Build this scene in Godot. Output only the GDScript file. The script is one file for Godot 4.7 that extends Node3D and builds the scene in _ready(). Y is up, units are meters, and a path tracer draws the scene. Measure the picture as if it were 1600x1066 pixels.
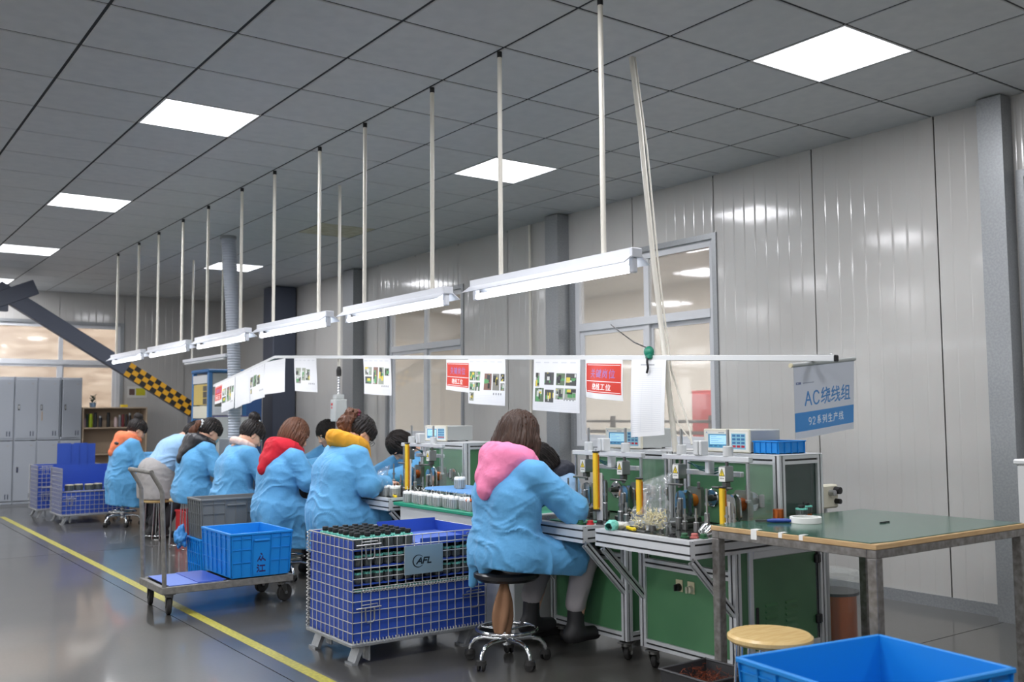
extends Node3D

# ---------------------------------------------------------------- helpers
var M := {}
var taken := {}
var rng := RandomNumberGenerator.new()
const EYE := Vector3(0, 1.24, 0)
const CEIL := 3.126
const WALL_X := 5.82
const BACK_Z := -15.9
const LEFT_X := -3.0
const REAR_Z := 3.0
const TX := 4.057   # ceiling grid origin
const TZ := -3.399

func mat(key: String, c: Color, rough := 0.6, metal := 0.0) -> StandardMaterial3D:
	var m := StandardMaterial3D.new()
	m.resource_name = key
	m.albedo_color = c
	m.roughness = rough
	m.metallic = metal
	M[key] = m
	return m

func rgb(r: int, g: int, b: int) -> Color:
	return Color(r / 255.0, g / 255.0, b / 255.0)

func noise_tex(freq: float, lo: Color, hi: Color, size := 512, octaves := 4, sd := 1) -> NoiseTexture2D:
	var n := FastNoiseLite.new()
	n.noise_type = FastNoiseLite.TYPE_SIMPLEX_SMOOTH
	n.frequency = freq
	n.fractal_octaves = octaves
	n.seed = sd
	var t := NoiseTexture2D.new()
	t.width = size
	t.height = size
	t.seamless = true
	t.noise = n
	var g := Gradient.new()
	g.set_color(0, lo)
	g.set_color(1, hi)
	t.color_ramp = g
	return t

func tri(m: StandardMaterial3D, scale: float, world := true) -> void:
	m.uv1_triplanar = true
	m.uv1_world_triplanar = world
	m.uv1_scale = Vector3(scale, scale, scale)

class B:
	var p := PackedVector3Array()
	var n := PackedVector3Array()
	var u := PackedVector2Array()
	var ix := PackedInt32Array()
	var t := Transform3D.IDENTITY

	func vert(a: Vector3, nn: Vector3, uv: Vector2) -> int:
		p.push_back(t * a)
		n.push_back((t.basis * nn).normalized())
		u.push_back(uv)
		return p.size() - 1

	# corners run counter-clockwise seen from outside
	func quad(a: Vector3, b: Vector3, c: Vector3, d: Vector3) -> void:
		var nn := (b - a).cross(c - a)
		if nn.length_squared() < 1e-16:
			nn = (c - a).cross(d - a)
		nn = nn.normalized()
		var i := vert(a, nn, Vector2(0, 1))
		vert(b, nn, Vector2(1, 1))
		vert(c, nn, Vector2(1, 0))
		vert(d, nn, Vector2(0, 0))
		ix.append_array(PackedInt32Array([i, i + 2, i + 1, i, i + 3, i + 2]))

	func tri3(a: Vector3, b: Vector3, c: Vector3) -> void:
		var nn := (b - a).cross(c - a).normalized()
		var i := vert(a, nn, Vector2(0, 1))
		vert(b, nn, Vector2(1, 1))
		vert(c, nn, Vector2(0.5, 0))
		ix.append_array(PackedInt32Array([i, i + 2, i + 1]))

	func box(c: Vector3, s: Vector3, bs := Basis.IDENTITY) -> B:
		var h := s / 2
		var k := []
		for i in 8:
			k.append(c + bs * Vector3(h.x if i & 1 else -h.x, h.y if i & 2 else -h.y, h.z if i & 4 else -h.z))
		quad(k[4], k[5], k[7], k[6])
		quad(k[1], k[0], k[2], k[3])
		quad(k[5], k[1], k[3], k[7])
		quad(k[0], k[4], k[6], k[2])
		quad(k[6], k[7], k[3], k[2])
		quad(k[0], k[1], k[5], k[4])
		return self

	func span(a: Vector3, b: Vector3) -> B:
		return box((a + b) / 2, (b - a).abs())

	# box with chamfered edges
	func cbox(c: Vector3, s: Vector3, e := 0.004, bs := Basis.IDENTITY) -> B:
		var h := s / 2
		e = minf(e, minf(h.x, minf(h.y, h.z)) * 0.9)
		var pt := func(sx: float, sy: float, sz: float, ax: int) -> Vector3:
			var v := Vector3(sx * (h.x - (0.0 if ax == 0 else e)), sy * (h.y - (0.0 if ax == 1 else e)), sz * (h.z - (0.0 if ax == 2 else e)))
			return c + bs * v
		for ax in 3:
			var a1 := (ax + 1) % 3
			var a2 := (ax + 2) % 3
			for s0: float in [-1.0, 1.0]:
				var q := []
				for st: Array in [[-1.0, -1.0], [1.0, -1.0], [1.0, 1.0], [-1.0, 1.0]]:
					var g := [0.0, 0.0, 0.0]
					g[ax] = s0
					g[a1] = st[0]
					g[a2] = st[1]
					q.append(pt.call(g[0], g[1], g[2], ax))
				if s0 > 0:
					quad(q[0], q[1], q[2], q[3])
				else:
					quad(q[3], q[2], q[1], q[0])
			for s1: float in [-1.0, 1.0]:
				for s2: float in [-1.0, 1.0]:
					var g0 := [0.0, 0.0, 0.0]
					g0[a1] = s1
					g0[a2] = s2
					g0[ax] = -1.0
					var g1 := g0.duplicate()
					g1[ax] = 1.0
					var q0: Vector3 = pt.call(g0[0], g0[1], g0[2], a1)
					var q1: Vector3 = pt.call(g1[0], g1[1], g1[2], a1)
					var q2: Vector3 = pt.call(g1[0], g1[1], g1[2], a2)
					var q3: Vector3 = pt.call(g0[0], g0[1], g0[2], a2)
					if s1 * s2 > 0:
						quad(q1, q0, q3, q2)
					else:
						quad(q0, q1, q2, q3)
		for sx: float in [-1.0, 1.0]:
			for sy: float in [-1.0, 1.0]:
				for sz: float in [-1.0, 1.0]:
					var x: Vector3 = pt.call(sx, sy, sz, 0)
					var y: Vector3 = pt.call(sx, sy, sz, 1)
					var z: Vector3 = pt.call(sx, sy, sz, 2)
					if sx * sy * sz > 0:
						tri3(x, y, z)
					else:
						tri3(x, z, y)
		return self

	func cspan(a: Vector3, b: Vector3, e := 0.004) -> B:
		return cbox((a + b) / 2, (b - a).abs(), e)

	# round tube along a path; r a number or one radius per point
	func tube(path: Array, r: Variant, sides := 8, caps := true) -> B:
		var m := path.size()
		var up := Vector3.UP
		var d0: Vector3 = (path[1] - path[0]).normalized()
		if absf(d0.dot(up)) > 0.95:
			up = Vector3.RIGHT
		var first := p.size()
		for i in m:
			var a: Vector3 = path[maxi(i - 1, 0)]
			var b: Vector3 = path[mini(i + 1, m - 1)]
			var d := (b - a).normalized()
			var sx := d.cross(up)
			if sx.length() < 0.01:
				sx = d.cross(Vector3.RIGHT if absf(d.x) < 0.9 else Vector3.BACK)
			sx = sx.normalized()
			var sy := sx.cross(d).normalized()
			up = sy
			var rr: float = r[i] if r is Array else r
			for k in sides + 1:
				var ang := TAU * k / sides
				var o := sx * cos(ang) + sy * sin(ang)
				vert(path[i] + o * rr, o, Vector2(float(k) / sides, float(i) / (m - 1)))
		for i in m - 1:
			for k in sides:
				var a0 := first + i * (sides + 1) + k
				var a1 := a0 + 1
				var b0 := a0 + sides + 1
				var b1 := b0 + 1
				ix.append_array(PackedInt32Array([a0, a1, b0, a1, b1, b0]))
		if caps:
			for e in 2:
				var i2 := 0 if e == 0 else m - 1
				var dd: Vector3 = (path[0] - path[1]).normalized() if e == 0 else (path[m - 1] - path[m - 2]).normalized()
				var c0 := vert(path[i2], dd, Vector2(0.5, 0.5))
				var base := p.size()
				for k in sides + 1:
					var src := first + i2 * (sides + 1) + k
					p.push_back(p[src])
					n.push_back((t.basis * dd).normalized())
					u.push_back(Vector2(0.5, 0.5))
				for k in sides:
					if e == 0:
						ix.append_array(PackedInt32Array([c0, base + k + 1, base + k]))
					else:
						ix.append_array(PackedInt32Array([c0, base + k, base + k + 1]))
		return self

	# profile of (radius, height) from bottom to top, turned round y at c
	func lathe(prof: Array, segs := 16, c := Vector3.ZERO, bs := Basis.IDENTITY, arc := TAU, start := 0.0) -> B:
		for i in prof.size() - 1:
			var a: Vector2 = prof[i]
			var b: Vector2 = prof[i + 1]
			var d := b - a
			if d.length() < 1e-7:
				continue
			var nn := Vector2(d.y, -d.x).normalized()
			var first := p.size()
			for k in segs + 1:
				var g := start + arc * k / segs
				var cs := cos(g)
				var sn := sin(g)
				var no := bs * Vector3(nn.x * cs, nn.y, nn.x * sn)
				vert(c + bs * Vector3(a.x * cs, a.y, a.x * sn), no, Vector2(float(k) / segs, 1.0 - float(i) / (prof.size() - 1)))
				vert(c + bs * Vector3(b.x * cs, b.y, b.x * sn), no, Vector2(float(k) / segs, 1.0 - float(i + 1) / (prof.size() - 1)))
			for k in segs:
				var q := first + k * 2
				ix.append_array(PackedInt32Array([q, q + 2, q + 1, q + 1, q + 2, q + 3]))
		return self

	func cyl(a: Vector3, b: Vector3, r: float, sides := 12) -> B:
		return tube([a, b], r, sides)

	func ball(c: Vector3, r: Vector3, segs := 14, rings := 8, bs := Basis.IDENTITY) -> B:
		var first := p.size()
		for i in rings + 1:
			var la := -PI / 2 + PI * i / rings
			for k in segs + 1:
				var lo := TAU * k / segs
				var d := Vector3(cos(la) * cos(lo), sin(la), cos(la) * sin(lo))
				vert(c + bs * (d * r), bs * (d / r), Vector2(float(k) / segs, 1.0 - float(i) / rings))
		for i in rings:
			for k in segs:
				var a0 := first + i * (segs + 1) + k
				var b0 := a0 + segs + 1
				ix.append_array(PackedInt32Array([a0, a0 + 1, b0, a0 + 1, b0 + 1, b0]))
		return self

	# polygon in the local xy plane, pushed from z0 to z1
	func prism(poly: PackedVector2Array, z0: float, z1: float, f := Transform3D.IDENTITY) -> B:
		var pl := poly
		if Geometry2D.is_polygon_clockwise(pl):
			pl = pl.duplicate()
			pl.reverse()
		var tr := Geometry2D.triangulate_polygon(pl)
		for k in range(0, tr.size(), 3):
			var a := pl[tr[k]]
			var b := pl[tr[k + 1]]
			var c := pl[tr[k + 2]]
			if (b - a).cross(c - a) < 0:
				var s := b
				b = c
				c = s
			tri3(f * Vector3(a.x, a.y, z1), f * Vector3(b.x, b.y, z1), f * Vector3(c.x, c.y, z1))
			tri3(f * Vector3(a.x, a.y, z0), f * Vector3(c.x, c.y, z0), f * Vector3(b.x, b.y, z0))
		for k in pl.size():
			var a := pl[k]
			var b := pl[(k + 1) % pl.size()]
			quad(f * Vector3(a.x, a.y, z0), f * Vector3(b.x, b.y, z0), f * Vector3(b.x, b.y, z1), f * Vector3(a.x, a.y, z1))
		return self

	# smooth sheet: fn(u, v) -> Vector3, u to the right, v downwards, seen from its front
	func sheet(nu: int, nv: int, fn: Callable) -> B:
		var first := p.size()
		for j in nv + 1:
			for i in nu + 1:
				var a := float(i) / nu
				var b := float(j) / nv
				var q: Vector3 = fn.call(a, b)
				var du: Vector3 = fn.call(minf(a + 0.01, 1.0), b) - fn.call(maxf(a - 0.01, 0.0), b)
				var dv: Vector3 = fn.call(a, minf(b + 0.01, 1.0)) - fn.call(a, maxf(b - 0.01, 0.0))
				vert(q, dv.cross(du).normalized(), Vector2(a, b))
		for j in nv:
			for i in nu:
				var a0 := first + j * (nu + 1) + i
				var b0 := a0 + nu + 1
				ix.append_array(PackedInt32Array([a0, a0 + 1, b0, a0 + 1, b0 + 1, b0]))
		return self

	# upright printed face of width w and height h, lower left corner at the origin, facing +z
	func quad_board(w: float, h: float) -> B:
		quad(Vector3.ZERO, Vector3(w, 0, 0), Vector3(w, h, 0), Vector3(0, h, 0))
		return self

	func add(o: B) -> B:
		var first := p.size()
		for i in o.p.size():
			vert(o.p[i], o.n[i], o.u[i])
		for i in o.ix:
			ix.push_back(first + i)
		return self

	func arrays() -> Array:
		var a := []
		a.resize(Mesh.ARRAY_MAX)
		a[Mesh.ARRAY_VERTEX] = p
		a[Mesh.ARRAY_NORMAL] = n
		a[Mesh.ARRAY_TEX_UV] = u
		a[Mesh.ARRAY_INDEX] = ix
		return a

	func mesh() -> ArrayMesh:
		var m := ArrayMesh.new()
		m.add_surface_from_arrays(Mesh.PRIMITIVE_TRIANGLES, arrays())
		return m

func numbered(called: String) -> String:
	if not taken.has(called):
		taken[called] = 0
		return called
	taken[called] += 1
	return "%s_%03d" % [called, taken[called]]

func thing(called: String, label: String, category: String, at := Vector3.ZERO, turn := 0.0, group := "") -> Node3D:
	var o := Node3D.new()
	o.name = numbered(called)
	add_child(o)
	o.position = at
	o.rotation.y = turn
	tag(o, label, category, group)
	o.set_meta("kind", "thing")
	return o

func tag(o: Node3D, label: String, category: String, group := "") -> void:
	o.set_meta("label", label)
	o.set_meta("category", category)
	if group:
		o.set_meta("group", group)

func inst(called: String, me: Mesh, m: Material, parent: Node = self) -> MeshInstance3D:
	var o := MeshInstance3D.new()
	o.name = numbered(called) if parent == self else called
	o.mesh = me
	if m:
		o.material_override = m
	parent.add_child(o, true)
	return o

func obj(called: String, b: B, m: Material, parent: Node = self) -> MeshInstance3D:
	return inst(called, b.mesh(), m, parent)

# one mesh with several surfaces
func obj2(called: String, list: Array, parent: Node = self) -> MeshInstance3D:
	var me := ArrayMesh.new()
	for e: Array in list:
		var b: B = e[0]
		if b.p.size() == 0:
			continue
		me.add_surface_from_arrays(Mesh.PRIMITIVE_TRIANGLES, b.arrays())
		me.surface_set_material(me.get_surface_count() - 1, e[1])
	return inst(called, me, null, parent)

func struct(o: Node3D, label := "") -> Node3D:
	o.set_meta("kind", "structure")
	if label:
		o.set_meta("label", label)
	return o

func dup(o: Node3D, called: String, label: String, at: Vector3, turn := 0.0) -> Node3D:
	var c: Node3D = o.duplicate()
	c.name = numbered(called)
	add_child(c)
	c.position = at
	c.rotation.y = turn
	c.set_meta("label", label)
	return c

# where a point of the place falls in the 1600 x 1066 picture
func pix(w: Vector3) -> Vector2:
	var bs := Basis.from_euler(Vector3(0.0737791, -0.626224, -0.0075217))
	var c := bs.inverse() * (w - EYE)
	if c.z > -0.05:
		return Vector2(-9999, -9999)
	return Vector2(800 + 1519.78 * c.x / -c.z, 533 - 1519.78 * c.y / -c.z)

# ---------------------------------------------------------------- print: strokes on images
const RAD := [[[30, 4], [10, 32], [30, 30]], [[37, 24], [8, 60], [38, 54]], [[5, 84], [38, 72]]]
var GL := {
	"rao": RAD + [[[46, 22], [92, 15]], [[60, 4], [70, 32], [90, 40], [95, 30]], [[88, 26], [60, 42]], [[44, 52], [95, 50]], [[60, 52], [56, 76], [40, 95]], [[76, 52], [76, 88], [95, 90], [97, 78]]],
	"xian": RAD + [[[46, 30], [88, 24]], [[44, 52], [92, 46]], [[62, 5], [70, 60], [85, 90], [95, 92], [97, 78]], [[90, 58], [60, 85], [42, 93]], [[78, 8], [86, 16]]],
	"zu": RAD + [[[54, 12], [54, 90]], [[54, 12], [86, 12], [86, 90]], [[54, 37], [86, 37]], [[54, 62], [86, 62]], [[42, 90], [98, 90]]],
	"xi": [[[75, 5], [30, 15]], [[50, 14], [30, 32], [58, 32]], [[70, 24], [25, 55], [75, 52]], [[66, 42], [80, 58]], [[50, 54], [50, 92], [42, 88]], [[32, 65], [18, 82]], [[66, 65], [84, 82]]],
	"lie": [[[8, 15], [58, 15]], [[30, 15], [10, 55]], [[25, 38], [50, 38], [40, 70], [12, 95]], [[22, 55], [34, 66]], [[68, 20], [68, 68]], [[88, 5], [88, 92], [78, 86]]],
	"sheng": [[[28, 8], [12, 40]], [[22, 28], [85, 28]], [[18, 58], [80, 58]], [[50, 5], [50, 92]], [[8, 92], [94, 92]]],
	"chan": [[[50, 3], [54, 12]], [[15, 18], [88, 18]], [[32, 24], [38, 38]], [[68, 24], [60, 38]], [[15, 44], [90, 44]], [[18, 44], [16, 70], [6, 95]]],
	"guan": [[[30, 5], [38, 20]], [[68, 5], [60, 20]], [[15, 28], [85, 28]], [[8, 55], [92, 55]], [[50, 28], [50, 55], [35, 80], [8, 95]], [[52, 58], [68, 80], [94, 95]]],
	"jian": [[[22, 5], [6, 35]], [[18, 22], [38, 22]], [[10, 45], [38, 45]], [[8, 62], [38, 62]], [[24, 45], [24, 88], [38, 78]], [[42, 20], [55, 20], [46, 45], [56, 45], [44, 85]], [[42, 55], [55, 82], [98, 92]], [[62, 18], [90, 18], [90, 45], [62, 45]], [[56, 32], [98, 32]], [[62, 58], [92, 58]], [[58, 72], [96, 72]], [[76, 5], [76, 86]]],
	"gang": [[[50, 3], [50, 25]], [[18, 12], [18, 28], [82, 28], [82, 12]], [[18, 40], [18, 95]], [[18, 40], [82, 40], [82, 92], [72, 90]], [[34, 50], [66, 82]], [[66, 50], [34, 84]]],
	"wei": [[[28, 5], [8, 45]], [[20, 32], [20, 95]], [[62, 5], [68, 18]], [[40, 26], [94, 26]], [[50, 40], [56, 78]], [[82, 38], [70, 85]], [[36, 88], [97, 88]]],
	"gong": [[[15, 15], [85, 15]], [[50, 15], [50, 85]], [[6, 85], [94, 85]]],
	"cong": [[[42, 2], [56, 12]], [[36, 34], [8, 84]], [[26, 58], [48, 80]], [[66, 34], [46, 84]], [[60, 52], [95, 84]]],
	"jiang": [[[12, 15], [25, 25]], [[8, 42], [22, 50]], [[8, 90], [28, 65]], [[40, 25], [90, 25]], [[65, 25], [65, 85]], [[35, 85], [96, 85]]],
	"A": [[[4, 96], [50, 4], [96, 96]], [[22, 62], [78, 62]]],
	"C": [[[92, 22], [75, 8], [50, 4], [25, 12], [10, 32], [7, 52], [12, 74], [28, 92], [52, 96], [76, 90], [92, 76]]],
	"9": [[[86, 40], [70, 54], [40, 56], [18, 44], [16, 22], [34, 6], [64, 5], [84, 20], [86, 48], [76, 78], [40, 96]]],
	"2": [[[14, 26], [26, 8], [54, 4], [80, 14], [82, 34], [60, 58], [14, 95], [88, 95]]],
	"F": [[[10, 96], [10, 5], [90, 5]], [[10, 48], [76, 48]]],
	"L": [[[10, 4], [10, 95], [86, 95]]],
	"bolt": [[[55, 5], [35, 52], [62, 48], [40, 95]]],
}

func stroke(im: Image, a: Vector2, b: Vector2, w: float, col: Color) -> void:
	var r := w / 2 + 1
	var x0 := maxi(0, int(minf(a.x, b.x) - r))
	var x1 := mini(im.get_width() - 1, int(maxf(a.x, b.x) + r))
	var y0 := maxi(0, int(minf(a.y, b.y) - r))
	var y1 := mini(im.get_height() - 1, int(maxf(a.y, b.y) + r))
	var d := b - a
	var l2 := maxf(d.length_squared(), 1e-6)
	for y in range(y0, y1 + 1):
		for x in range(x0, x1 + 1):
			var q := Vector2(x + 0.5, y + 0.5)
			var k := clampf((q - a).dot(d) / l2, 0, 1)
			var cov := clampf(w / 2 + 0.5 - q.distance_to(a + d * k), 0, 1)
			if cov > 0:
				im.set_pixel(x, y, im.get_pixel(x, y).lerp(col, cov))

func glyph(im: Image, key: String, at: Vector2, size: Vector2, w: float, col: Color, slant := 0.0) -> void:
	for line: Array in GL[key]:
		for i in line.size() - 1:
			var a := Vector2(line[i][0], line[i][1]) / 100.0
			var b := Vector2(line[i + 1][0], line[i + 1][1]) / 100.0
			a.x += (1.0 - a.y) * slant
			b.x += (1.0 - b.y) * slant
			stroke(im, at + a * size, at + b * size, w, col)

func rect(im: Image, x: int, y: int, w: int, h: int, c: Color) -> void:
	im.fill_rect(Rect2i(x, y, w, h), c)

func canvas(w: int, h: int, c: Color) -> Image:
	var im := Image.create(w, h, false, Image.FORMAT_RGB8)
	im.fill(c)
	return im

func printed(key: String, im: Image, rough := 0.6) -> StandardMaterial3D:
	var m := mat(key, Color.WHITE, rough)
	m.albedo_texture = ImageTexture.create_from_image(im)
	return m

# ---------------------------------------------------------------- the scene
func _ready() -> void:
	rng.seed = 7
	# camera
	var cam := Camera3D.new()
	cam.name = "camera"
	cam.fov = rad_to_deg(2.0 * atan(533.0 / 1519.78))
	cam.near = 0.05
	cam.far = 200.0
	var lens := CameraAttributesPhysical.new()
	lens.frustum_focal_length = 35.0 / (2.0 * 533.0 / 1519.78)
	lens.frustum_focus_distance = 5.2
	lens.frustum_near = 0.05
	lens.frustum_far = 200.0
	lens.exposure_aperture = 4.5
	cam.attributes = lens
	cam.fov = rad_to_deg(2.0 * atan(533.0 / 1519.78))
	cam.position = EYE
	cam.rotation = Vector3(0.0737791, -0.626224, -0.0075217)
	add_child(cam)
	cam.current = true
	# overcast sky, seen only through windows
	var we := WorldEnvironment.new()
	we.name = "world_environment"
	var env := Environment.new()
	env.background_mode = Environment.BG_SKY
	var sky := Sky.new()
	var sm := ProceduralSkyMaterial.new()
	sm.sky_top_color = rgb(224, 227, 230)
	sm.sky_horizon_color = rgb(232, 234, 236)
	sm.ground_bottom_color = rgb(120, 116, 110)
	sm.ground_horizon_color = rgb(200, 200, 198)
	sm.sky_energy_multiplier = 2.2
	sm.sun_angle_max = 0.0
	sky.sky_material = sm
	env.sky = sky
	env.ambient_light_source = Environment.AMBIENT_SOURCE_DISABLED
	env.tonemap_mode = Environment.TONE_MAPPER_LINEAR
	env.tonemap_exposure = 1.0
	env.sdfgi_enabled = true
	env.ssao_enabled = true
	env.ssil_enabled = true
	we.environment = env
	add_child(we)
	materials()
	setting()
	ceiling_lights()
	tube_lights()
	beyond()
	machines()
	near_things()
	signs()
	far_things()
	behind_windows()
	people()

func materials() -> void:
	var m := mat("concrete", Color.WHITE, 0.3)
	m.albedo_texture = noise_tex(0.006, rgb(70, 69, 66), rgb(88, 86, 81), 1024, 5, 3)
	m.detail_enabled = true
	m.detail_blend_mode = BaseMaterial3D.BLEND_MODE_MUL
	m.detail_albedo = noise_tex(0.08, Color(0.9, 0.9, 0.9), Color.WHITE, 512, 4, 8)
	m.metallic_specular = 0.6
	m.clearcoat_enabled = true
	m.clearcoat = 0.5
	m.clearcoat_roughness = 0.07
	tri(m, 0.2)
	m.uv2_triplanar = true
	m.uv2_world_triplanar = true
	m.uv2_scale = Vector3(0.9, 0.9, 0.9)
	m.detail_uv_layer = BaseMaterial3D.DETAIL_UV_2
	mat("joint", rgb(38, 38, 36), 0.9)
	m = mat("line_yellow", Color.WHITE, 0.45)
	m.albedo_texture = noise_tex(0.05, rgb(146, 138, 58), rgb(192, 184, 66), 512, 6, 5)
	tri(m, 1.5)
	m = mat("panel", Color.WHITE, 0.38)
	m.albedo_texture = noise_tex(0.006, rgb(187, 185, 181), rgb(194, 193, 189), 512, 3, 11)
	m.clearcoat_enabled = true
	m.clearcoat = 0.7
	m.clearcoat_roughness = 0.1
	tri(m, 0.3)
	mat("panel_core", rgb(196, 194, 188), 0.8)
	m = mat("galvanised", Color.WHITE, 0.42, 0.5)
	m.albedo_texture = noise_tex(0.05, rgb(146, 149, 151), rgb(164, 167, 169), 512, 3, 21)
	tri(m, 2.0)
	m = mat("tile_a", Color.WHITE, 0.5)
	m.albedo_texture = noise_tex(0.03, rgb(196, 199, 200), rgb(206, 208, 208), 256, 3, 31)
	tri(m, 1.0)
	m = mat("tile_b", Color.WHITE, 0.5)
	m.albedo_texture = noise_tex(0.03, rgb(195, 198, 199), rgb(204, 206, 206), 256, 3, 32)
	tri(m, 1.0)
	m = mat("tile_stained", Color.WHITE, 0.6)
	m.albedo_texture = noise_tex(0.02, rgb(176, 170, 140), rgb(206, 204, 190), 256, 4, 33)
	tri(m, 1.6)
	mat("grid_dark", rgb(40, 42, 44), 0.7)
	mat("white_paint", rgb(226, 227, 226), 0.4)
	mat("cream_paint", rgb(222, 218, 206), 0.4)
	mat("fixture_white", rgb(225, 228, 234), 0.35)
	mat("black_plastic", rgb(26, 26, 28), 0.45)
	mat("black_rubber", rgb(38, 37, 36), 0.7)
	mat("window_frame", rgb(210, 212, 215), 0.35)
	m = mat("glass", Color(0.82, 0.8, 0.77, 0.4), 0.04)
	m.transparency = BaseMaterial3D.TRANSPARENCY_ALPHA
	m.metallic_specular = 0.7
	m = mat("acrylic", Color(0.8, 0.86, 0.84, 0.1), 0.05)
	m.transparency = BaseMaterial3D.TRANSPARENCY_ALPHA
	m = mat("diffuser", Color.WHITE, 0.5)
	m.emission_enabled = true
	m.emission = rgb(250, 250, 255)
	m.emission_energy_multiplier = 3.0
	m = mat("tube_glow", Color.WHITE, 0.4)
	m.emission_enabled = true
	m.emission = rgb(248, 250, 255)
	m.emission_energy_multiplier = 5.0
	mat("steel", rgb(176, 177, 178), 0.32, 0.9)
	mat("steel_dark", rgb(110, 110, 108), 0.38, 0.85)
	mat("chrome", rgb(214, 216, 218), 0.1, 1.0)
	mat("alu", rgb(218, 220, 222), 0.38, 0.35)
	mat("navy_steel", rgb(74, 80, 94), 0.5)
	mat("beam_grey", rgb(84, 90, 104), 0.5)
	mat("hazard_yellow", rgb(232, 172, 30), 0.5)
	mat("hazard_black", rgb(30, 29, 28), 0.5)
	mat("beyond_wall", rgb(222, 214, 202), 0.8)
	m = mat("yard_wall", Color.WHITE, 0.8)
	m.albedo_texture = noise_tex(0.01, rgb(138, 112, 90), rgb(196, 176, 154), 512, 5, 77)
	m.uv1_triplanar = true
	m.uv1_world_triplanar = true
	m.uv1_scale = Vector3(0.25, 0.9, 0.25)
	mat("beyond_floor", rgb(110, 108, 102), 0.6)
	mat("plaster", rgb(214, 212, 206), 0.7)

# y ranges of a wall that are left at a place along it
func left_over(s: float, holes: Array, top: float) -> Array:
	for h: Array in holes:
		if s > h[0] and s < h[1]:
			return [[0.0, h[2]], [h[3], top]]
	return [[0.0, top]]

# sandwich panels with pressed ribs along +s; place(s, y, depth) gives the point, depth grows behind the face
func panel_wall(root: Node3D, s0: float, s1: float, first: float, step: float, holes: Array, top: float, place: Callable, flip: bool) -> void:
	var s := first
	while s > s0:
		s -= step
	while s < s1:
		var a := maxf(s, s0)
		var b := minf(s + step, s1)
		if b - a > 0.02:
			var cuts := [a + 0.004]
			var k := s + 0.1
			while k < b - 0.05:
				if k > a + 0.05:
					cuts.append(k)
				k += 0.1055
			cuts.append(b - 0.004)
			for h: Array in holes:
				for e in 2:
					if h[e] > a + 0.01 and h[e] < b - 0.01:
						cuts.append(h[e])
			cuts.sort()
			var bl := B.new()
			for i in cuts.size() - 1:
				var c0: float = cuts[i]
				var c1: float = cuts[i + 1]
				for r: Array in left_over((c0 + c1) / 2, holes, top):
					var f0 := c0 + (0.0 if i == 0 else 0.009)
					var f1 := c1 - (0.0 if i == cuts.size() - 2 else 0.009)
					rib(bl, place, f0, f1, r[0], r[1], 0.0, 0.0, flip)
					if i > 0:
						rib(bl, place, c0, f0, r[0], r[1], 0.0014, 0.0, flip)
					if i < cuts.size() - 2:
						rib(bl, place, f1, c1, r[0], r[1], 0.0, 0.0014, flip)
					rib(bl, place, c1, c0, r[0], r[1], 0.08, 0.08, flip)
			obj("panel", bl, M.panel, root)
		s += step

func rib(bl: B, place: Callable, a: float, b: float, y0: float, y1: float, da: float, db: float, flip: bool) -> void:
	var q: Array = [place.call(a, y0, da), place.call(b, y0, db), place.call(b, y1, db), place.call(a, y1, da)]
	if flip:
		q.reverse()
	bl.quad(q[0], q[1], q[2], q[3])

# window in a wall: frame, transom, mullion, panes; axis along the wall
func window(called: String, place: Callable, a: float, b: float, y0: float, y1: float, transom: float, mullions: Array) -> Node3D:
	var w := Node3D.new()
	w.name = called
	add_child(w)
	struct(w)
	var trim := B.new()
	var t := 0.045
	bar(trim, place, a - t, a, y0 - t, y1 + t, -0.012, 0.1)
	bar(trim, place, b, b + t, y0 - t, y1 + t, -0.012, 0.1)
	bar(trim, place, a, b, y1, y1 + t, -0.012, 0.1)
	bar(trim, place, a, b, y0 - t, y0, -0.012, 0.1)
	obj("trim", trim, M.galvanised, w)
	var f := 0.055
	var fr := B.new()
	bar(fr, place, a, a + f, y0, y1, 0.02, 0.08)
	bar(fr, place, b - f, b, y0, y1, 0.02, 0.08)
	bar(fr, place, a + f, b - f, y1 - f, y1, 0.02, 0.08)
	bar(fr, place, a + f, b - f, y0, y0 + f, 0.02, 0.08)
	obj("window_frame", fr, M.window_frame, w)
	var tr := B.new()
	bar(tr, place, a + f, b - f, transom - 0.035, transom + 0.035, 0.015, 0.085)
	obj("transom", tr, M.window_frame, w)
	var edges := [a + f]
	for k: float in mullions:
		var mu := B.new()
		bar(mu, place, k - 0.03, k + 0.03, y0 + f, transom - 0.035, 0.03, 0.07)
		bar(mu, place, k - 0.03, k + 0.03, transom + 0.035, y1 - f, 0.03, 0.07)
		obj("mullion", mu, M.window_frame, w)
		edges.append(k)
	edges.append(b - f)
	for i in edges.size() - 1:
		var e0: float = edges[i]
		var e1: float = edges[i + 1]
		var g := B.new()
		rib(g, place, e0, e1, transom, y1 - 0.02, 0.05, 0.05, false)
		obj("pane", g, M.glass, w)
		# sliding sash below
		var off := 0.035 if i % 2 == 0 else 0.058
		var sash := B.new()
		bar(sash, place, e0, e0 + 0.05, y0 + f, transom - 0.035, off, off + 0.02)
		bar(sash, place, e1 - 0.05, e1, y0 + f, transom - 0.035, off, off + 0.02)
		bar(sash, place, e0 + 0.05, e1 - 0.05, y0 + f, y0 + f + 0.05, off, off + 0.02)
		bar(sash, place, e0 + 0.05, e1 - 0.05, transom - 0.075, transom - 0.035, off, off + 0.02)
		var so := obj("sash", sash, M.window_frame, w)
		var g2 := B.new()
		rib(g2, place, e0 + 0.04, e1 - 0.04, y0 + f + 0.04, transom - 0.07, off + 0.01, off + 0.01, false)
		obj("pane", g2, M.glass, so)
	return w

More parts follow.
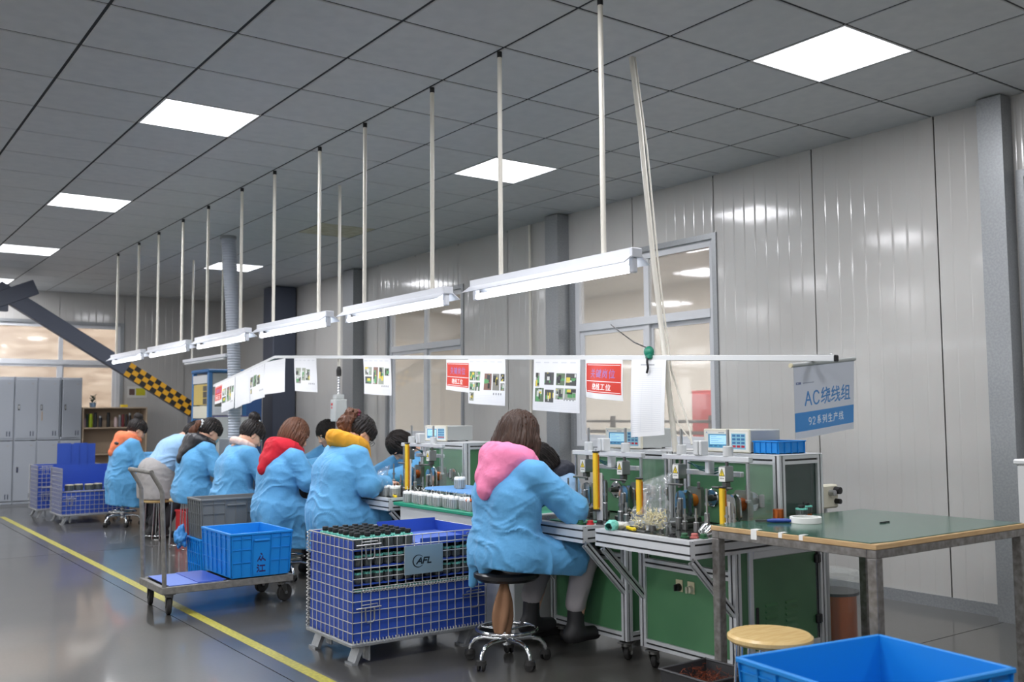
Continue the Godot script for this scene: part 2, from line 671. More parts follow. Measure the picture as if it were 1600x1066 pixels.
func bar(bl: B, place: Callable, a: float, b: float, y0: float, y1: float, d0: float, d1: float) -> void:
	bl.span(place.call(a, y0, d0), place.call(b, y1, d1))

func right_at(s: float, y: float, d: float) -> Vector3:
	return Vector3(WALL_X + d, y, s)

func back_at(s: float, y: float, d: float) -> Vector3:
	return Vector3(s, y, BACK_Z - d)

func left_at(s: float, y: float, d: float) -> Vector3:
	return Vector3(LEFT_X - d, y, s)

func setting() -> void:
	# floor of cast slabs with sawn joints
	var fl := Node3D.new()
	fl.name = "floor"
	add_child(fl)
	struct(fl)
	obj("slab_bed", B.new().span(Vector3(LEFT_X - 0.2, -0.2, BACK_Z - 0.2), Vector3(WALL_X + 0.1, -0.02, REAR_Z + 0.2)), M.joint, fl)
	var xs := [LEFT_X - 0.1, -2.2, 1.88, WALL_X + 0.08]
	var zs := [BACK_Z - 0.1, -9.6, -3.01, REAR_Z + 0.1]
	for i in 3:
		for j in 3:
			obj("slab", B.new().span(Vector3(xs[i] + 0.003, -0.05, zs[j] + 0.003), Vector3(xs[i + 1] - 0.003, 0, zs[j + 1] - 0.003)), M.concrete, fl)
	var ln := obj("floor_line", B.new().span(Vector3(1.975, 0.0, -13.6), Vector3(2.037, 0.0012, -2.2)), M.line_yellow)
	struct(ln, "worn yellow marking line along the aisle floor")

	# right wall
	var wr := Node3D.new()
	wr.name = "wall_right"
	add_child(wr)
	struct(wr)
	var y0 := 0.93
	var y1 := 2.62
	var holes := [[-7.05, -5.3, y0, y1], [-10.68, -8.99, y0, y1], [-2.83, -1.1, y0, y1]]
	panel_wall(wr, BACK_Z, REAR_Z, -3.39, 0.945, holes, CEIL + 0.1, right_at, true)
	window("window_1", right_at, -7.05, -5.3, y0, y1, 2.03, [-6.1])
	window("window_2", right_at, -10.68, -8.99, y0, y1, 2.03, [-9.82])
	window("window_3", right_at, -2.83, -1.1, y0, y1, 2.03, [-1.95])
	struct(obj("baseboard_right", B.new().span(Vector3(WALL_X - 0.012, 0, BACK_Z), Vector3(WALL_X, 0.075, REAR_Z)), M.galvanised))
	# back wall
	var wb := Node3D.new()
	wb.name = "wall_back"
	add_child(wb)
	struct(wb)
	panel_wall(wb, LEFT_X, WALL_X, 3.99, 0.945, [[0.4, 3.94, 0.9, 2.64]], CEIL + 0.1, back_at, false)
	window("window_4", back_at, 0.4, 3.94, 0.9, 2.64, 2.06, [1.3, 2.19, 3.08])
	# left and rear walls, outside the frame
	var wl := Node3D.new()
	wl.name = "wall_left"
	add_child(wl)
	struct(wl)
	var lh := [[-14.6, -12.8, y0, y1], [-11.2, -9.4, y0, y1], [-7.8, -6.0, y0, y1], [-4.4, -2.6, y0, y1], [-1.0, 0.8, y0, y1]]
	panel_wall(wl, BACK_Z, REAR_Z, -3.39, 0.945, lh, CEIL + 0.1, left_at, false)
	for i in lh.size():
		window("window_%d" % (5 + i), left_at, lh[i][0], lh[i][1], y0, y1, 2.03, [(lh[i][0] + lh[i][1]) / 2])
	var wq := obj("wall_rear", B.new().span(Vector3(LEFT_X, 0, REAR_Z), Vector3(WALL_X, CEIL + 0.1, REAR_Z + 0.1)), M.plaster)
	struct(wq)

	# steel columns on the right wall
	for c: Array in [[-3.04, -2.89, 5.7], [-7.3, -7.11, 5.68], [-11.62, -11.32, 5.66]]:
		var col := B.new()
		var zc0: float = c[0]
		var zc1: float = c[1]
		var xc: float = c[2]
		col.span(Vector3(xc, 0.0, zc0), Vector3(xc + 0.004, CEIL - 0.01, zc1))
		col.span(Vector3(xc + 0.004, 0.0, zc0), Vector3(WALL_X - 0.001, CEIL - 0.01, zc0 + 0.004))
		col.span(Vector3(xc + 0.004, 0.0, zc1 - 0.004), Vector3(WALL_X - 0.001, CEIL - 0.01, zc1))
		var co := obj("column", col, M.galvanised)
		struct(co)
	struct(obj("column", B.new().cspan(Vector3(5.45, 0, -13.85), Vector3(5.8, CEIL - 0.01, -13.45), 0.01), M.navy_steel))
	struct(obj("trim_1", B.new().tube([Vector3(5.79, 0.9, -7.69), Vector3(5.79, CEIL - 0.01, -7.69)], 0.014, 8), M.cream_paint), "thin cream conduit running up the panel wall")

	# ceiling: dark void above, single tiles below it
	var ce := Node3D.new()
	ce.name = "ceiling"
	add_child(ce)
	struct(ce)
	obj("grid", B.new().span(Vector3(LEFT_X - 0.1, CEIL + 0.0055, BACK_Z - 0.1), Vector3(WALL_X + 0.1, CEIL + 0.14, REAR_Z + 0.1)), M.grid_dark, ce)
	var tile := B.new()
	var h := 0.292
	var e := 0.004
	tile.quad(Vector3(-h + e, 0, -h + e), Vector3(h - e, 0, -h + e), Vector3(h - e, 0, h - e), Vector3(-h + e, 0, h - e))
	for k in 4:
		var bs := Basis(Vector3.UP, k * PI / 2)
		tile.quad(bs * Vector3(-h + e, 0, h - e), bs * Vector3(h - e, 0, h - e), bs * Vector3(h, e, h), bs * Vector3(-h, e, h))
		tile.quad(bs * Vector3(-h, e, h), bs * Vector3(h, e, h), bs * Vector3(h, 0.007, h), bs * Vector3(-h, 0.007, h))
	var tm := tile.mesh()
	var rest := B.new()
	for i in range(-13, 4):
		for j in range(-12, 22):
			var c := Vector3(TX + 0.6 * (i + 0.5), CEIL, TZ - 0.6 * (j + 0.5))
			if lamp_tile(i, j):
				continue
			var q := pix(c)
			var seen := false
			for o: Vector3 in [Vector3(-0.3, 0, -0.3), Vector3(0.3, 0, -0.3), Vector3(-0.3, 0, 0.3), Vector3(0.3, 0, 0.3)]:
				var r := pix(c + o)
				if r.x > 0 and r.x < 1600 and r.y > 0 and r.y < 1066:
					seen = true
			if c.x + 0.3 > WALL_X + 0.02 or c.z - 0.3 < BACK_Z - 0.02 or not seen:
				if c.x - 0.3 < WALL_X and c.z + 0.3 > BACK_Z and c.z < REAR_Z and c.x > LEFT_X - 0.2:
					var x1 := minf(c.x + h, WALL_X)
					var z0 := maxf(c.z - h, BACK_Z)
					rest.span(Vector3(c.x - h, CEIL, z0), Vector3(x1, CEIL + 0.007, c.z + h))
				continue
			var mm: Material = M.tile_a if (i * 7 + j * 5) % 3 else M.tile_b
			if i == 0 and j == 9:
				mm = M.tile_stained
			var o2 := inst("tile", tm, mm, ce)
			o2.position = c
	var ro := obj("cut_tiles", rest, M.tile_b, ce)
	ro.set_meta("kind", "stuff")

func lamp_tile(i: int, j: int) -> bool:
	var a := (i == -4 or i == -8 or i == -12) and (j == 4 or j == 9 or j == 14 or j == 19 or j == -1 or j == -6)
	var b := i == 0 and (j == -1 or j == 4 or j == -6 or j == 14)
	return a or b

func ceiling_lights() -> void:
	var words := {
		Vector2i(-4, 4): "large bright square ceiling panel above the aisle, nearest the camera side",
		Vector2i(-4, 9): "second bright ceiling panel along the aisle above the lockers side",
		Vector2i(-4, 14): "third bright ceiling panel in the aisle row cut by the picture edge",
		Vector2i(-4, 19): "small far ceiling panel beside the grey diagonal beam",
		Vector2i(0, -1): "largest bright square ceiling panel above the right wall panels",
		Vector2i(0, 4): "bright square ceiling panel crossed by a lamp hanging rod",
		Vector2i(0, 14): "far bright ceiling panel behind the grey flexible duct",
	}
	for i: int in [-12, -8, -4, 0]:
		for j: int in [-6, -1, 4, 9, 14, 19]:
			if not lamp_tile(i, j):
				continue
			var c := Vector3(TX + 0.6 * (i + 0.5), CEIL, TZ - 0.6 * (j + 0.5))
			var label: String = words.get(Vector2i(i, j), "ceiling panel outside the picture, %s row, %s place" % [ORD[i / 4 + 4], ORD[(j + 6) / 5]])
			var t := thing("ceiling_light_panel", label, "ceiling light", c, 0.0, "square ceiling light panels")
			var fr := B.new()
			fr.span(Vector3(-0.297, 0, -0.297), Vector3(0.297, 0.005, -0.287))
			fr.span(Vector3(-0.297, 0, 0.287), Vector3(0.297, 0.005, 0.297))
			fr.span(Vector3(-0.297, 0, -0.287), Vector3(-0.287, 0.005, 0.287))
			fr.span(Vector3(0.287, 0, -0.287), Vector3(0.297, 0.005, 0.287))
			obj("frame", fr, M.white_paint, t)
			obj("diffuser", B.new().span(Vector3(-0.287, 0.001, -0.287), Vector3(0.287, 0.005, 0.287)), M.diffuser, t)
			var l := AreaLight3D.new()
			l.name = "panel_light"
			l.area_size = Vector2(0.57, 0.57)
			l.light_energy = PANEL_ENERGY
			l.light_color = rgb(250, 250, 255)
			l.area_range = 30.0
			l.shadow_enabled = true
			l.rotation.x = -PI / 2
			l.position.y = -0.004
			t.add_child(l)

const PANEL_ENERGY := 3.0
const TUBE_ENERGY := 0.55

func tube_lights() -> void:
	var words := ["largest hanging tube lamp, nearest above the woman in the pink hood", "second hanging tube lamp from the near end, above yellow scarf woman", "third hanging tube lamp of the row, before the navy column", "fourth hanging tube lamp, left of the grey flexible duct", "fifth hanging tube lamp of the row, before the back wall", "smallest and farthest hanging tube lamp, touching the diagonal beam"]
	var rods := [[-3.26, -4.06], [-4.74, -5.58], [-6.27, -7.09], [-7.79, -8.63], [-9.36, -10.16], [-10.9, -11.78]]
	for k in 6:
		var z1 := -3.02 - 1.523 * k
		var zc := z1 - 0.66
		var t := thing("tube_light", words[k], "lamp", Vector3(2.87, 1.87, zc), 0.0, "row of hanging tube lamps")
		var L := 0.625
		# channel body
		obj("body", B.new().prism(PackedVector2Array([Vector2(-0.03, 0.035), Vector2(0.03, 0.035), Vector2(0.03, 0.075), Vector2(-0.03, 0.075)]), -L, L), M.fixture_white, t)
		for s: float in [-1.0, 1.0]:
			obj("reflector", B.new().prism(PackedVector2Array([Vector2(s * 0.028, 0.036), Vector2(s * 0.075, 0.006), Vector2(s * 0.078, 0.008), Vector2(s * 0.03, 0.042)]), -L - 0.01, L + 0.01), M.fixture_white, t)
			var so := B.new()
			so.cspan(Vector3(-0.014, -0.03, s * (L - 0.03)), Vector3(0.014, 0.036, s * L), 0.004)
			obj("socket", so, M.fixture_white, t)
		var tb := B.new()
		tb.tube([Vector3(0, -0.012, -L + 0.03), Vector3(0, -0.012, L - 0.03)], 0.0165, 12)
		obj("tube", tb, M.tube_glow, t)
		obj("end_cap", B.new().cspan(Vector3(-0.031, 0.034, L), Vector3(0.031, 0.076, L + 0.012), 0.003), M.fixture_white, t)
		for rz: float in rods[k]:
			var r := B.new()
			r.tube([Vector3(0, 0.075, rz - zc), Vector3(0.0, CEIL - 1.87 - 0.03, rz - zc)], 0.0125, 10)
			var ro := obj("hanging_rod", r, M.cream_paint, t)
			obj("cap", B.new().tube([Vector3(0, CEIL - 1.87 - 0.03, rz - zc), Vector3(0, CEIL - 1.87, rz - zc)], 0.014, 10), M.black_plastic, ro)
		var l := AreaLight3D.new()
		l.name = "tube_lamp_light"
		l.area_size = Vector2(0.028, 2 * L - 0.08)
		l.light_energy = TUBE_ENERGY
		l.light_color = rgb(248, 250, 255)
		l.area_range = 30.0
		l.shadow_enabled = true
		l.rotation.x = -PI / 2
		l.position.y = -0.034
		t.add_child(l)

# the room behind the right wall's windows and the yard wall behind the back windows
func beyond() -> void:
	var r := Node3D.new()
	r.name = "floor_beyond"
	add_child(r)
	struct(r)
	obj("slab", B.new().span(Vector3(5.93, -0.1, -16.2), Vector3(11.0, 0.0, 3.1)), M.beyond_floor, r)
	struct(obj("wall_beyond", B.new().span(Vector3(10.8, 0, -16.2), Vector3(11.0, 3.3, 3.1)), M.beyond_wall))
	struct(obj("wall_beyond", B.new().span(Vector3(5.93, 0, -16.3), Vector3(11.0, 3.3, -16.1)), M.beyond_wall))
	struct(obj("wall_beyond", B.new().span(Vector3(5.93, 0, 3.0), Vector3(11.0, 3.3, 3.2)), M.beyond_wall))
	struct(obj("ceiling_beyond", B.new().span(Vector3(5.93, 3.2, -16.2), Vector3(11.0, 3.4, 3.1)), M.plaster))
	struct(obj("ground_outside", B.new().span(Vector3(-14.0, -0.3, -24.0), Vector3(9.0, -0.21, 6.0)), M.beyond_floor))
	struct(obj("wall_outside", B.new().span(Vector3(-4.0, -0.2, -21.2), Vector3(9.0, 4.6, -21.0)), M.yard_wall))
	for z: float in [-3.0, -5.5, -8.0, -10.5, -13.0]:
		var t := thing("ceiling_light_panel", "%s ceiling panel of the room behind the windows" % ORD[int((-z - 3.0) / 2.5 + 0.1)], "ceiling light", Vector3(8.4, 3.2, z), 0.0, "ceiling panels of the room behind")
		obj("frame", B.new().cspan(Vector3(-0.3, -0.02, -0.3), Vector3(0.3, 0, 0.3)), M.white_paint, t)
		obj("diffuser", B.new().span(Vector3(-0.28, -0.024, -0.28), Vector3(0.28, -0.02, 0.28)), M.diffuser, t)
		var l := AreaLight3D.new()
		l.name = "panel_light"
		l.area_size = Vector2(0.56, 0.56)
		l.light_energy = PANEL_ENERGY * 3.0
		l.area_range = 30.0
		l.shadow_enabled = true
		l.rotation.x = -PI / 2
		l.position.y = -0.03
		t.add_child(l)

# ---------------------------------------------------------------- people: distance fields meshed as surface nets
class Field:
	var o: Vector3
	var h: float
	var nx: int
	var ny: int
	var nz: int
	var d := PackedFloat32Array()

	func _init(lo: Vector3, hi: Vector3, cell: float) -> void:
		o = lo
		h = cell
		nx = int(ceil((hi.x - lo.x) / cell)) + 2
		ny = int(ceil((hi.y - lo.y) / cell)) + 2
		nz = int(ceil((hi.z - lo.z) / cell)) + 2
		d.resize(nx * ny * nz)
		d.fill(1.0)

	func bounds(lo: Vector3, hi: Vector3) -> PackedInt32Array:
		return PackedInt32Array([clampi(int((lo.x - o.x) / h), 0, nx), clampi(int((hi.x - o.x) / h) + 2, 0, nx), clampi(int((lo.y - o.y) / h), 0, ny), clampi(int((hi.y - o.y) / h) + 2, 0, ny), clampi(int((lo.z - o.z) / h), 0, nz), clampi(int((hi.z - o.z) / h) + 2, 0, nz)])

	# tapered capsule joined with a smooth minimum
	func cap(a: Vector3, b: Vector3, ra: float, rb: float, k := 0.03) -> void:
		var m := maxf(ra, rb) + k + h * 2.5
		var mv := Vector3(m, m, m)
		var q := bounds(a.min(b) - mv, a.max(b) + mv)
		var ab := b - a
		var l2 := maxf(ab.length_squared(), 1e-9)
		var dr := rb - ra
		for iz in range(q[4], q[5]):
			var pz := o.z + iz * h
			for iy in range(q[2], q[3]):
				var py := o.y + iy * h
				var at := (iz * ny + iy) * nx
				for ix in range(q[0], q[1]):
					var ap := Vector3(o.x + ix * h - a.x, py - a.y, pz - a.z)
					var t := clampf(ap.dot(ab) / l2, 0.0, 1.0)
					var v := (ap - ab * t).length() - ra - dr * t
					var w := d[at + ix]
					var e := maxf(k - absf(v - w), 0.0) / k
					d[at + ix] = minf(v, w) - e * e * k * 0.25

	func ell(c: Vector3, r: Vector3, k := 0.02, bs := Basis.IDENTITY) -> void:
		var m := maxf(r.x, maxf(r.y, r.z)) + k + h * 2.5
		var q := bounds(c - Vector3(m, m, m), c + Vector3(m, m, m))
		var inv := bs.inverse()
		var r2 := r * r
		for iz in range(q[4], q[5]):
			for iy in range(q[2], q[3]):
				var at := (iz * ny + iy) * nx
				for ix in range(q[0], q[1]):
					var p := inv * (Vector3(o.x + ix * h, o.y + iy * h, o.z + iz * h) - c)
					var k0 := (p / r).length()
					var k1 := maxf((p / r2).length(), 1e-6)
					var v := k0 * (k0 - 1.0) / k1
					var w := d[at + ix]
					var e := maxf(k - absf(v - w), 0.0) / k
					d[at + ix] = minf(v, w) - e * e * k * 0.25

	func carve(c: Vector3, r: Vector3, bs := Basis.IDENTITY) -> void:
		var inv := bs.inverse()
		var r2 := r * r
		for iz in nz:
			for iy in ny:
				var at := (iz * ny + iy) * nx
				for ix in nx:
					if d[at + ix] < 0.06:
						var p := inv * (Vector3(o.x + ix * h, o.y + iy * h, o.z + iz * h) - c)
						var k0 := (p / r).length()
						var k1 := maxf((p / r2).length(), 1e-6)
						d[at + ix] = maxf(d[at + ix], -k0 * (k0 - 1.0) / k1)

	# keep what lies on the side of the plane that n points to
	func keep(p0: Vector3, n: Vector3) -> void:
		for iz in nz:
			for iy in ny:
				var at := (iz * ny + iy) * nx
				for ix in nx:
					if d[at + ix] < 0.08:
						d[at + ix] = maxf(d[at + ix], -n.dot(Vector3(o.x + ix * h, o.y + iy * h, o.z + iz * h) - p0))

	func ripple(fn: Callable, band := 0.035) -> void:
		for iz in nz:
			for iy in ny:
				var at := (iz * ny + iy) * nx
				for ix in nx:
					if absf(d[at + ix]) < band:
						var s: float = fn.call(Vector3(o.x + ix * h, o.y + iy * h, o.z + iz * h))
						d[at + ix] += s

	func into(b: B, xf := Transform3D.IDENTITY) -> void:
		var ids := PackedInt32Array()
		ids.resize(nx * ny * nz)
		ids.fill(-1)
		var sy := nx
		var sz := nx * ny
		var lim := h * 2.2
		for iz in nz - 1:
			for iy in ny - 1:
				var at := iz * sz + iy * sy
				for ix in nx - 1:
					var i := at + ix
					if absf(d[i]) > lim:
						continue
					var c := [d[i], d[i + 1], d[i + sy], d[i + sy + 1], d[i + sz], d[i + sz + 1], d[i + sz + sy], d[i + sz + sy + 1]]
					var neg := 0
					for q: float in c:
						if q < 0:
							neg += 1
					if neg == 0 or neg == 8:
						continue
					var sum := Vector3.ZERO
					var cnt := 0
					for e: Array in [[0, 1], [2, 3], [4, 5], [6, 7], [0, 2], [1, 3], [4, 6], [5, 7], [0, 4], [1, 5], [2, 6], [3, 7]]:
						var a: float = c[e[0]]
						var g: float = c[e[1]]
						if (a < 0) != (g < 0):
							var t := a / (a - g)
							var u0: int = e[0]
							var u1: int = e[1]
							sum += Vector3(u0 & 1, (u0 >> 1) & 1, u0 >> 2).lerp(Vector3(u1 & 1, (u1 >> 1) & 1, u1 >> 2), t)
							cnt += 1
					var gr := Vector3(c[1] + c[3] + c[5] + c[7] - c[0] - c[2] - c[4] - c[6], c[2] + c[3] + c[6] + c[7] - c[0] - c[1] - c[4] - c[5], c[4] + c[5] + c[6] + c[7] - c[0] - c[1] - c[2] - c[3])
					ids[i] = b.vert(xf * (o + (Vector3(ix, iy, iz) + sum / cnt) * h), (xf.basis * gr).normalized(), Vector2.ZERO)
		for iz in range(1, nz - 1):
			for iy in range(1, ny - 1):
				var at := iz * sz + iy * sy
				for ix in range(1, nx - 1):
					var i := at + ix
					if absf(d[i]) > lim:
						continue
					var s := d[i] < 0
					for ax in 3:
						var st: int = [1, sy, sz][ax]
						if (d[i + st] < 0) == s:
							continue
						var u: int = [sy, sz, 1][ax]
						var v: int = [sz, 1, sy][ax]
						var a := ids[i]
						var e := ids[i - u]
						var f := ids[i - u - v]
						var g := ids[i - v]
						if a < 0 or e < 0 or f < 0 or g < 0:
							continue
						if s:
							b.ix.append_array(PackedInt32Array([a, f, e, a, g, f]))
						else:
							b.ix.append_array(PackedInt32Array([a, e, f, a, f, g]))

var head_b: B
var hand_b: B
var fold_a := FastNoiseLite.new()
var fold_b := FastNoiseLite.new()
var strand := FastNoiseLite.new()

func people_materials() -> void:
	var m := mat("skin", rgb(222, 174, 148), 0.5)
	m.subsurf_scatter_enabled = true
	m.subsurf_scatter_strength = 0.15
	m = mat("coat_blue", Color.WHITE, 0.72)
	m.albedo_texture = noise_tex(0.03, rgb(86, 158, 208), rgb(96, 168, 218), 256, 4, 61)
	tri(m, 2.0)
	m.rim_enabled = true
	m.rim = 0.25
	var wn := FastNoiseLite.new()
	wn.noise_type = FastNoiseLite.TYPE_SIMPLEX_SMOOTH
	wn.fractal_type = FastNoiseLite.FRACTAL_RIDGED
	wn.fractal_octaves = 3
	wn.frequency = 0.007
	wn.seed = 71
	var wt := NoiseTexture2D.new()
	wt.width = 512
	wt.height = 512
	wt.seamless = true
	wt.as_normal_map = true
	wt.bump_strength = 8.0
	wt.noise = wn
	m.normal_enabled = true
	m.normal_texture = wt
	m.normal_scale = 0.5
	m = m.duplicate()
	m.resource_name = "coat_pale"
	m.albedo_texture = null
	m.albedo_color = rgb(150, 188, 224)
	M["coat_pale"] = m
	for e: Array in [["hair_black", rgb(22, 19, 19), rgb(46, 40, 38)], ["hair_brown", rgb(36, 26, 22), rgb(80, 58, 46)], ["hair_auburn", rgb(58, 37, 29), rgb(118, 78, 56)]]:
		m = mat(e[0], Color.WHITE, 0.5)
		m.albedo_texture = noise_tex(0.05, e[1], e[2], 256, 3, 63)
		m.uv1_triplanar = true
		m.uv1_scale = Vector3(9.0, 0.9, 9.0)
		m.metallic_specular = 0.35
	mat("hood_pink", rgb(236, 132, 172), 0.85)
	mat("hood_red", rgb(196, 22, 44), 0.85)
	mat("hood_black", rgb(30, 31, 36), 0.35)
	mat("hood_orange", rgb(238, 130, 88), 0.85)
	mat("collar_cream", rgb(230, 200, 188), 0.85)
	mat("scarf_mustard", rgb(214, 152, 40), 0.9)
	for key: String in ["hood_pink", "hood_red", "hood_orange", "collar_cream", "scarf_mustard", "jacket_navy"]:
		if not M.has(key):
			mat(key, rgb(38, 42, 56), 0.7)
		var hm: StandardMaterial3D = M[key]
		tri(hm, 3.0)
		hm.normal_enabled = true
		hm.normal_texture = wt
		hm.normal_scale = 0.4
	mat("trouser_grey", rgb(154, 150, 152), 0.85)
	mat("trouser_dark", rgb(48, 46, 50), 0.85)
	mat("apron_grey", rgb(164, 160, 158), 0.8)
	mat("shoe_black", rgb(32, 32, 34), 0.6)
	mat("mask_blue", rgb(176, 212, 222), 0.8)
	mat("eye_white", rgb(238, 236, 232), 0.2)
	mat("eye_dark", rgb(30, 22, 20), 0.2)
	mat("lip", rgb(192, 112, 106), 0.5)
	mat("scrunchie", rgb(92, 26, 44), 0.8)

func make_protos() -> void:
	fold_a.noise_type = FastNoiseLite.TYPE_SIMPLEX_SMOOTH
	fold_a.frequency = 1.0
	fold_a.fractal_octaves = 2
	fold_a.seed = 5
	fold_b.noise_type = FastNoiseLite.TYPE_SIMPLEX_SMOOTH
	fold_b.frequency = 1.0
	fold_b.fractal_octaves = 2
	fold_b.seed = 17
	strand.noise_type = FastNoiseLite.TYPE_SIMPLEX_SMOOTH
	strand.frequency = 1.0
	strand.fractal_octaves = 2
	# head, facing +x, centred between chin and crown
	var f := Field.new(Vector3(-0.12, -0.18, -0.1), Vector3(0.13, 0.135, 0.1), 0.0048)
	f.ell(Vector3(-0.004, 0.022, 0), Vector3(0.096, 0.1, 0.076), 0.02)
	f.ell(Vector3(0.028, -0.046, 0), Vector3(0.062, 0.066, 0.056), 0.04)
	f.ell(Vector3(0.064, -0.092, 0), Vector3(0.024, 0.02, 0.024), 0.025)
	f.cap(Vector3(0.088, 0.012, 0), Vector3(0.106, -0.03, 0), 0.007, 0.012, 0.014)
	f.ell(Vector3(0.098, -0.035, 0), Vector3(0.012, 0.009, 0.018), 0.01)
	f.ell(Vector3(0.083, -0.062, 0), Vector3(0.012, 0.01, 0.022), 0.01)
	f.ell(Vector3(0.08, 0.028, 0.03), Vector3(0.012, 0.008, 0.024), 0.015)
	f.ell(Vector3(0.08, 0.028, -0.03), Vector3(0.012, 0.008, 0.024), 0.015)
	f.ell(Vector3(0.062, -0.028, 0.042), Vector3(0.022, 0.024, 0.018), 0.02)
	f.ell(Vector3(0.062, -0.028, -0.042), Vector3(0.022, 0.024, 0.018), 0.02)
	for s: float in [-1.0, 1.0]:
		f.ell(Vector3(-0.004, -0.008, s * 0.076), Vector3(0.019, 0.032, 0.009), 0.008, Basis(Vector3.UP, s * 0.35))
		f.carve(Vector3(0.103, 0.008, s * 0.031), Vector3(0.017, 0.011, 0.016))
		f.carve(Vector3(0.004, -0.006, s * 0.09), Vector3(0.009, 0.018, 0.008))
	f.cap(Vector3(-0.024, -0.06, 0), Vector3(-0.036, -0.16, 0), 0.05, 0.05, 0.03)
	head_b = B.new()
	f.into(head_b)
	# right hand: wrist at the origin, fingers along +x, palm down, thumb to -z
	f = Field.new(Vector3(-0.03, -0.075, -0.075), Vector3(0.19, 0.04, 0.065), 0.0042)
	f.cap(Vector3(-0.02, 0, 0), Vector3(0.02, 0, 0), 0.024, 0.024, 0.01)
	f.ell(Vector3(0.05, -0.002, 0.0), Vector3(0.05, 0.016, 0.04), 0.015)
	var fz := [-0.03, -0.01, 0.01, 0.028]
	var ln := [0.066, 0.075, 0.07, 0.055]
	for k in 4:
		var z: float = fz[k]
		var l: float = ln[k]
		var a := Vector3(0.085, 0.0, z)
		var b := a + Vector3(l * 0.42, -0.006, z * 0.1)
		var c := b + Vector3(l * 0.26, -0.018, 0)
		var e := c + Vector3(l * 0.1, -0.022, 0)
		f.cap(a, b, 0.0095, 0.0088, 0.006)
		f.cap(b, c, 0.0088, 0.0082, 0.003)
		f.cap(c, e, 0.0082, 0.0072, 0.003)
	f.cap(Vector3(0.025, -0.006, -0.025), Vector3(0.055, -0.018, -0.05), 0.014, 0.011, 0.01)
	f.cap(Vector3(0.055, -0.018, -0.05), Vector3(0.085, -0.028, -0.052), 0.011, 0.009, 0.004)
	hand_b = B.new()
	f.into(hand_b)

func ridge(n: float) -> float:
	var r := maxf(1.0 - absf(n) * 2.6, 0.0)
	return r * r

# cloth: creases across the waist, hanging folds below, a few everywhere
func folded(p: Vector3, amp: float, waist := -1.0) -> float:
	var warp := fold_b.get_noise_3d(p.x * 2.4, p.y * 2.4, p.z * 2.4) * 0.16
	var across := 0.5
	var hang := 0.5
	if waist >= 0.0:
		across = 0.25 + 0.9 * exp(-pow((p.y - waist - 0.1) / 0.14, 2.0))
		hang = clampf((waist + 0.06 - p.y) * 6.0, 0.15, 1.0)
	var a := ridge(fold_a.get_noise_3d(p.x * 2.0 + p.z, (p.y + warp) * 6.6, p.z * 2.0 - p.x))
	var v := ridge(fold_b.get_noise_3d(p.x * 5.6 + warp * 3.0, p.y * 1.3, p.z * 5.6))
	var i := ridge(fold_a.get_noise_3d(p.x * 4.2 + p.y * 2.4 + 9.0, p.y * 3.6 - p.z * 2.0, p.z * 4.0 + p.y * 1.8))
	return amp * (0.55 - across * a - hang * v - 0.32 * i)

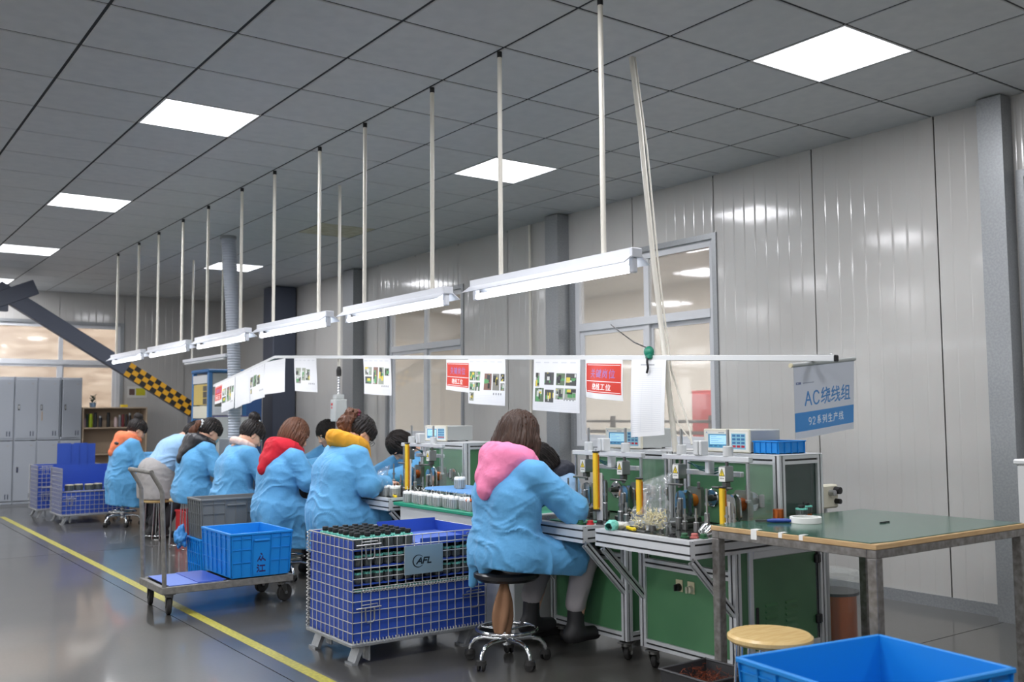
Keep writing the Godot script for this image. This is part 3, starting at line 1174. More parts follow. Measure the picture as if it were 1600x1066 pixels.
# a seated or bending worker facing +x; joints in the person's own axes, floor at y = 0
func person(label: String, at: Vector3, q: Dictionary) -> Node3D:
	var t := thing("person", label, "person", at, q.get("turn", 0.0), "")
	var cell: float = q.get("cell", 0.0125)
	var ph: float = q.get("ph", 0.56)
	var lean: float = deg_to_rad(q.get("lean", 10.0))
	var hp: float = deg_to_rad(q.get("head", 25.0))
	var P := Vector3(0, ph, 0)
	var T := Vector3(sin(lean), cos(lean), 0)
	var bend: float = lean + deg_to_rad(q.get("hunch", 16.0))
	var up := Vector3(sin(bend), cos(bend), 0)
	var C := P + T * 0.25
	var N := C + up * 0.19
	var HB := Basis(Vector3.UP, q.get("head_turn", 0.0)) * Basis(Vector3.BACK, -hp)
	var H: Vector3 = N + Vector3(sin((bend + hp) * 0.5), cos((bend + hp) * 0.5), 0) * 0.13 + HB * Vector3(0.02, 0.012, 0)
	var sh := []
	var el := []
	var wr := []
	var kn := []
	var an := []
	for s in 2:
		var z := 1.0 if s == 0 else -1.0
		sh.append(C + up * 0.14 + Vector3(0.012, 0, z * 0.172))
		el.append(q.el[s] if q.has("el") else Vector3(0.25 + sin(lean) * 0.3, ph + 0.27, z * 0.21))
		wr.append(q.wr[s] if q.has("wr") else Vector3(0.46 + sin(lean) * 0.2, ph + 0.25, z * 0.08))
		kn.append(q.kn[s] if q.has("kn") else Vector3(0.36, ph - 0.05, z * 0.13))
		an.append(q.an[s] if q.has("an") else Vector3(0.32, 0.1, z * 0.12))
	# body: one skin surface with head and hands
	var lo := Vector3(-0.3, 0.0, -0.42)
	var hi := Vector3(0.75, 1.45, 0.42)
	var f := Field.new(lo, hi, 0.02)
	f.cap(P, C, 0.1, 0.1, 0.05)
	f.cap(C, N, 0.1, 0.05, 0.05)
	f.cap(N, H + HB * Vector3(-0.03, -0.1, 0), 0.047, 0.047, 0.03)
	for s in 2:
		var z := 1.0 if s == 0 else -1.0
		f.cap(C + up * 0.1, sh[s], 0.06, 0.045, 0.03)
		f.cap(sh[s], el[s], 0.043, 0.036, 0.02)
		f.cap(el[s], wr[s], 0.036, 0.026, 0.02)
		f.cap(P + Vector3(0, -0.02, z * 0.08), kn[s], 0.075, 0.05, 0.03)
		f.cap(kn[s], an[s], 0.05, 0.034, 0.02)
		f.cap(an[s] + Vector3(-0.03, -0.05, 0), an[s] + Vector3(0.1, -0.06, 0), 0.033, 0.028, 0.02)
	var body := B.new()
	f.into(body)
	var hx := Transform3D(HB, H)
	body.t = hx
	body.add(head_b)
	for s in 2:
		var dir: Vector3 = (wr[s] - el[s]).normalized()
		var zz := dir.cross(Vector3.UP).normalized()
		var yy := zz.cross(dir).normalized()
		body.t = Transform3D(Basis(dir, yy, zz if s == 0 else zz), wr[s])
		if s == 1:
			body.t = body.t * Transform3D(Basis(Vector3.RIGHT, Vector3.UP, Vector3.FORWARD), Vector3.ZERO)
		var first := body.ix.size()
		body.add(hand_b)
		if s == 1:
			for k in range(first, body.ix.size(), 3):
				var sw := body.ix[k + 1]
				body.ix[k + 1] = body.ix[k + 2]
				body.ix[k + 2] = sw
	body.t = Transform3D.IDENTITY
	var bo := obj("body", body, M.skin, t)
	bo.set_meta("label", "skin of head and hands")
	if q.get("face", true):
		var ey := B.new()
		var ir := B.new()
		var br := B.new()
		ey.t = hx
		ir.t = hx
		br.t = hx
		for s: float in [-1.0, 1.0]:
			ey.ball(Vector3(0.083, 0.008, s * 0.031), Vector3(0.012, 0.009, 0.013), 10, 6)
			ir.ball(Vector3(0.0925, 0.006, s * 0.031), Vector3(0.004, 0.006, 0.006), 8, 5)
			br.tube([Vector3(0.096, 0.03, s * 0.012), Vector3(0.093, 0.035, s * 0.032), Vector3(0.08, 0.031, s * 0.05)], [0.002, 0.003, 0.0012], 6)
		var e := obj("eyes", ey, M.eye_white, t)
		obj("iris", ir, M.eye_dark, e)
		obj("eyebrows", br, M[q.get("hair_mat", "hair_black")], t)
		var lp := B.new()
		lp.t = hx
		lp.ball(Vector3(0.094, -0.0605, 0), Vector3(0.004, 0.0065, 0.019), 10, 6)
		obj("lips", lp, M.lip, t)
	# legs
	f = Field.new(Vector3(-0.2, 0.03, -0.3), Vector3(0.62, ph + 0.12, 0.3), 0.014)
	for s in 2:
		var z := 1.0 if s == 0 else -1.0
		f.cap(P + Vector3(0, -0.02, z * 0.08), kn[s], 0.095, 0.068, 0.03)
		f.cap(kn[s], an[s] + Vector3(0, q.get("cuff", 0.04), 0), 0.068, 0.055, 0.03)
	f.ripple(func(p: Vector3) -> float: return folded(p * 1.3, 0.006))
	var tr := B.new()
	f.into(tr)
	obj("trousers", tr, M[q.get("trousers", "trouser_dark")], t)
	for s in 2:
		f = Field.new(an[s] + Vector3(-0.12, -0.1, -0.08), an[s] + Vector3(0.22, 0.16, 0.08), 0.011)
		var a0: Vector3 = an[s]
		f.cap(a0 + Vector3(-0.04, -0.055, 0), a0 + Vector3(0.12, -0.062, 0), 0.04, 0.036, 0.02)
		f.cap(a0 + Vector3(-0.005, -0.05, 0), a0 + Vector3(0.0, q.get("boot", 0.05), 0), 0.046, 0.042, 0.03)
		f.keep(Vector3(0, maxf(0.002, a0.y - 0.098), 0), Vector3.UP)
		var shb := B.new()
		f.into(shb)
		obj("shoe", shb, M.shoe_black, t)
	# coat
	var hem: float = q.get("hem", 0.36)
	var bulk: float = q.get("bulk", 1.0)
	f = Field.new(Vector3(-0.34, hem - (0.14 if q.has("tails") else 0.03), -0.42), Vector3(0.72, N.y + 0.1, 0.42), cell)
	var legs: float = q.get("coat_legs", 0.78)
	for s in 2:
		var z := 1.0 if s == 0 else -1.0
		var zz := Vector3(0, 0, z)
		f.cap(P + zz * 0.07 + Vector3(-0.01, 0, 0), C + up * 0.03 + zz * 0.088, 0.127 * bulk, 0.122 * bulk, 0.05)
		f.cap(C + up * 0.02 + zz * 0.085, C + up * 0.115 + zz * 0.085, 0.12 * bulk, 0.09, 0.04)
		f.cap(C + up * 0.13 + zz * 0.03, sh[s] + Vector3(0, 0.004, 0), 0.08, 0.074, 0.04)
		f.cap(sh[s], el[s], 0.083, 0.075, 0.02)
		f.cap(el[s], el[s].lerp(wr[s], 0.93), 0.076, 0.054, 0.03)
		var hip := P + Vector3(-0.01, -0.03, z * 0.09)
		if q.get("drape", true):
			f.cap(hip, hip.lerp(kn[s], legs), 0.118, 0.1, 0.05)
			f.cap(P + Vector3(-0.03, 0, z * 0.075), Vector3(q.get("tail", -0.05), hem - 0.03, z * 0.085), 0.118, 0.098, 0.06)
			f.cap(P + Vector3(0.05, -0.02, z * 0.1), Vector3(0.1, hem, z * 0.12), 0.115, 0.09, 0.06)
	f.cap(P + Vector3(-0.015, 0, 0), C + up * 0.08, 0.13 * bulk, 0.118 * bulk, 0.05)
	f.cap(C + up * 0.13, N, 0.085, 0.062, 0.04)
	f.keep(N + up * 0.025, -up)
	var amp: float = q.get("fold", 0.011)
	var off: Vector3 = Vector3(at.x, 0, at.z) * 3.7
	f.ripple(func(p: Vector3) -> float: return folded(p + off, amp, ph + off.y), 0.05)
	f.keep(Vector3(0, hem, 0), Vector3(0.14, 0.99, 0).normalized())
	for e: Array in q.get("tails", []):
		f.cap(e[0], e[1], e[2], e[3], 0.03)
	var co := B.new()
	f.into(co)
	obj("coat", co, M[q.get("coat", "coat_blue")], t)
	if q.has("apron"):
		f = Field.new(Vector3(-0.3, 0.3, -0.3), Vector3(0.35, ph + 0.25, 0.3), 0.014)
		f.cap(P + Vector3(-0.01, 0, 0.06), Vector3(0.0, 0.38, 0.09), 0.17, 0.16, 0.05)
		f.cap(P + Vector3(-0.01, 0, -0.06), Vector3(0.0, 0.38, -0.09), 0.165, 0.16, 0.05)
		f.ripple(func(p: Vector3) -> float: return folded(p * 1.2 + off, 0.01), 0.05)
		f.keep(Vector3(0, 0.4, 0), Vector3.UP)
		f.keep(P + T * 0.1, -T)
		var ap := B.new()
		f.into(ap)
		obj("apron", ap, M.apron_grey, t)
	# hair, in the head's own axes
	f = Field.new(Vector3(-0.24, -0.3, -0.17), Vector3(0.15, 0.24, 0.17), 0.0058)
	var style: String = q.get("hair", "bob")
	f.ell(Vector3(-0.012, 0.03, 0), Vector3(0.112, 0.106, 0.09), 0.02)
	match style:
		"long":
			f.ell(Vector3(-0.03, -0.03, 0), Vector3(0.1, 0.13, 0.098), 0.04)
			f.cap(Vector3(-0.05, -0.06, 0.04), Vector3(-0.03, -0.22, 0.05), 0.075, 0.05, 0.04)
			f.cap(Vector3(-0.05, -0.06, -0.04), Vector3(-0.03, -0.2, -0.06), 0.075, 0.05, 0.04)
			f.cap(Vector3(0.04, -0.02, 0.075), Vector3(0.06, -0.2, 0.085), 0.035, 0.02, 0.03)
			f.cap(Vector3(0.04, -0.02, -0.075), Vector3(0.06, -0.2, -0.085), 0.035, 0.02, 0.03)
			f.carve(Vector3(0.13, -0.05, 0), Vector3(0.085, 0.115, 0.058))
		"bob":
			f.ell(Vector3(-0.025, -0.035, 0), Vector3(0.1, 0.1, 0.097), 0.04)
			f.cap(Vector3(0.03, 0.0, 0.078), Vector3(0.045, -0.1, 0.08), 0.035, 0.022, 0.03)
			f.cap(Vector3(0.03, 0.0, -0.078), Vector3(0.045, -0.1, -0.08), 0.035, 0.022, 0.03)
			f.carve(Vector3(0.135, -0.04, 0), Vector3(0.075, 0.085, 0.062))
			f.keep(Vector3(0, -0.125, 0), Vector3.UP)
		"pony":
			f.ell(Vector3(-0.1, 0.065, 0), Vector3(0.03, 0.03, 0.03), 0.03)
			f.cap(Vector3(0.055, 0.06, 0.05), Vector3(0.07, -0.01, 0.072), 0.03, 0.012, 0.02)
			f.cap(Vector3(0.055, 0.06, -0.05), Vector3(0.07, -0.01, -0.072), 0.03, 0.012, 0.02)
			f.carve(Vector3(0.125, -0.075, 0), Vector3(0.1, 0.115, 0.14))
			f.carve(Vector3(0.0, -0.1, 0), Vector3(0.085, 0.085, 0.13))
			f.carve(Vector3(0.03, -0.025, 0), Vector3(0.055, 0.05, 0.14))
		"low_pony":
			f.ell(Vector3(-0.1, 0.02, 0), Vector3(0.028, 0.028, 0.028), 0.03)
			f.cap(Vector3(0.055, 0.06, 0.05), Vector3(0.07, -0.02, 0.072), 0.03, 0.012, 0.02)
			f.cap(Vector3(0.055, 0.06, -0.05), Vector3(0.07, -0.02, -0.072), 0.03, 0.012, 0.02)
			f.carve(Vector3(0.125, -0.075, 0), Vector3(0.1, 0.115, 0.14))
			f.carve(Vector3(0.0, -0.105, 0), Vector3(0.085, 0.085, 0.13))
			f.carve(Vector3(0.03, -0.025, 0), Vector3(0.055, 0.05, 0.14))
		"bun":
			f.ell(Vector3(-0.07, 0.135, 0), Vector3(0.052, 0.045, 0.05), 0.012)
			f.cap(Vector3(0.06, 0.06, 0.045), Vector3(0.075, 0.01, 0.068), 0.028, 0.012, 0.02)
			f.cap(Vector3(0.06, 0.06, -0.045), Vector3(0.075, 0.01, -0.068), 0.028, 0.012, 0.02)
			f.carve(Vector3(0.125, -0.07, 0), Vector3(0.1, 0.11, 0.14))
			f.carve(Vector3(0.0, -0.1, 0), Vector3(0.085, 0.085, 0.13))
			f.carve(Vector3(0.03, -0.025, 0), Vector3(0.055, 0.05, 0.14))
	var curly: float = q.get("curl", 0.0)
	f.ripple(func(p: Vector3) -> float:
		var back := clampf((-p.x - 0.07) * 18.0, 0.0, 1.0) * curly
		var a := atan2(p.z, p.x + 0.02)
		return strand.get_noise_3d(a * 13.0, p.y * 5.0, p.x * 5.0) * 0.009 + strand.get_noise_3d(a * 30.0, p.y * 6.0, 4.0) * 0.004 + back * strand.get_noise_3d(p.x * 40.0, p.y * 40.0, p.z * 40.0) * 0.018, 0.03)
	var hb := B.new()
	f.into(hb, hx)
	var ho := obj("hair", hb, M[q.get("hair_mat", "hair_black")], t)
	if q.get("band", "") != "":
		var bd := B.new()
		bd.t = hx
		if style == "bun":
			for k in 5:
				bd.ball(Vector3(-0.03, 0.128, -0.04 + 0.02 * k), Vector3(0.012, 0.007, 0.012), 8, 5)
		else:
			for k in 8:
				var g := TAU * k / 8
				var px := Vector3(-0.107, 0.072, 0) if style == "pony" else Vector3(-0.112, 0.012, 0)
				bd.ball(px + Vector3(-0.012 * cos(g), 0.03 * cos(g), 0.032 * sin(g)), Vector3(0.014, 0.014, 0.014), 8, 5)
		obj("hair_band", bd, M[q.band], ho)
	if style == "pony" or style == "low_pony":
		var S: Vector3 = H + HB * (Vector3(-0.112, 0.07, 0) if style == "pony" else Vector3(-0.115, 0.015, 0))
		f = Field.new(S + Vector3(-0.18, -0.24, -0.1), S + Vector3(0.08, 0.08, 0.1), 0.0065)
		var w := 1.0 if style == "pony" else 0.6
		f.cap(S + Vector3(0.015, 0, 0), S + Vector3(-0.035 * w, 0.005, 0), 0.026, 0.036 * w, 0.02)
		f.cap(S + Vector3(-0.035 * w, 0.005, 0), S + Vector3(-0.075, -0.06, 0), 0.04 * w, 0.05 * w, 0.03)
		f.cap(S + Vector3(-0.075, -0.06, 0), S + Vector3(-0.085, -0.15, 0.01), 0.05 * w, 0.03 * w, 0.03)
		f.ripple(func(p: Vector3) -> float: return strand.get_noise_3d(p.x * 30.0, p.y * (24.0 if curly > 0 else 5.0), p.z * 30.0) * 0.014, 0.03)
		var pb := B.new()
		f.into(pb)
		obj("ponytail", pb, M.hair_auburn, ho)
	# what is worn round the neck
	var wear: String = q.get("wear", "")
	if wear != "":
		f = Field.new(N + Vector3(-0.3, -0.24, -0.22), N + Vector3(0.24, 0.2, 0.22), 0.0095)
		var wr0: float = {"hood": 0.042, "scarf": 0.05, "collar": 0.024}[wear]
		var rad: float = 0.088 if wear != "collar" else 0.075
		var yo: float = {"hood": 0.005, "scarf": 0.02, "collar": 0.02}[wear]
		for k in 12:
			var g0 := TAU * k / 12
			var g1 := TAU * (k + 1) / 12
			var p0 := N + up * yo + Vector3(cos(g0) * rad, 0.02 - 0.035 * cos(g0), sin(g0) * (rad + 0.012))
			var p1 := N + up * yo + Vector3(cos(g1) * rad, 0.02 - 0.035 * cos(g1), sin(g1) * (rad + 0.012))
			f.cap(p0, p1, wr0, wr0, 0.03)
		if wear == "hood":
			for z: float in [-1.0, 1.0]:
				f.cap(N + Vector3(-0.075, 0.045, z * 0.085), N + up * -0.13 + Vector3(-0.135, 0, z * 0.02), 0.05, 0.035, 0.05)
				f.cap(N + Vector3(-0.02, 0.03, z * 0.105), N + up * -0.06 + Vector3(-0.12, 0, z * 0.06), 0.045, 0.04, 0.05)
			f.cap(N + Vector3(-0.09, 0.04, 0.06), N + Vector3(-0.09, 0.04, -0.06), 0.045, 0.045, 0.04)
			f.cap(N + Vector3(-0.12, 0.0, 0), N + up * -0.16 + Vector3(-0.14, 0, 0), 0.045, 0.014, 0.04)
			for k in 9:
				var g0 := PI * (0.35 + 1.3 * k / 9.0)
				var g1 := PI * (0.35 + 1.3 * (k + 1) / 9.0)
				f.cap(N + Vector3(-0.005 + cos(g0) * 0.1, 0.062 - 0.03 * cos(g0), sin(g0) * 0.125), N + Vector3(-0.005 + cos(g1) * 0.1, 0.062 - 0.03 * cos(g1), sin(g1) * 0.125), 0.02, 0.02, 0.008)
		elif wear == "scarf":
			for k in 12:
				var g0 := TAU * k / 12
				var g1 := TAU * (k + 1) / 12
				f.cap(N + Vector3(cos(g0) * 0.1, 0.05 - 0.05 * cos(g0), sin(g0) * 0.11), N + Vector3(cos(g1) * 0.1, 0.05 - 0.05 * cos(g1), sin(g1) * 0.11), 0.035, 0.035, 0.02)
			f.cap(N + Vector3(0.1, 0.0, 0.06), N + Vector3(0.13, -0.2, 0.07), 0.042, 0.03, 0.03)
		f.ripple(func(p: Vector3) -> float: return folded(p * 1.5 + off, 0.009 if wear == "scarf" else 0.005), 0.04)
		var wb := B.new()
		f.into(wb)
		var wo := obj("hood" if wear == "hood" else ("scarf" if wear == "scarf" else "collar"), wb, M[q.wear_mat], t)
		if q.has("patch"):
			obj("patch", B.new().ball(N + up * -0.03 + Vector3(-0.135, 0, 0.07), Vector3(0.035, 0.028, 0.045), 12, 8), M.hood_black, wo)
	if q.get("mask", false):
		var mk := B.new()
		mk.t = hx
		mk.sheet(14, 10, func(u: float, v: float) -> Vector3:
			var g := lerpf(1.25, -1.25, u)
			var y := lerpf(-0.012, -0.105, v)
			var r := 0.112 - 0.03 * v * v - 0.012 * absf(g)
			return Vector3(cos(g) * r * 0.98 + 0.004, y, sin(g) * r * 0.72))
		obj("face_mask", mk, M.mask_blue, t)
	if q.get("glasses", false):
		var gl := B.new()
		gl.t = hx
		for s: float in [-1.0, 1.0]:
			var ring := []
			for k in 17:
				ring.append(Vector3(0.112, 0.006 + 0.019 * sin(TAU * k / 16), s * 0.034 + 0.025 * cos(TAU * k / 16)))
			gl.tube(ring, 0.0018, 6, false)
			gl.tube([Vector3(0.112, 0.012, s * 0.059), Vector3(0.09, 0.014, s * 0.074), Vector3(0.0, 0.012, s * 0.08)], 0.0018, 6)
		obj("glasses", gl, M.steel_dark, t)
	return t

func people() -> void:
	people_materials()
	make_protos()
	person("woman with long brown hair and a pink hood on a swivel stool", Vector3(2.87, 0, -4.03), {"cell": 0.0098, "ph": 0.55, "lean": 0.0, "hunch": 12.0, "head": 14.0, "hair": "long", "hair_mat": "hair_brown", "wear": "hood", "wear_mat": "hood_pink", "trousers": "trouser_grey", "hem": 0.462, "bulk": 1.02, "face": false, "tails": [[Vector3(-0.1, 0.5, -0.1), Vector3(-0.12, 0.38, -0.13), 0.05, 0.02], [Vector3(-0.12, 0.5, 0.0), Vector3(-0.135, 0.41, -0.03), 0.04, 0.015]],
		"el": [Vector3(0.24, 0.765, 0.235), Vector3(0.27, 0.77, -0.22)], "wr": [Vector3(0.3, 0.79, 0.04), Vector3(0.31, 0.79, -0.1)],
		"kn": [Vector3(0.375, 0.505, 0.17), Vector3(0.35, 0.5, -0.12)], "an": [Vector3(0.34, 0.17, 0.13), Vector3(0.2, 0.2, -0.06)], "cuff": 0.1, "boot": 0.1})
	person("woman in a mustard yellow scarf with a curly ponytail and glasses", Vector3(2.9, 0, -6.08), {"cell": 0.0098, "ph": 0.58, "lean": 5.0, "hunch": 18.0, "head": 46.0, "hair": "pony", "hair_mat": "hair_black", "curl": 1.0, "band": "scrunchie", "wear": "scarf", "wear_mat": "scarf_mustard", "glasses": true, "hem": 0.3, "bulk": 1.08, "fold": 0.0095,
		"el": [Vector3(0.15, 0.765, 0.235), Vector3(0.2, 0.78, -0.22)], "wr": [Vector3(0.33, 0.765, 0.13), Vector3(0.35, 0.77, -0.05)]})
	person("woman with a short brown bob and a red hood", Vector3(2.91, 0, -7.1), {"cell": 0.0105, "ph": 0.53, "lean": 4.0, "hunch": 14.0, "head": 28.0, "hair": "bob", "hair_mat": "hair_auburn", "wear": "hood", "wear_mat": "hood_red", "hem": 0.25, "bulk": 1.06,
		"el": [Vector3(0.16, 0.74, 0.235), Vector3(0.2, 0.76, -0.22)], "wr": [Vector3(0.4, 0.82, 0.12), Vector3(0.46, 0.8, -0.05)]})
	person("woman with a black bun and a pale pink collar", Vector3(2.91, 0, -8.06), {"ph": 0.53, "lean": 4.0, "head": 38.0, "hair": "bun", "band": "white_plastic", "wear": "collar", "wear_mat": "collar_cream", "hem": 0.3, "bulk": 1.05,
		"el": [Vector3(0.2, 0.73, 0.23), Vector3(0.22, 0.76, -0.22)], "wr": [Vector3(0.43, 0.83, 0.08), Vector3(0.46, 0.82, -0.05)]})
	person("woman with a black hood, a low ponytail and a face mask", Vector3(2.92, 0, -9.14), {"ph": 0.54, "lean": 4.0, "head": 36.0, "hair": "low_pony", "band": "white_plastic", "wear": "hood", "wear_mat": "hood_black", "mask": true, "hem": 0.42, "bulk": 1.1, "el": [Vector3(0.17, 0.73, 0.24), Vector3(0.2, 0.76, -0.22)]})
	person("worker bending forward in a pale coat with a grey apron", Vector3(2.9, 0, -10.2), {"ph": 0.66, "lean": 32.0, "hunch": 18.0, "head": 60.0, "hair": "bob", "coat": "coat_pale", "apron": true, "hem": 0.56, "bulk": 1.0, "drape": false,
		"kn": [Vector3(0.2, 0.42, 0.12), Vector3(0.15, 0.42, -0.12)], "an": [Vector3(0.05, 0.1, 0.13), Vector3(0.02, 0.1, -0.13)],
		"el": [Vector3(0.42, 0.72, 0.2), Vector3(0.42, 0.74, -0.2)], "wr": [Vector3(0.56, 0.74, 0.06), Vector3(0.56, 0.74, -0.08)]})
	person("woman in an orange hood seated farthest along the row", Vector3(2.9, 0, -11.55), {"ph": 0.53, "lean": 3.0, "head": 34.0, "hair": "bun", "wear": "hood", "wear_mat": "hood_orange", "patch": true, "hem": 0.23, "bulk": 1.08, "el": [Vector3(0.15, 0.7, 0.23), Vector3(0.2, 0.74, -0.22)]})
	# workers across the line, facing back
	person("dark-haired worker in a navy collar behind the second machine", Vector3(4.3, 0, -5.36), {"turn": PI, "ph": 0.37, "lean": 5.0, "head": 45.0, "hair": "bob", "hair_mat": "hair_black", "wear": "hood", "wear_mat": "jacket_navy", "coat": "coat_pale", "hem": 0.25, "face": false, "kn": [Vector3(0.3, 0.4, 0.13), Vector3(0.3, 0.4, -0.13)], "wr": [Vector3(0.3, 0.78, 0.08), Vector3(0.3, 0.78, -0.08)], "el": [Vector3(0.15, 0.66, 0.24), Vector3(0.15, 0.66, -0.24)]})
	person("worker with bowed black hair behind the middle machine", Vector3(4.26, 0, -7.2), {"turn": PI, "ph": 0.47, "lean": 8.0, "head": 62.0, "hair": "bob", "hair_mat": "hair_black", "hem": 0.3, "face": false})
	person("worker with black hair behind the grey torque tool", Vector3(4.26, 0, -8.72), {"turn": PI, "ph": 0.51, "lean": 5.0, "head": 30.0, "hair": "bob", "hair_mat": "hair_black", "hem": 0.3})

# ---------------------------------------------------------------- winding machines
# aluminium extrusion with slots: a square section of modules, pushed from a to b
func profile(al: B, blk: B, a: Vector3, b: Vector3, w: float, h: float, up := Vector3.UP) -> void:
	var d := (b - a)
	var len := d.length()
	d /= len
	if absf(d.dot(up)) > 0.99:
		up = Vector3.RIGHT
	var sx := up.cross(d).normalized()
	var sy := d.cross(sx).normalized()
	var f := Transform3D(Basis(sx, sy, d), a)
	var pts := PackedVector2Array()
	var slot := 0.0045
	var dep := 0.007
	var hw := w / 2
	var hh := h / 2
	var edge := func(p0: Vector2, p1: Vector2) -> void:
		var l := p0.distance_to(p1)
		var dir := (p1 - p0) / l
		var inn := Vector2(-dir.y, dir.x)
		pts.append(p0)
		var nm := maxi(1, roundi(l / 0.04))
		for k in nm:
			var c := p0 + dir * l * (k + 0.5) / nm
			pts.append(c - dir * slot)
			pts.append(c - dir * slot + inn * dep)
			pts.append(c + dir * slot + inn * dep)
			pts.append(c + dir * slot)
	edge.call(Vector2(-hw, -hh), Vector2(hw, -hh))
	edge.call(Vector2(hw, -hh), Vector2(hw, hh))
	edge.call(Vector2(hw, hh), Vector2(-hw, hh))
	edge.call(Vector2(-hw, hh), Vector2(-hw, -hh))
	al.prism(pts, 0, len, f)
	blk.box(a + d * len / 2, Vector3(w - 0.01, h - 0.01, len - 0.002), f.basis)

func bar_part(root: Node3D, a: Vector3, b: Vector3, w := 0.04, h := 0.04) -> void:
	var al := B.new()
	var bk := B.new()
	profile(al, bk, a, b, w, h)
	obj2("profile_bar", [[al, M.alu], [bk, M.black_plastic]], root)

func caster(root: Node3D, at: Vector3, r := 0.038, turn := 0.0, tyre: Material = null) -> void:
	var fk := B.new()
	fk.t = Transform3D(Basis(Vector3.UP, turn), at)
	fk.cspan(Vector3(-0.035, 2 * r + 0.016, -0.035), Vector3(0.035, 2 * r + 0.022, 0.035), 0.002)
	fk.lathe([Vector2(0, 2 * r), Vector2(0.026, 2 * r), Vector2(0.026, 2 * r + 0.016), Vector2(0, 2 * r + 0.016)], 12)
	for s: float in [-1.0, 1.0]:
		fk.prism(PackedVector2Array([Vector2(-0.022, 2 * r), Vector2(0.022, 2 * r), Vector2(0.036, r - 0.01), Vector2(0.014, r - 0.012)]), s * 0.019 - 0.0015, s * 0.019 + 0.0015)
	var f := obj("caster", fk, M.steel_dark, root)
	var wh := B.new()
	wh.t = fk.t
	var bs := Basis(Vector3.RIGHT, PI / 2)
	wh.lathe([Vector2(0.012, -0.013), Vector2(r - 0.005, -0.014), Vector2(r, -0.009), Vector2(r, 0.009), Vector2(r - 0.005, 0.014), Vector2(0.012, 0.013)], 18, Vector3(0.022, r, 0), bs)
	obj("wheel", wh, tyre if tyre else M.black_rubber, f)
	var hb := B.new()
	hb.t = fk.t
	hb.lathe([Vector2(0, -0.021), Vector2(0.011, -0.021), Vector2(0.011, 0.021), Vector2(0, 0.021)], 10, Vector3(0.022, r, 0), bs)
	obj("axle", hb, M.steel, f)

func machine_materials() -> void:
	var m := mat("machine_green", Color.WHITE, 0.38)
	m.albedo_texture = noise_tex(0.01, rgb(72, 123, 84), rgb(82, 133, 92), 256, 3, 41)
	tri(m, 1.0, false)
	mat("plate_steel", rgb(92, 94, 90), 0.18, 0.8)
	mat("curtain_yellow", rgb(232, 190, 44), 0.3)
	mat("curtain_amber", rgb(178, 104, 22), 0.2)
	mat("jig_plate", rgb(118, 126, 118), 0.35, 0.5)
	mat("copper", rgb(196, 104, 52), 0.28, 0.85)
	mat("mirror_steel", rgb(196, 198, 198), 0.14, 1.0)
	mat("button_red", rgb(186, 40, 44), 0.4)
	mat("button_green", rgb(30, 84, 50), 0.4)
	mat("button_pink", rgb(186, 104, 98), 0.4)
	mat("mat_green", rgb(28, 142, 108), 0.4)
	mat("label_cream", rgb(214, 206, 172), 0.6)
	mat("box_cream", rgb(216, 212, 192), 0.5)
	mat("box_grey", rgb(176, 180, 178), 0.5)
	mat("white_plastic", rgb(212, 214, 214), 0.4)
	mat("hose_teal", rgb(30, 92, 96), 0.4)
	m = mat("smoke_glass", Color(0.2, 0.3, 0.27, 0.55), 0.08)
	m.transparency = BaseMaterial3D.TRANSPARENCY_ALPHA
	# warning label: triangle with a flash
	var im := canvas(64, 96, rgb(232, 231, 224))
	for y in range(10, 58):
		var hw := (y - 10) * 0.56
		rect(im, int(32 - hw), y, int(hw * 2) + 1, 1, rgb(238, 210, 52))
	stroke(im, Vector2(32, 10), Vector2(5, 58), 4, rgb(20, 20, 20))
	stroke(im, Vector2(32, 10), Vector2(59, 58), 4, rgb(20, 20, 20))
	stroke(im, Vector2(5, 58), Vector2(59, 58), 4, rgb(20, 20, 20))
	glyph(im, "bolt", Vector2(22, 24), Vector2(20, 30), 4, rgb(20, 20, 20))
	for k in 4:
		rect(im, 12 + k * 11, 70, 7, 9, rgb(120, 120, 118))
	printed("warning_print", im)
	# control box front: display and keypad
	im = canvas(300, 128, rgb(226, 224, 212))
	rect(im, 8, 12, 284, 108, rgb(233, 233, 228))
	rect(im, 30, 26, 140, 82, rgb(92, 168, 206))
	rect(im, 40, 34, 120, 52, rgb(178, 226, 246))
	for k in 4:
		rect(im, 38 + k * 32, 94, 20, 6, rgb(60, 110, 160))
	rect(im, 186, 22, 92, 92, rgb(140, 196, 216))
	for r in 4:
		for c in 3:
			rect(im, 192 + c * 29, 28 + r * 21, 22, 13, rgb(64, 118, 168) if r < 3 else rgb(186, 40, 62))
	rect(im, 100, 16, 40, 4, rgb(120, 130, 140))
	stroke(im, Vector2(14, 22), Vector2(19, 13), 2, rgb(60, 110, 170))
	stroke(im, Vector2(24, 22), Vector2(19, 13), 2, rgb(60, 110, 170))
	printed("keypad_print", im, 0.4)
	im = canvas(128, 64, rgb(186, 230, 250))
	for k in 4:
		rect(im, 10, 8 + k * 14, 40 + (k * 37) % 60, 5, rgb(120, 184, 220))
	var scr := printed("screen_print", im, 0.3)
	scr.emission_enabled = true
	scr.emission = rgb(150, 205, 230)
	scr.emission_energy_multiplier = 0.35

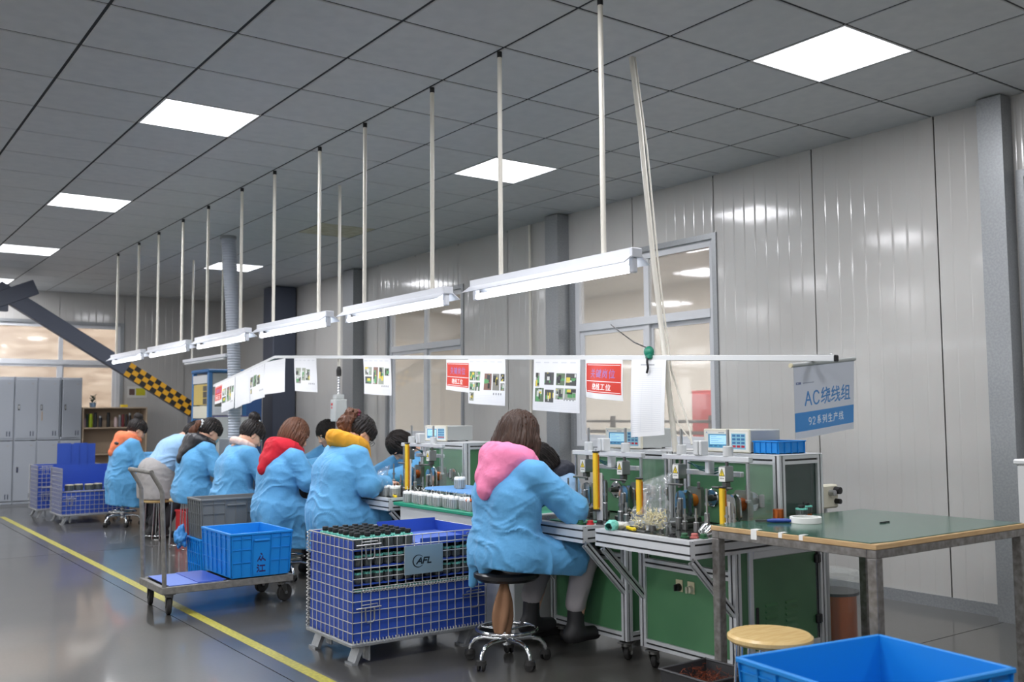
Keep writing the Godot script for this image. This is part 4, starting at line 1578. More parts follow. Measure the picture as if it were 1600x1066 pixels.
# local axes: x = 0 is the cabinet front (facing -x), y = 0 the floor, z across
func machine(label: String, at: Vector3, opt: Dictionary) -> Node3D:
	var r := thing("winding_machine", label, "machine", at, 0.0, "green coil winding machines")
	var w := 0.305
	var bx := 0.64
	# frame
	for s: float in [-1.0, 1.0]:
		var z := s * (w - 0.02)
		bar_part(r, Vector3(0.02, 0.105, z), Vector3(0.02, 0.61, z))
		bar_part(r, Vector3(bx - 0.02, 0.105, z), Vector3(bx - 0.02, 1.03, z))
		bar_part(r, Vector3(0.34, 0.69, z), Vector3(0.34, 1.03, z))
		bar_part(r, Vector3(-0.245, 0.6, z), Vector3(0.02, 0.335, z), 0.03, 0.03)
		bar_part(r, Vector3(-0.24, 0.65, z), Vector3(bx, 0.65, z), 0.04, 0.08)
		bar_part(r, Vector3(0.04, 0.125, z), Vector3(bx - 0.04, 0.125, z))
		bar_part(r, Vector3(0.36, 1.01, z), Vector3(bx - 0.04, 1.01, z))
	bar_part(r, Vector3(-0.26, 0.65, -w), Vector3(-0.26, 0.65, w), 0.04, 0.08)
	bar_part(r, Vector3(0.02, 0.125, -w + 0.04), Vector3(0.02, 0.125, w - 0.04))
	bar_part(r, Vector3(0.02, 0.51, -w + 0.04), Vector3(0.02, 0.51, w - 0.04))
	bar_part(r, Vector3(0.34, 1.01, -w + 0.04), Vector3(0.34, 1.01, w - 0.04))
	bar_part(r, Vector3(bx - 0.02, 1.01, -w + 0.04), Vector3(bx - 0.02, 1.01, w - 0.04))
	# green sheets
	obj("front_panel", B.new().cspan(Vector3(0.012, 0.145, -w + 0.035), Vector3(0.022, 0.5, w - 0.035), 0.002), M.machine_green, r)
	obj("upper_front_panel", B.new().cspan(Vector3(0.03, 0.525, -w + 0.035), Vector3(0.036, 0.612, w - 0.035), 0.002), M.machine_green, r)
	obj("back_panel", B.new().cspan(Vector3(bx - 0.02, 0.14, -w + 0.035), Vector3(bx - 0.01, 1.0, w - 0.035), 0.002), M.machine_green, r)
	obj("side_panel", B.new().cspan(Vector3(0.035, 0.14, -w + 0.01), Vector3(bx - 0.035, 0.612, -w + 0.02), 0.002), M.machine_green, r)
	obj("floor_panel", B.new().cspan(Vector3(0.03, 0.14, -w + 0.02), Vector3(bx - 0.03, 0.146, w - 0.02), 0.002), M.steel_dark, r)
	# the side with a louvred door, towards +z
	var pn := obj("side_panel", B.new().cspan(Vector3(0.035, 0.14, w - 0.026), Vector3(0.1, 0.612, w - 0.016), 0.002), M.machine_green, r)
	pn.name = "side_strip"
	var door := obj("door", B.new().cspan(Vector3(0.13, 0.17, w - 0.024), Vector3(bx - 0.06, 0.575, w - 0.012), 0.002), M.machine_green, r)
	var df := B.new()
	df.cspan(Vector3(0.1, 0.145, w - 0.028), Vector3(0.13, 0.612, w - 0.004))
	df.cspan(Vector3(0.13, 0.575, w - 0.028), Vector3(bx - 0.045, 0.612, w - 0.004))
	df.cspan(Vector3(0.13, 0.145, w - 0.028), Vector3(bx - 0.045, 0.17, w - 0.004))
	obj("door_frame", df, M.alu, r)
	for c in 2:
		for k in 6:
			var lv := B.new()
			var lx := 0.21 + c * 0.14
			var ly := 0.22 + k * 0.027
			lv.prism(PackedVector2Array([Vector2(0, 0), Vector2(0.009, 0.002), Vector2(0, 0.014)]), 0, 0.08, Transform3D(Basis(Vector3(0, 0, 1), Vector3(0, 1, 0), Vector3(-1, 0, 0)), Vector3(lx + 0.08, ly, w - 0.012)))
			obj("louver", lv, M.machine_green, door)
	obj("door_handle", B.new().cspan(Vector3(0.145, 0.27, w - 0.014), Vector3(0.165, 0.36, w - 0.008), 0.003), M.black_plastic, door)
	for y: float in [0.24, 0.52]:
		obj("hinge", B.new().cspan(Vector3(bx - 0.075, y, w - 0.012), Vector3(bx - 0.035, y + 0.04, w + 0.002), 0.003).cyl(Vector3(bx - 0.055, y, w + 0.001), Vector3(bx - 0.055, y + 0.04, w + 0.001), 0.005, 8), M.black_plastic, door)
	# upper box
	obj("upper_box_panel", B.new().cspan(Vector3(0.33, 0.69, -w + 0.035), Vector3(0.34, 1.0, w - 0.035), 0.002), M.machine_green, r)
	obj("upper_box_side", B.new().cspan(Vector3(0.355, 0.69, -w + 0.012), Vector3(bx - 0.035, 1.0, -w + 0.02), 0.002), M.machine_green, r)
	obj("upper_box_side", B.new().cspan(Vector3(0.355, 0.69, w - 0.02), Vector3(bx - 0.035, 1.0, w - 0.012), 0.002), M.machine_green if opt.get("green_side", true) else M.smoke_glass, r)
	obj("upper_box_top", B.new().cspan(Vector3(0.32, 1.03, -w), Vector3(bx, 1.036, w), 0.002), M.alu, r)
	# work table plate
	obj("table_plate", B.new().cspan(Vector3(-0.24, 0.672, -w + 0.02), Vector3(0.33, 0.686, w - 0.02), 0.002), M.plate_steel, r)
	# clear guard on the near side
	if opt.get("guard", true):
		var gd := obj("clear_guard", B.new().span(Vector3(0.13, 0.692, w - 0.03), Vector3(0.32, 1.0, w - 0.026)), M.acrylic, r)
		obj("guard_handle", B.new().cspan(Vector3(0.2, 0.8, w - 0.026), Vector3(0.225, 0.86, w - 0.01)), M.steel, gd)
	# portal over the table
	var gx := 0.17
	var gt := B.new()
	gt.cspan(Vector3(gx - 0.02, 1.005, -0.29), Vector3(gx + 0.01, 1.03, 0.27), 0.003)
	obj("portal_beam", gt, M.alu, r)
	obj("portal_beam", B.new().cspan(Vector3(gx + 0.05, 0.93, -0.2), Vector3(gx + 0.075, 0.955, 0.16), 0.003), M.alu, r)
	obj("portal_post", B.new().cyl(Vector3(gx, 0.686, -0.28), Vector3(gx, 1.005, -0.28), 0.008, 10), M.steel, r)
	obj("portal_post", B.new().cyl(Vector3(gx, 0.83, 0.245), Vector3(gx, 1.005, 0.245), 0.009, 10).cspan(Vector3(gx - 0.012, 0.82, 0.233), Vector3(gx + 0.012, 0.836, 0.257)), M.steel, r)
	obj("portal_post", B.new().cspan(Vector3(gx + 0.01, 0.94, -0.03), Vector3(gx + 0.05, 1.03, 0.0)), M.alu, r)
	obj("sensor_block", B.new().cspan(Vector3(gx - 0.03, 1.03, -0.065), Vector3(gx + 0.02, 1.1, -0.035)).cspan(Vector3(gx - 0.03, 1.03, -0.03), Vector3(gx + 0.02, 1.1, -0.01)), M.white_plastic, r)
	for k in 2:
		var z := -0.17 + 0.3 * k
		var cy := B.new()
		cy.lathe([Vector2(0, 1.03), Vector2(0.024, 1.03), Vector2(0.024, 1.075), Vector2(0.02, 1.078), Vector2(0, 1.078)], 16, Vector3(gx, 0, z))
		var co := obj("air_cylinder", cy, M.white_plastic, r)
		obj("piston_rod", B.new().cyl(Vector3(gx, 1.075, z), Vector3(gx, 1.155, z), 0.0075, 10), M.steel, co)
		var mb := B.new()
		mb.cspan(Vector3(gx - 0.045, 0.912, z - 0.02), Vector3(gx + 0.015, 0.985, z + 0.02), 0.004)
		var mo := obj("motor_block", mb, M.steel, r)
		obj("motor_body", B.new().cspan(Vector3(gx - 0.035, 0.885, z - 0.014), Vector3(gx + 0.0, 0.912, z + 0.014), 0.004).cyl(Vector3(gx - 0.018, 0.868, z), Vector3(gx - 0.018, 0.886, z), 0.01), M.steel_dark, mo)
		obj("motor_shaft", B.new().cyl(Vector3(gx - 0.01, 0.985, z), Vector3(gx - 0.01, 1.005, z), 0.008), M.steel_dark, mo)
		var lb := B.new()
		lb.quad(Vector3(gx - 0.0458, 0.914, z - 0.019), Vector3(gx - 0.0458, 0.914, z + 0.019), Vector3(gx - 0.0458, 0.98, z + 0.019), Vector3(gx - 0.0458, 0.98, z - 0.019))
		obj("warning_label", lb, M.warning_print, mo)
		jig(r, Vector3(0.12, 0.686, z + 0.065), k, opt)
		# flange disc on the green sheet
		var dz := -0.12 + 0.26 * k
		var bs := Basis(Vector3.BACK, PI / 2)
		var ds := B.new()
		ds.lathe([Vector2(0, 0), Vector2(0.045, 0), Vector2(0.045, 0.008), Vector2(0.04, 0.011), Vector2(0, 0.011)], 20, Vector3(0.33, 0.812, dz), bs)
		var d := obj("flange_disc", ds, M.mirror_steel, r)
		obj("hub", B.new().lathe([Vector2(0, 0), Vector2(0.017, 0), Vector2(0.013, 0.045), Vector2(0, 0.045)], 14, Vector3(0.32, 0.812, dz), bs), M.steel_dark, d)
		for q in 3:
			var an := TAU * q / 3 + 0.5
			obj("bolt", B.new().lathe([Vector2(0, 0), Vector2(0.0045, 0), Vector2(0.0045, 0.005), Vector2(0, 0.005)], 6, Vector3(0.319, 0.812 + 0.032 * sin(an), dz + 0.032 * cos(an)), bs), M.black_plastic, d)
	var hz := B.new()
	for k in 3:
		hz.tube([Vector3(gx + 0.02, 0.99, -0.15 + 0.01 * k), Vector3(gx + 0.05, 0.972 - 0.008 * k, -0.1), Vector3(gx + 0.05, 0.965 - 0.012 * k, 0.0), Vector3(gx + 0.04, 0.985 - 0.006 * k, 0.1), Vector3(gx + 0.02, 0.95, 0.13 - 0.01 * k)], 0.0035, 6)
	obj("air_hose", hz, M.hose_teal, r)
	# safety light curtains
	for e: Array in opt.get("curtains", []):
		var cx: float = e[0]
		var cz: float = e[1]
		var c0: float = e[2]
		var c1: float = e[3]
		var cu := B.new()
		cu.cspan(Vector3(cx - 0.012, c0, cz - 0.013), Vector3(cx + 0.012, c1, cz + 0.013), 0.004)
		var co2 := obj("light_curtain", cu, M.curtain_yellow, r)
		obj("lens_strip", B.new().cspan(Vector3(cx + 0.001, c0 + 0.01, cz + 0.013), Vector3(cx + 0.01, c1 - 0.01, cz + 0.016), 0.001), M.curtain_amber, co2)
		for ce: float in [c1, c0 - 0.008]:
			obj("end_cap", B.new().cspan(Vector3(cx - 0.014, ce, cz - 0.015), Vector3(cx + 0.014, ce + 0.008, cz + 0.018), 0.003), M.black_plastic, co2)
		obj("bracket", B.new().cspan(Vector3(cx + 0.012, 0.686, cz - 0.012), Vector3(cx + 0.017, minf(c1 - 0.06, 0.94), cz + 0.03), 0.001).cspan(Vector3(cx - 0.01, 0.686, cz - 0.012), Vector3(cx + 0.04, 0.691, cz + 0.04), 0.001), M.alu, co2)
	# push buttons on the front rail
	for e: Array in opt.get("buttons", []):
		var bb := B.new()
		bb.lathe([Vector2(0, 0), Vector2(0.02, 0), Vector2(0.02, 0.006), Vector2(0.015, 0.008), Vector2(0.015, 0.018), Vector2(0.012, 0.021), Vector2(0, 0.021)], 14, Vector3(e[0], 0.689, e[1]))
		obj("push_button", bb, M[e[2]], r)
	# selector switches on the front sheet
	if opt.get("switches", false):
		for k in 2:
			var z := -0.045 + 0.075 * k
			var pl := obj("switch_plate", B.new().cspan(Vector3(0.008, 0.4, z - 0.022), Vector3(0.012, 0.455, z + 0.022), 0.001), M.label_cream, r)
			obj("selector_knob", B.new().lathe([Vector2(0, 0), Vector2(0.018, 0), Vector2(0.016, 0.018), Vector2(0, 0.018)], 14, Vector3(0.008, 0.42, z), Basis(Vector3.BACK, PI / 2)).cbox(Vector3(-0.018, 0.42, z), Vector3(0.016, 0.03, 0.008), 0.002), M.black_plastic if k == 0 else M.box_cream, pl)
	for s: float in [-1.0, 1.0]:
		caster(r, Vector3(0.04, 0, s * (w - 0.05)), 0.035, 0.5)
		caster(r, Vector3(bx - 0.05, 0, s * (w - 0.05)), 0.035, 0.5)
	return r

# winding jig: curved former plates round a coil, with guide rods
func jig(r: Node3D, c: Vector3, k: int, opt: Dictionary) -> void:
	var pl := PackedVector2Array()
	for i in 9:
		var a := PI * i / 8
		pl.append(Vector2(cos(a) * 0.034, 0.12 + sin(a) * 0.036))
	pl.append(Vector2(-0.036, 0.05))
	pl.append(Vector2(-0.022, 0.03))
	pl.append(Vector2(0.022, 0.03))
	pl.append(Vector2(0.036, 0.05))
	# arched plates stand across x, a thick box plate behind them
	for i in 2:
		var x := -0.025 + 0.04 * i
		var f := Transform3D(Basis(Vector3(0, 0, 1), Vector3(0, 1, 0), Vector3(-1, 0, 0)), c + Vector3(x, 0.02, 0))
		var po := obj("former_plate", B.new().prism(pl, -0.006, 0.006, f), M.mirror_steel, r)
		if i == 0:
			obj("clamp", B.new().cspan(c + Vector3(-0.045, 0.08, -0.009), c + Vector3(-0.031, 0.14, 0.009)).cyl(c + Vector3(-0.04, 0.0, 0.0), c + Vector3(-0.04, 0.1, 0.0), 0.006), M.steel, po)
	obj("back_plate", B.new().prism(PackedVector2Array([Vector2(-0.04, 0.04), Vector2(0.04, 0.04), Vector2(0.046, 0.07), Vector2(0.046, 0.165), Vector2(0.038, 0.178), Vector2(-0.038, 0.178), Vector2(-0.046, 0.165), Vector2(-0.046, 0.07)]), -0.012, 0.012, Transform3D(Basis(Vector3(0, 0, 1), Vector3(0, 1, 0), Vector3(-1, 0, 0)), c + Vector3(0.075, 0.01, 0))), M.jig_plate, r)
	var cl := B.new()
	var bs := Basis(Vector3.BACK, PI / 2)
	cl.lathe([Vector2(0, -0.018), Vector2(0.031, -0.018), Vector2(0.031, 0.03), Vector2(0, 0.03)], 18, c + Vector3(0.045, 0.125, 0), bs)
	obj("coil", cl, M.copper if k == 1 or opt.get("copper", false) else M.curtain_amber, r)
	obj("jig_base", B.new().cspan(c + Vector3(-0.05, 0, -0.05), c + Vector3(0.1, 0.022, 0.05)).cspan(c + Vector3(-0.03, 0.022, -0.035), c + Vector3(0.08, 0.045, 0.035)), M.steel_dark, r)
	obj("jig_arm", B.new().cspan(c + Vector3(-0.06, 0.2, -0.075), c + Vector3(-0.045, 0.21, 0.045)), M.steel_dark, r)
	obj("jig_stop", B.new().cspan(c + Vector3(0.05, 0.18, 0.03), c + Vector3(0.06, 0.215, 0.05)), M.steel_dark, r)
	for e: Array in [[-0.09, -0.075, 0.2], [-0.11, 0.062, 0.13], [-0.13, -0.105, 0.11], [-0.1, 0.095, 0.1]]:
		var g := B.new()
		var b0 := c + Vector3(e[0], 0, e[1])
		g.cyl(b0, b0 + Vector3(0, e[2], 0), 0.0055, 8)
		g.cspan(b0 + Vector3(-0.011, 0, -0.011), b0 + Vector3(0.011, e[2] * 0.45, 0.011))
		g.lathe([Vector2(0, 0), Vector2(0.01, 0), Vector2(0.01, 0.012), Vector2(0, 0.012)], 10, b0 + Vector3(0, e[2] * 0.62, 0))
		obj("guide_rod", g, M.steel, r)

func control_box(label: String, at: Vector3) -> void:
	var t := thing("control_box", label, "controller", at, 0.0, "cream control boxes on the machines")
	var w := 0.145
	obj("case", B.new().cspan(Vector3(0.0, 0.006, -w), Vector3(0.22, 0.112, w), 0.004), M.box_grey, t)
	obj("bezel", B.new().cspan(Vector3(-0.012, 0.002, -w - 0.004), Vector3(0.002, 0.116, w + 0.004), 0.004), M.box_cream, t)
	var f := B.new()
	f.quad(Vector3(-0.0126, 0.006, -w), Vector3(-0.0126, 0.006, w), Vector3(-0.0126, 0.112, w), Vector3(-0.0126, 0.112, -w))
	obj("keypad", f, M.keypad_print, t)
	var s := B.new()
	s.quad(Vector3(-0.0134, 0.04, -0.106), Vector3(-0.0134, 0.04, 0.01), Vector3(-0.0134, 0.084, 0.01), Vector3(-0.0134, 0.084, -0.106))
	obj("screen", s, M.screen_print, t)
	for z: float in [-0.11, 0.11]:
		for x: float in [0.03, 0.19]:
			obj("foot", B.new().lathe([Vector2(0, 0), Vector2(0.01, 0), Vector2(0.01, 0.008), Vector2(0, 0.008)], 8, Vector3(x, 0, z)), M.black_rubber, t)

func machines() -> void:
	machine_materials()
	machine("green winding machine beside the green-topped table, with selector switches", Vector3(3.33, 0, -3.25), {"green_side": false, "switches": true, "curtains": [[-0.16, -0.125, 0.76, 0.925], [0.02, 0.225, 0.72, 0.895]], "buttons": [[-0.2, 0.2, "button_green"], [-0.175, 0.235, "button_pink"], [-0.155, 0.27, "button_green"], [-0.225, 0.15, "black_plastic"]]})
	machine("green winding machine in front of the woman in the pink hood", Vector3(3.33, 0, -3.955), {"curtains": [[-0.15, 0.26, 0.76, 1.04]], "buttons": [[-0.22, 0.22, "button_green"], [-0.19, 0.26, "button_red"], [-0.15, 0.285, "black_plastic"]]})
	machine("green winding machine behind the row of white-topped stators", Vector3(3.36, 0, -5.95), {"copper": true, "curtains": [[-0.13, 0.29, 0.74, 1.04], [-0.16, -0.29, 0.74, 1.04]], "buttons": []})
	control_box("cream control box with lit screen beside the small blue tray", Vector3(3.69, 1.037, -3.29))
	control_box("cream control box half hidden by the hanging white list", Vector3(3.69, 1.037, -4.04))
	control_box("cream control box on the machine behind the white-topped stators", Vector3(3.735, 1.037, -6.11))

# ---------------------------------------------------------------- things on the floor
func object_materials() -> void:
	mat("glove_grey", rgb(206, 206, 202), 0.8)
	strand.noise_type = FastNoiseLite.TYPE_SIMPLEX_SMOOTH
	strand.frequency = 1.0
	mat("liner_blue", rgb(44, 78, 172), 0.42)
	mat("liner_pale", rgb(96, 124, 204), 0.35)
	mat("crate_blue", rgb(18, 134, 216), 0.42)
	mat("crate_grey", rgb(112, 116, 118), 0.5)
	mat("crate_red", rgb(190, 36, 44), 0.5)
	mat("board_blue", rgb(92, 148, 204), 0.5)
	var m := mat("wire_zinc", rgb(196, 196, 192), 0.4, 0.5)
	m = mat("trolley_grey", Color.WHITE, 0.5, 0.3)
	m.albedo_texture = noise_tex(0.04, rgb(112, 110, 106), rgb(146, 144, 138), 256, 4, 51)
	tri(m, 2.0)
	mat("teal", rgb(120, 206, 190), 0.45)
	mat("core_dark", rgb(96, 102, 100), 0.42, 0.5)
	mat("core_light", rgb(182, 186, 184), 0.38, 0.5)
	mat("insul_white", rgb(236, 238, 236), 0.5)
	m = mat("table_green", Color.WHITE, 0.16)
	m.albedo_texture = noise_tex(0.02, rgb(46, 86, 72), rgb(56, 98, 82), 512, 5, 53)
	tri(m, 1.2)
	m = mat("wood_edge", Color.WHITE, 0.6)
	m.albedo_texture = noise_tex(0.06, rgb(176, 142, 96), rgb(206, 174, 128), 256, 3, 55)
	m.uv1_triplanar = true
	m.uv1_world_triplanar = true
	m.uv1_scale = Vector3(0.6, 6.0, 0.6)
	m = mat("wood_seat", Color.WHITE, 0.25)
	m.albedo_texture = noise_tex(0.02, rgb(206, 172, 112), rgb(228, 200, 142), 256, 4, 57)
	m.uv1_triplanar = true
	m.uv1_scale = Vector3(1.2, 1.2, 9.0)
	m = mat("raw_steel", Color.WHITE, 0.42, 0.6)
	m.albedo_texture = noise_tex(0.03, rgb(104, 98, 93), rgb(152, 151, 148), 256, 5, 59)
	tri(m, 3.0)
	mat("seat_black", rgb(28, 28, 30), 0.3)
	mat("cloth_tan", rgb(146, 108, 80), 0.8)
	mat("locker_grey", rgb(172, 178, 186), 0.4)
	m = mat("plate_zinc", Color.WHITE, 0.35, 0.5)
	m = mat("poly_clear", Color(0.92, 0.94, 0.95, 0.12), 0.1)
	m.transparency = BaseMaterial3D.TRANSPARENCY_ALPHA
	mat("poly_blue", rgb(70, 150, 222), 0.35)
	mat("yarn_cream", rgb(226, 214, 160), 0.7)
	mat("shelf_board", rgb(186, 166, 142), 0.6)
	mat("bin_black", rgb(48, 48, 50), 0.5)
	mat("tape_white", rgb(236, 236, 232), 0.5)
	mat("pliers_blue", rgb(30, 62, 140), 0.5)
	mat("cabinet_blue", rgb(66, 122, 178), 0.45)
	mat("yellow_pane", rgb(206, 180, 96), 0.4)
	mat("cutter_yellow", rgb(240, 208, 40), 0.4)
	mat("clip_green", rgb(16, 122, 96), 0.4)
	mat("duct_grey", rgb(176, 182, 192), 0.5)
	# maker's plate on the wire box
	var im := canvas(256, 160, rgb(136, 160, 172))
	for k in 40:
		var q := TAU * (0.12 + 0.76 * k / 40.0)
		var q2 := TAU * (0.12 + 0.76 * (k + 1) / 40.0)
		stroke(im, Vector2(92 + 36 * cos(q), 88 - 34 * sin(q)), Vector2(92 + 36 * cos(q2), 88 - 34 * sin(q2)), 8 - absf(k - 20) * 0.28, rgb(22, 30, 36))
	glyph(im, "A", Vector2(78, 70), Vector2(36, 34), 8, rgb(22, 30, 36), 0.35)
	glyph(im, "F", Vector2(118, 70), Vector2(30, 34), 8, rgb(22, 30, 36), 0.35)
	glyph(im, "L", Vector2(150, 70), Vector2(28, 34), 8, rgb(22, 30, 36), 0.35)
	var pm := printed("maker_plate", im, 0.35)
	pm.metallic = 0.3
	# hand-written marks on the blue crate
	im = canvas(128, 160, rgb(18, 134, 216))
	glyph(im, "cong", Vector2(30, 60), Vector2(70, 42), 7, rgb(52, 30, 92))
	glyph(im, "jiang", Vector2(28, 108), Vector2(72, 44), 7, rgb(52, 30, 92))
	printed("crate_mark", im, 0.42)

# bar grid in a plane: o corner, u and v full edges
func wires(bl: B, o: Vector3, u: Vector3, v: Vector3, nu: int, nv: int, r := 0.0027) -> void:
	for i in nu + 1:
		var a := o + u * i / nu
		bl.tube([a, a + v], r, 4, false)
	for j in nv + 1:
		var a := o + v * j / nv
		bl.tube([a, a + u], r, 4, false)

func helix(bl: B, a: Vector3, b: Vector3, rad: float, turns: int, r := 0.0025) -> void:
	var d := (b - a).normalized()
	var s := d.cross(Vector3.UP).normalized()
	if s.length() < 0.1:
		s = Vector3.RIGHT
	var q := s.cross(d)
	var pts := []
	for i in turns * 6 + 1:
		var g := TAU * i / 6.0
		pts.append(a.lerp(b, float(i) / (turns * 6)) + (s * cos(g) + q * sin(g)) * rad)
	bl.tube(pts, r, 4, false)

func foot_shape(sx: float, sz: float) -> B:
	var b := B.new()
	b.cspan(Vector3(-0.004, 0.012, -0.035), Vector3(0.004, 0.1, 0.035), 0.001)
	b.prism(PackedVector2Array([Vector2(0, 0.1), Vector2(0.05, 0.1), Vector2(0.085, 0.012), Vector2(0.1, 0.012), Vector2(0.1, 0.0), Vector2(0.07, 0.0), Vector2(0.03, 0.088), Vector2(0, 0.088)]), -0.04, 0.04, Transform3D(Basis(Vector3(-sx, 0, 0), Vector3.UP, Vector3(0, 0, -1)), Vector3(0, 0, 0)))
	return b

# folding wire container; size (x, z), top height; gate: "closed" or "down" on the +z side
func wire_box(label: String, at: Vector3, sx: float, sz: float, top: float, gate: String) -> Node3D:
	var t := thing("wire_container", label, "wire container", at, 0.0, "wire containers with blue lining")
	var y0 := 0.105
	var hx := sx / 2
	var hz := sz / 2
	var bs := B.new()
	bs.cspan(Vector3(-hx - 0.01, 0.09, -hz - 0.01), Vector3(hx + 0.01, y0, -hz + 0.03), 0.002)
	bs.cspan(Vector3(-hx - 0.01, 0.09, hz - 0.03), Vector3(hx + 0.01, y0, hz + 0.01), 0.002)
	bs.cspan(Vector3(-hx - 0.01, 0.09, -hz + 0.03), Vector3(-hx + 0.03, y0, hz - 0.03), 0.002)
	bs.cspan(Vector3(hx - 0.03, 0.09, -hz + 0.03), Vector3(hx + 0.01, y0, hz - 0.03), 0.002)
	obj("base_frame", bs, M.galvanised, t)
	obj("floor_sheet", B.new().span(Vector3(-hx + 0.005, y0 + 0.004, -hz + 0.005), Vector3(hx - 0.005, y0 + 0.01, hz - 0.005)), M.liner_blue, t)
	for a: float in [-1.0, 1.0]:
		for b: float in [-1.0, 1.0]:
			var f := obj("foot", foot_shape(1.0 if a < 0 else 1.0, b), M.galvanised, t)
			f.position = Vector3(a * (hx - 0.05) + (0.05 if a < 0 else 0.0), 0, b * (hz - 0.045))
			f.name = "foot"
	var nx := roundi(sx / 0.05)
	var nz := roundi(sz / 0.05)
	var ny := roundi((top - y0) / 0.05)
	var l := B.new()
	wires(l, Vector3(-hx, y0, -hz), Vector3(0, 0, sz), Vector3(0, top - y0, 0), nz, ny)
	obj("side_mesh", l, M.wire_zinc, t)
	l = B.new()
	wires(l, Vector3(hx, y0, -hz), Vector3(0, 0, sz), Vector3(0, top - y0, 0), nz, ny)
	obj("side_mesh", l, M.wire_zinc, t)
	l = B.new()
	wires(l, Vector3(-hx, y0, -hz), Vector3(sx, 0, 0), Vector3(0, top - y0, 0), nx, ny)
	obj("back_mesh", l, M.wire_zinc, t)
	var mid := y0 + (top - y0) * 0.5
	l = B.new()
	wires(l, Vector3(-hx, y0, hz), Vector3(sx, 0, 0), Vector3(0, mid - y0, 0), nx, ny / 2)
	obj("front_mesh", l, M.wire_zinc, t)
	var rim := B.new()
	rim.tube([Vector3(-hx, top, hz), Vector3(-hx, top, -hz), Vector3(hx, top, -hz), Vector3(hx, top, hz)], 0.0035, 6)
	obj("rim", rim, M.wire_zinc, t)
	if gate == "closed":
		l = B.new()
		wires(l, Vector3(-hx, mid + 0.012, hz), Vector3(sx, 0, 0), Vector3(0, top - mid - 0.012, 0), nx, ny / 2)
		obj("gate_mesh", l, M.wire_zinc, t)
	l = B.new()
	helix(l, Vector3(-hx + 0.05, mid, hz + 0.003), Vector3(hx - 0.03, mid, hz + 0.003), 0.009, 40)
	obj("hinge_coil", l, M.wire_zinc, t)
	l = B.new()
	helix(l, Vector3(-hx, y0 + 0.006, hz + 0.003), Vector3(hx, y0 + 0.006, hz + 0.003), 0.009, 44)
	obj("hinge_coil", l, M.wire_zinc, t)
	l = B.new()
	helix(l, Vector3(-hx - 0.003, y0, -hz), Vector3(-hx - 0.003, top, -hz), 0.009, 26)
	obj("hinge_coil", l, M.wire_zinc, t)
	for e: Array in [[-1.0, top - 0.03], [1.0, top - 0.03], [-1.0, mid - 0.085], [1.0, mid - 0.085]]:
		if gate != "closed" and e[1] > mid:
			continue
		var x0: float = -hx + 0.015 if e[0] < 0 else hx - 0.16
		var y: float = e[1]
		var z := hz + 0.008
		var la := B.new()
		la.tube([Vector3(x0, y, z), Vector3(x0 + 0.14, y + 0.002, z)], 0.0045, 6)
		la.tube([Vector3(x0 + 0.03, y + 0.01, z), Vector3(x0 + 0.03, y + 0.016, z), Vector3(x0 + 0.12, y + 0.018, z), Vector3(x0 + 0.12, y + 0.002, z)], 0.003, 6)
		la.tube([Vector3(x0 + 0.05, y, z + 0.003), Vector3(x0 + 0.052, y - 0.06, z + 0.004), Vector3(x0 + 0.062, y - 0.07, z + 0.004), Vector3(x0 + 0.092, y - 0.068, z + 0.004), Vector3(x0 + 0.1, y - 0.058, z + 0.004), Vector3(x0 + 0.1, y, z + 0.003)], 0.0042, 6)
		obj("latch", la, M.steel, t)
	# plastic lining sheets
	var g := 0.008
	for a: float in [-1.0, 1.0]:
		obj("lining_sheet", B.new().span(Vector3(a * (hx - g) - 0.002, y0 + 0.012, -hz + g), Vector3(a * (hx - g) + 0.002, top - 0.01, hz - g)), M.liner_blue, t)
	obj("lining_sheet", B.new().span(Vector3(-hx + g + 0.004, y0 + 0.012, -hz + g), Vector3(hx - g - 0.004, top + (0.0 if gate == "closed" else 0.02), -hz + g + 0.004)), M.liner_blue, t)
	obj("lining_sheet", B.new().span(Vector3(-hx + g + 0.004, y0 + 0.012, hz - g - 0.004), Vector3(hx - g - 0.004, mid - 0.012, hz - g)), M.liner_blue, t)
	return t

func gear(r0: float, r1: float, teeth: int) -> PackedVector2Array:
	var p := PackedVector2Array()
	for i in teeth:
		for k: Array in [[0.0, r1], [0.55, r1], [0.62, r0], [0.93, r0]]:
			var a: float = TAU * (i + k[0]) / teeth
			p.append(Vector2(cos(a), sin(a)) * k[1])
	return p

const ORD := ["first", "second", "third", "fourth", "fifth", "sixth", "seventh", "eighth", "ninth", "tenth", "eleventh", "twelfth", "thirteenth"]
const LIE := Basis(Vector3(1, 0, 0), Vector3(0, 0, -1), Vector3(0, 1, 0))   # prism axis z turned to y

# small stator with teal insulator and black cap
func make_stator(label: String, group: String) -> Node3D:
	var t := thing("capped_stator", label, "stator", Vector3.ZERO, 0.0, group)
	obj("core", B.new().prism(gear(0.0235, 0.0265, 14), 0.008, 0.05, Transform3D(LIE, Vector3.ZERO)).lathe([Vector2(0, 0), Vector2(0.02, 0), Vector2(0.02, 0.008)], 12), M.core_dark, t)
	var ins := B.new().prism(gear(0.021, 0.0275, 9), 0.05, 0.061, Transform3D(LIE, Vector3.ZERO))
	obj("insulator", ins, M.teal, t)
	obj("cap", B.new().cspan(Vector3(-0.012, 0.061, -0.012), Vector3(0.012, 0.07, 0.012), 0.003).lathe([Vector2(0.0, 0.069), Vector2(0.0165, 0.069), Vector2(0.017, 0.073), Vector2(0.016, 0.083), Vector2(0, 0.084)], 12), M.black_plastic, t)
	return t

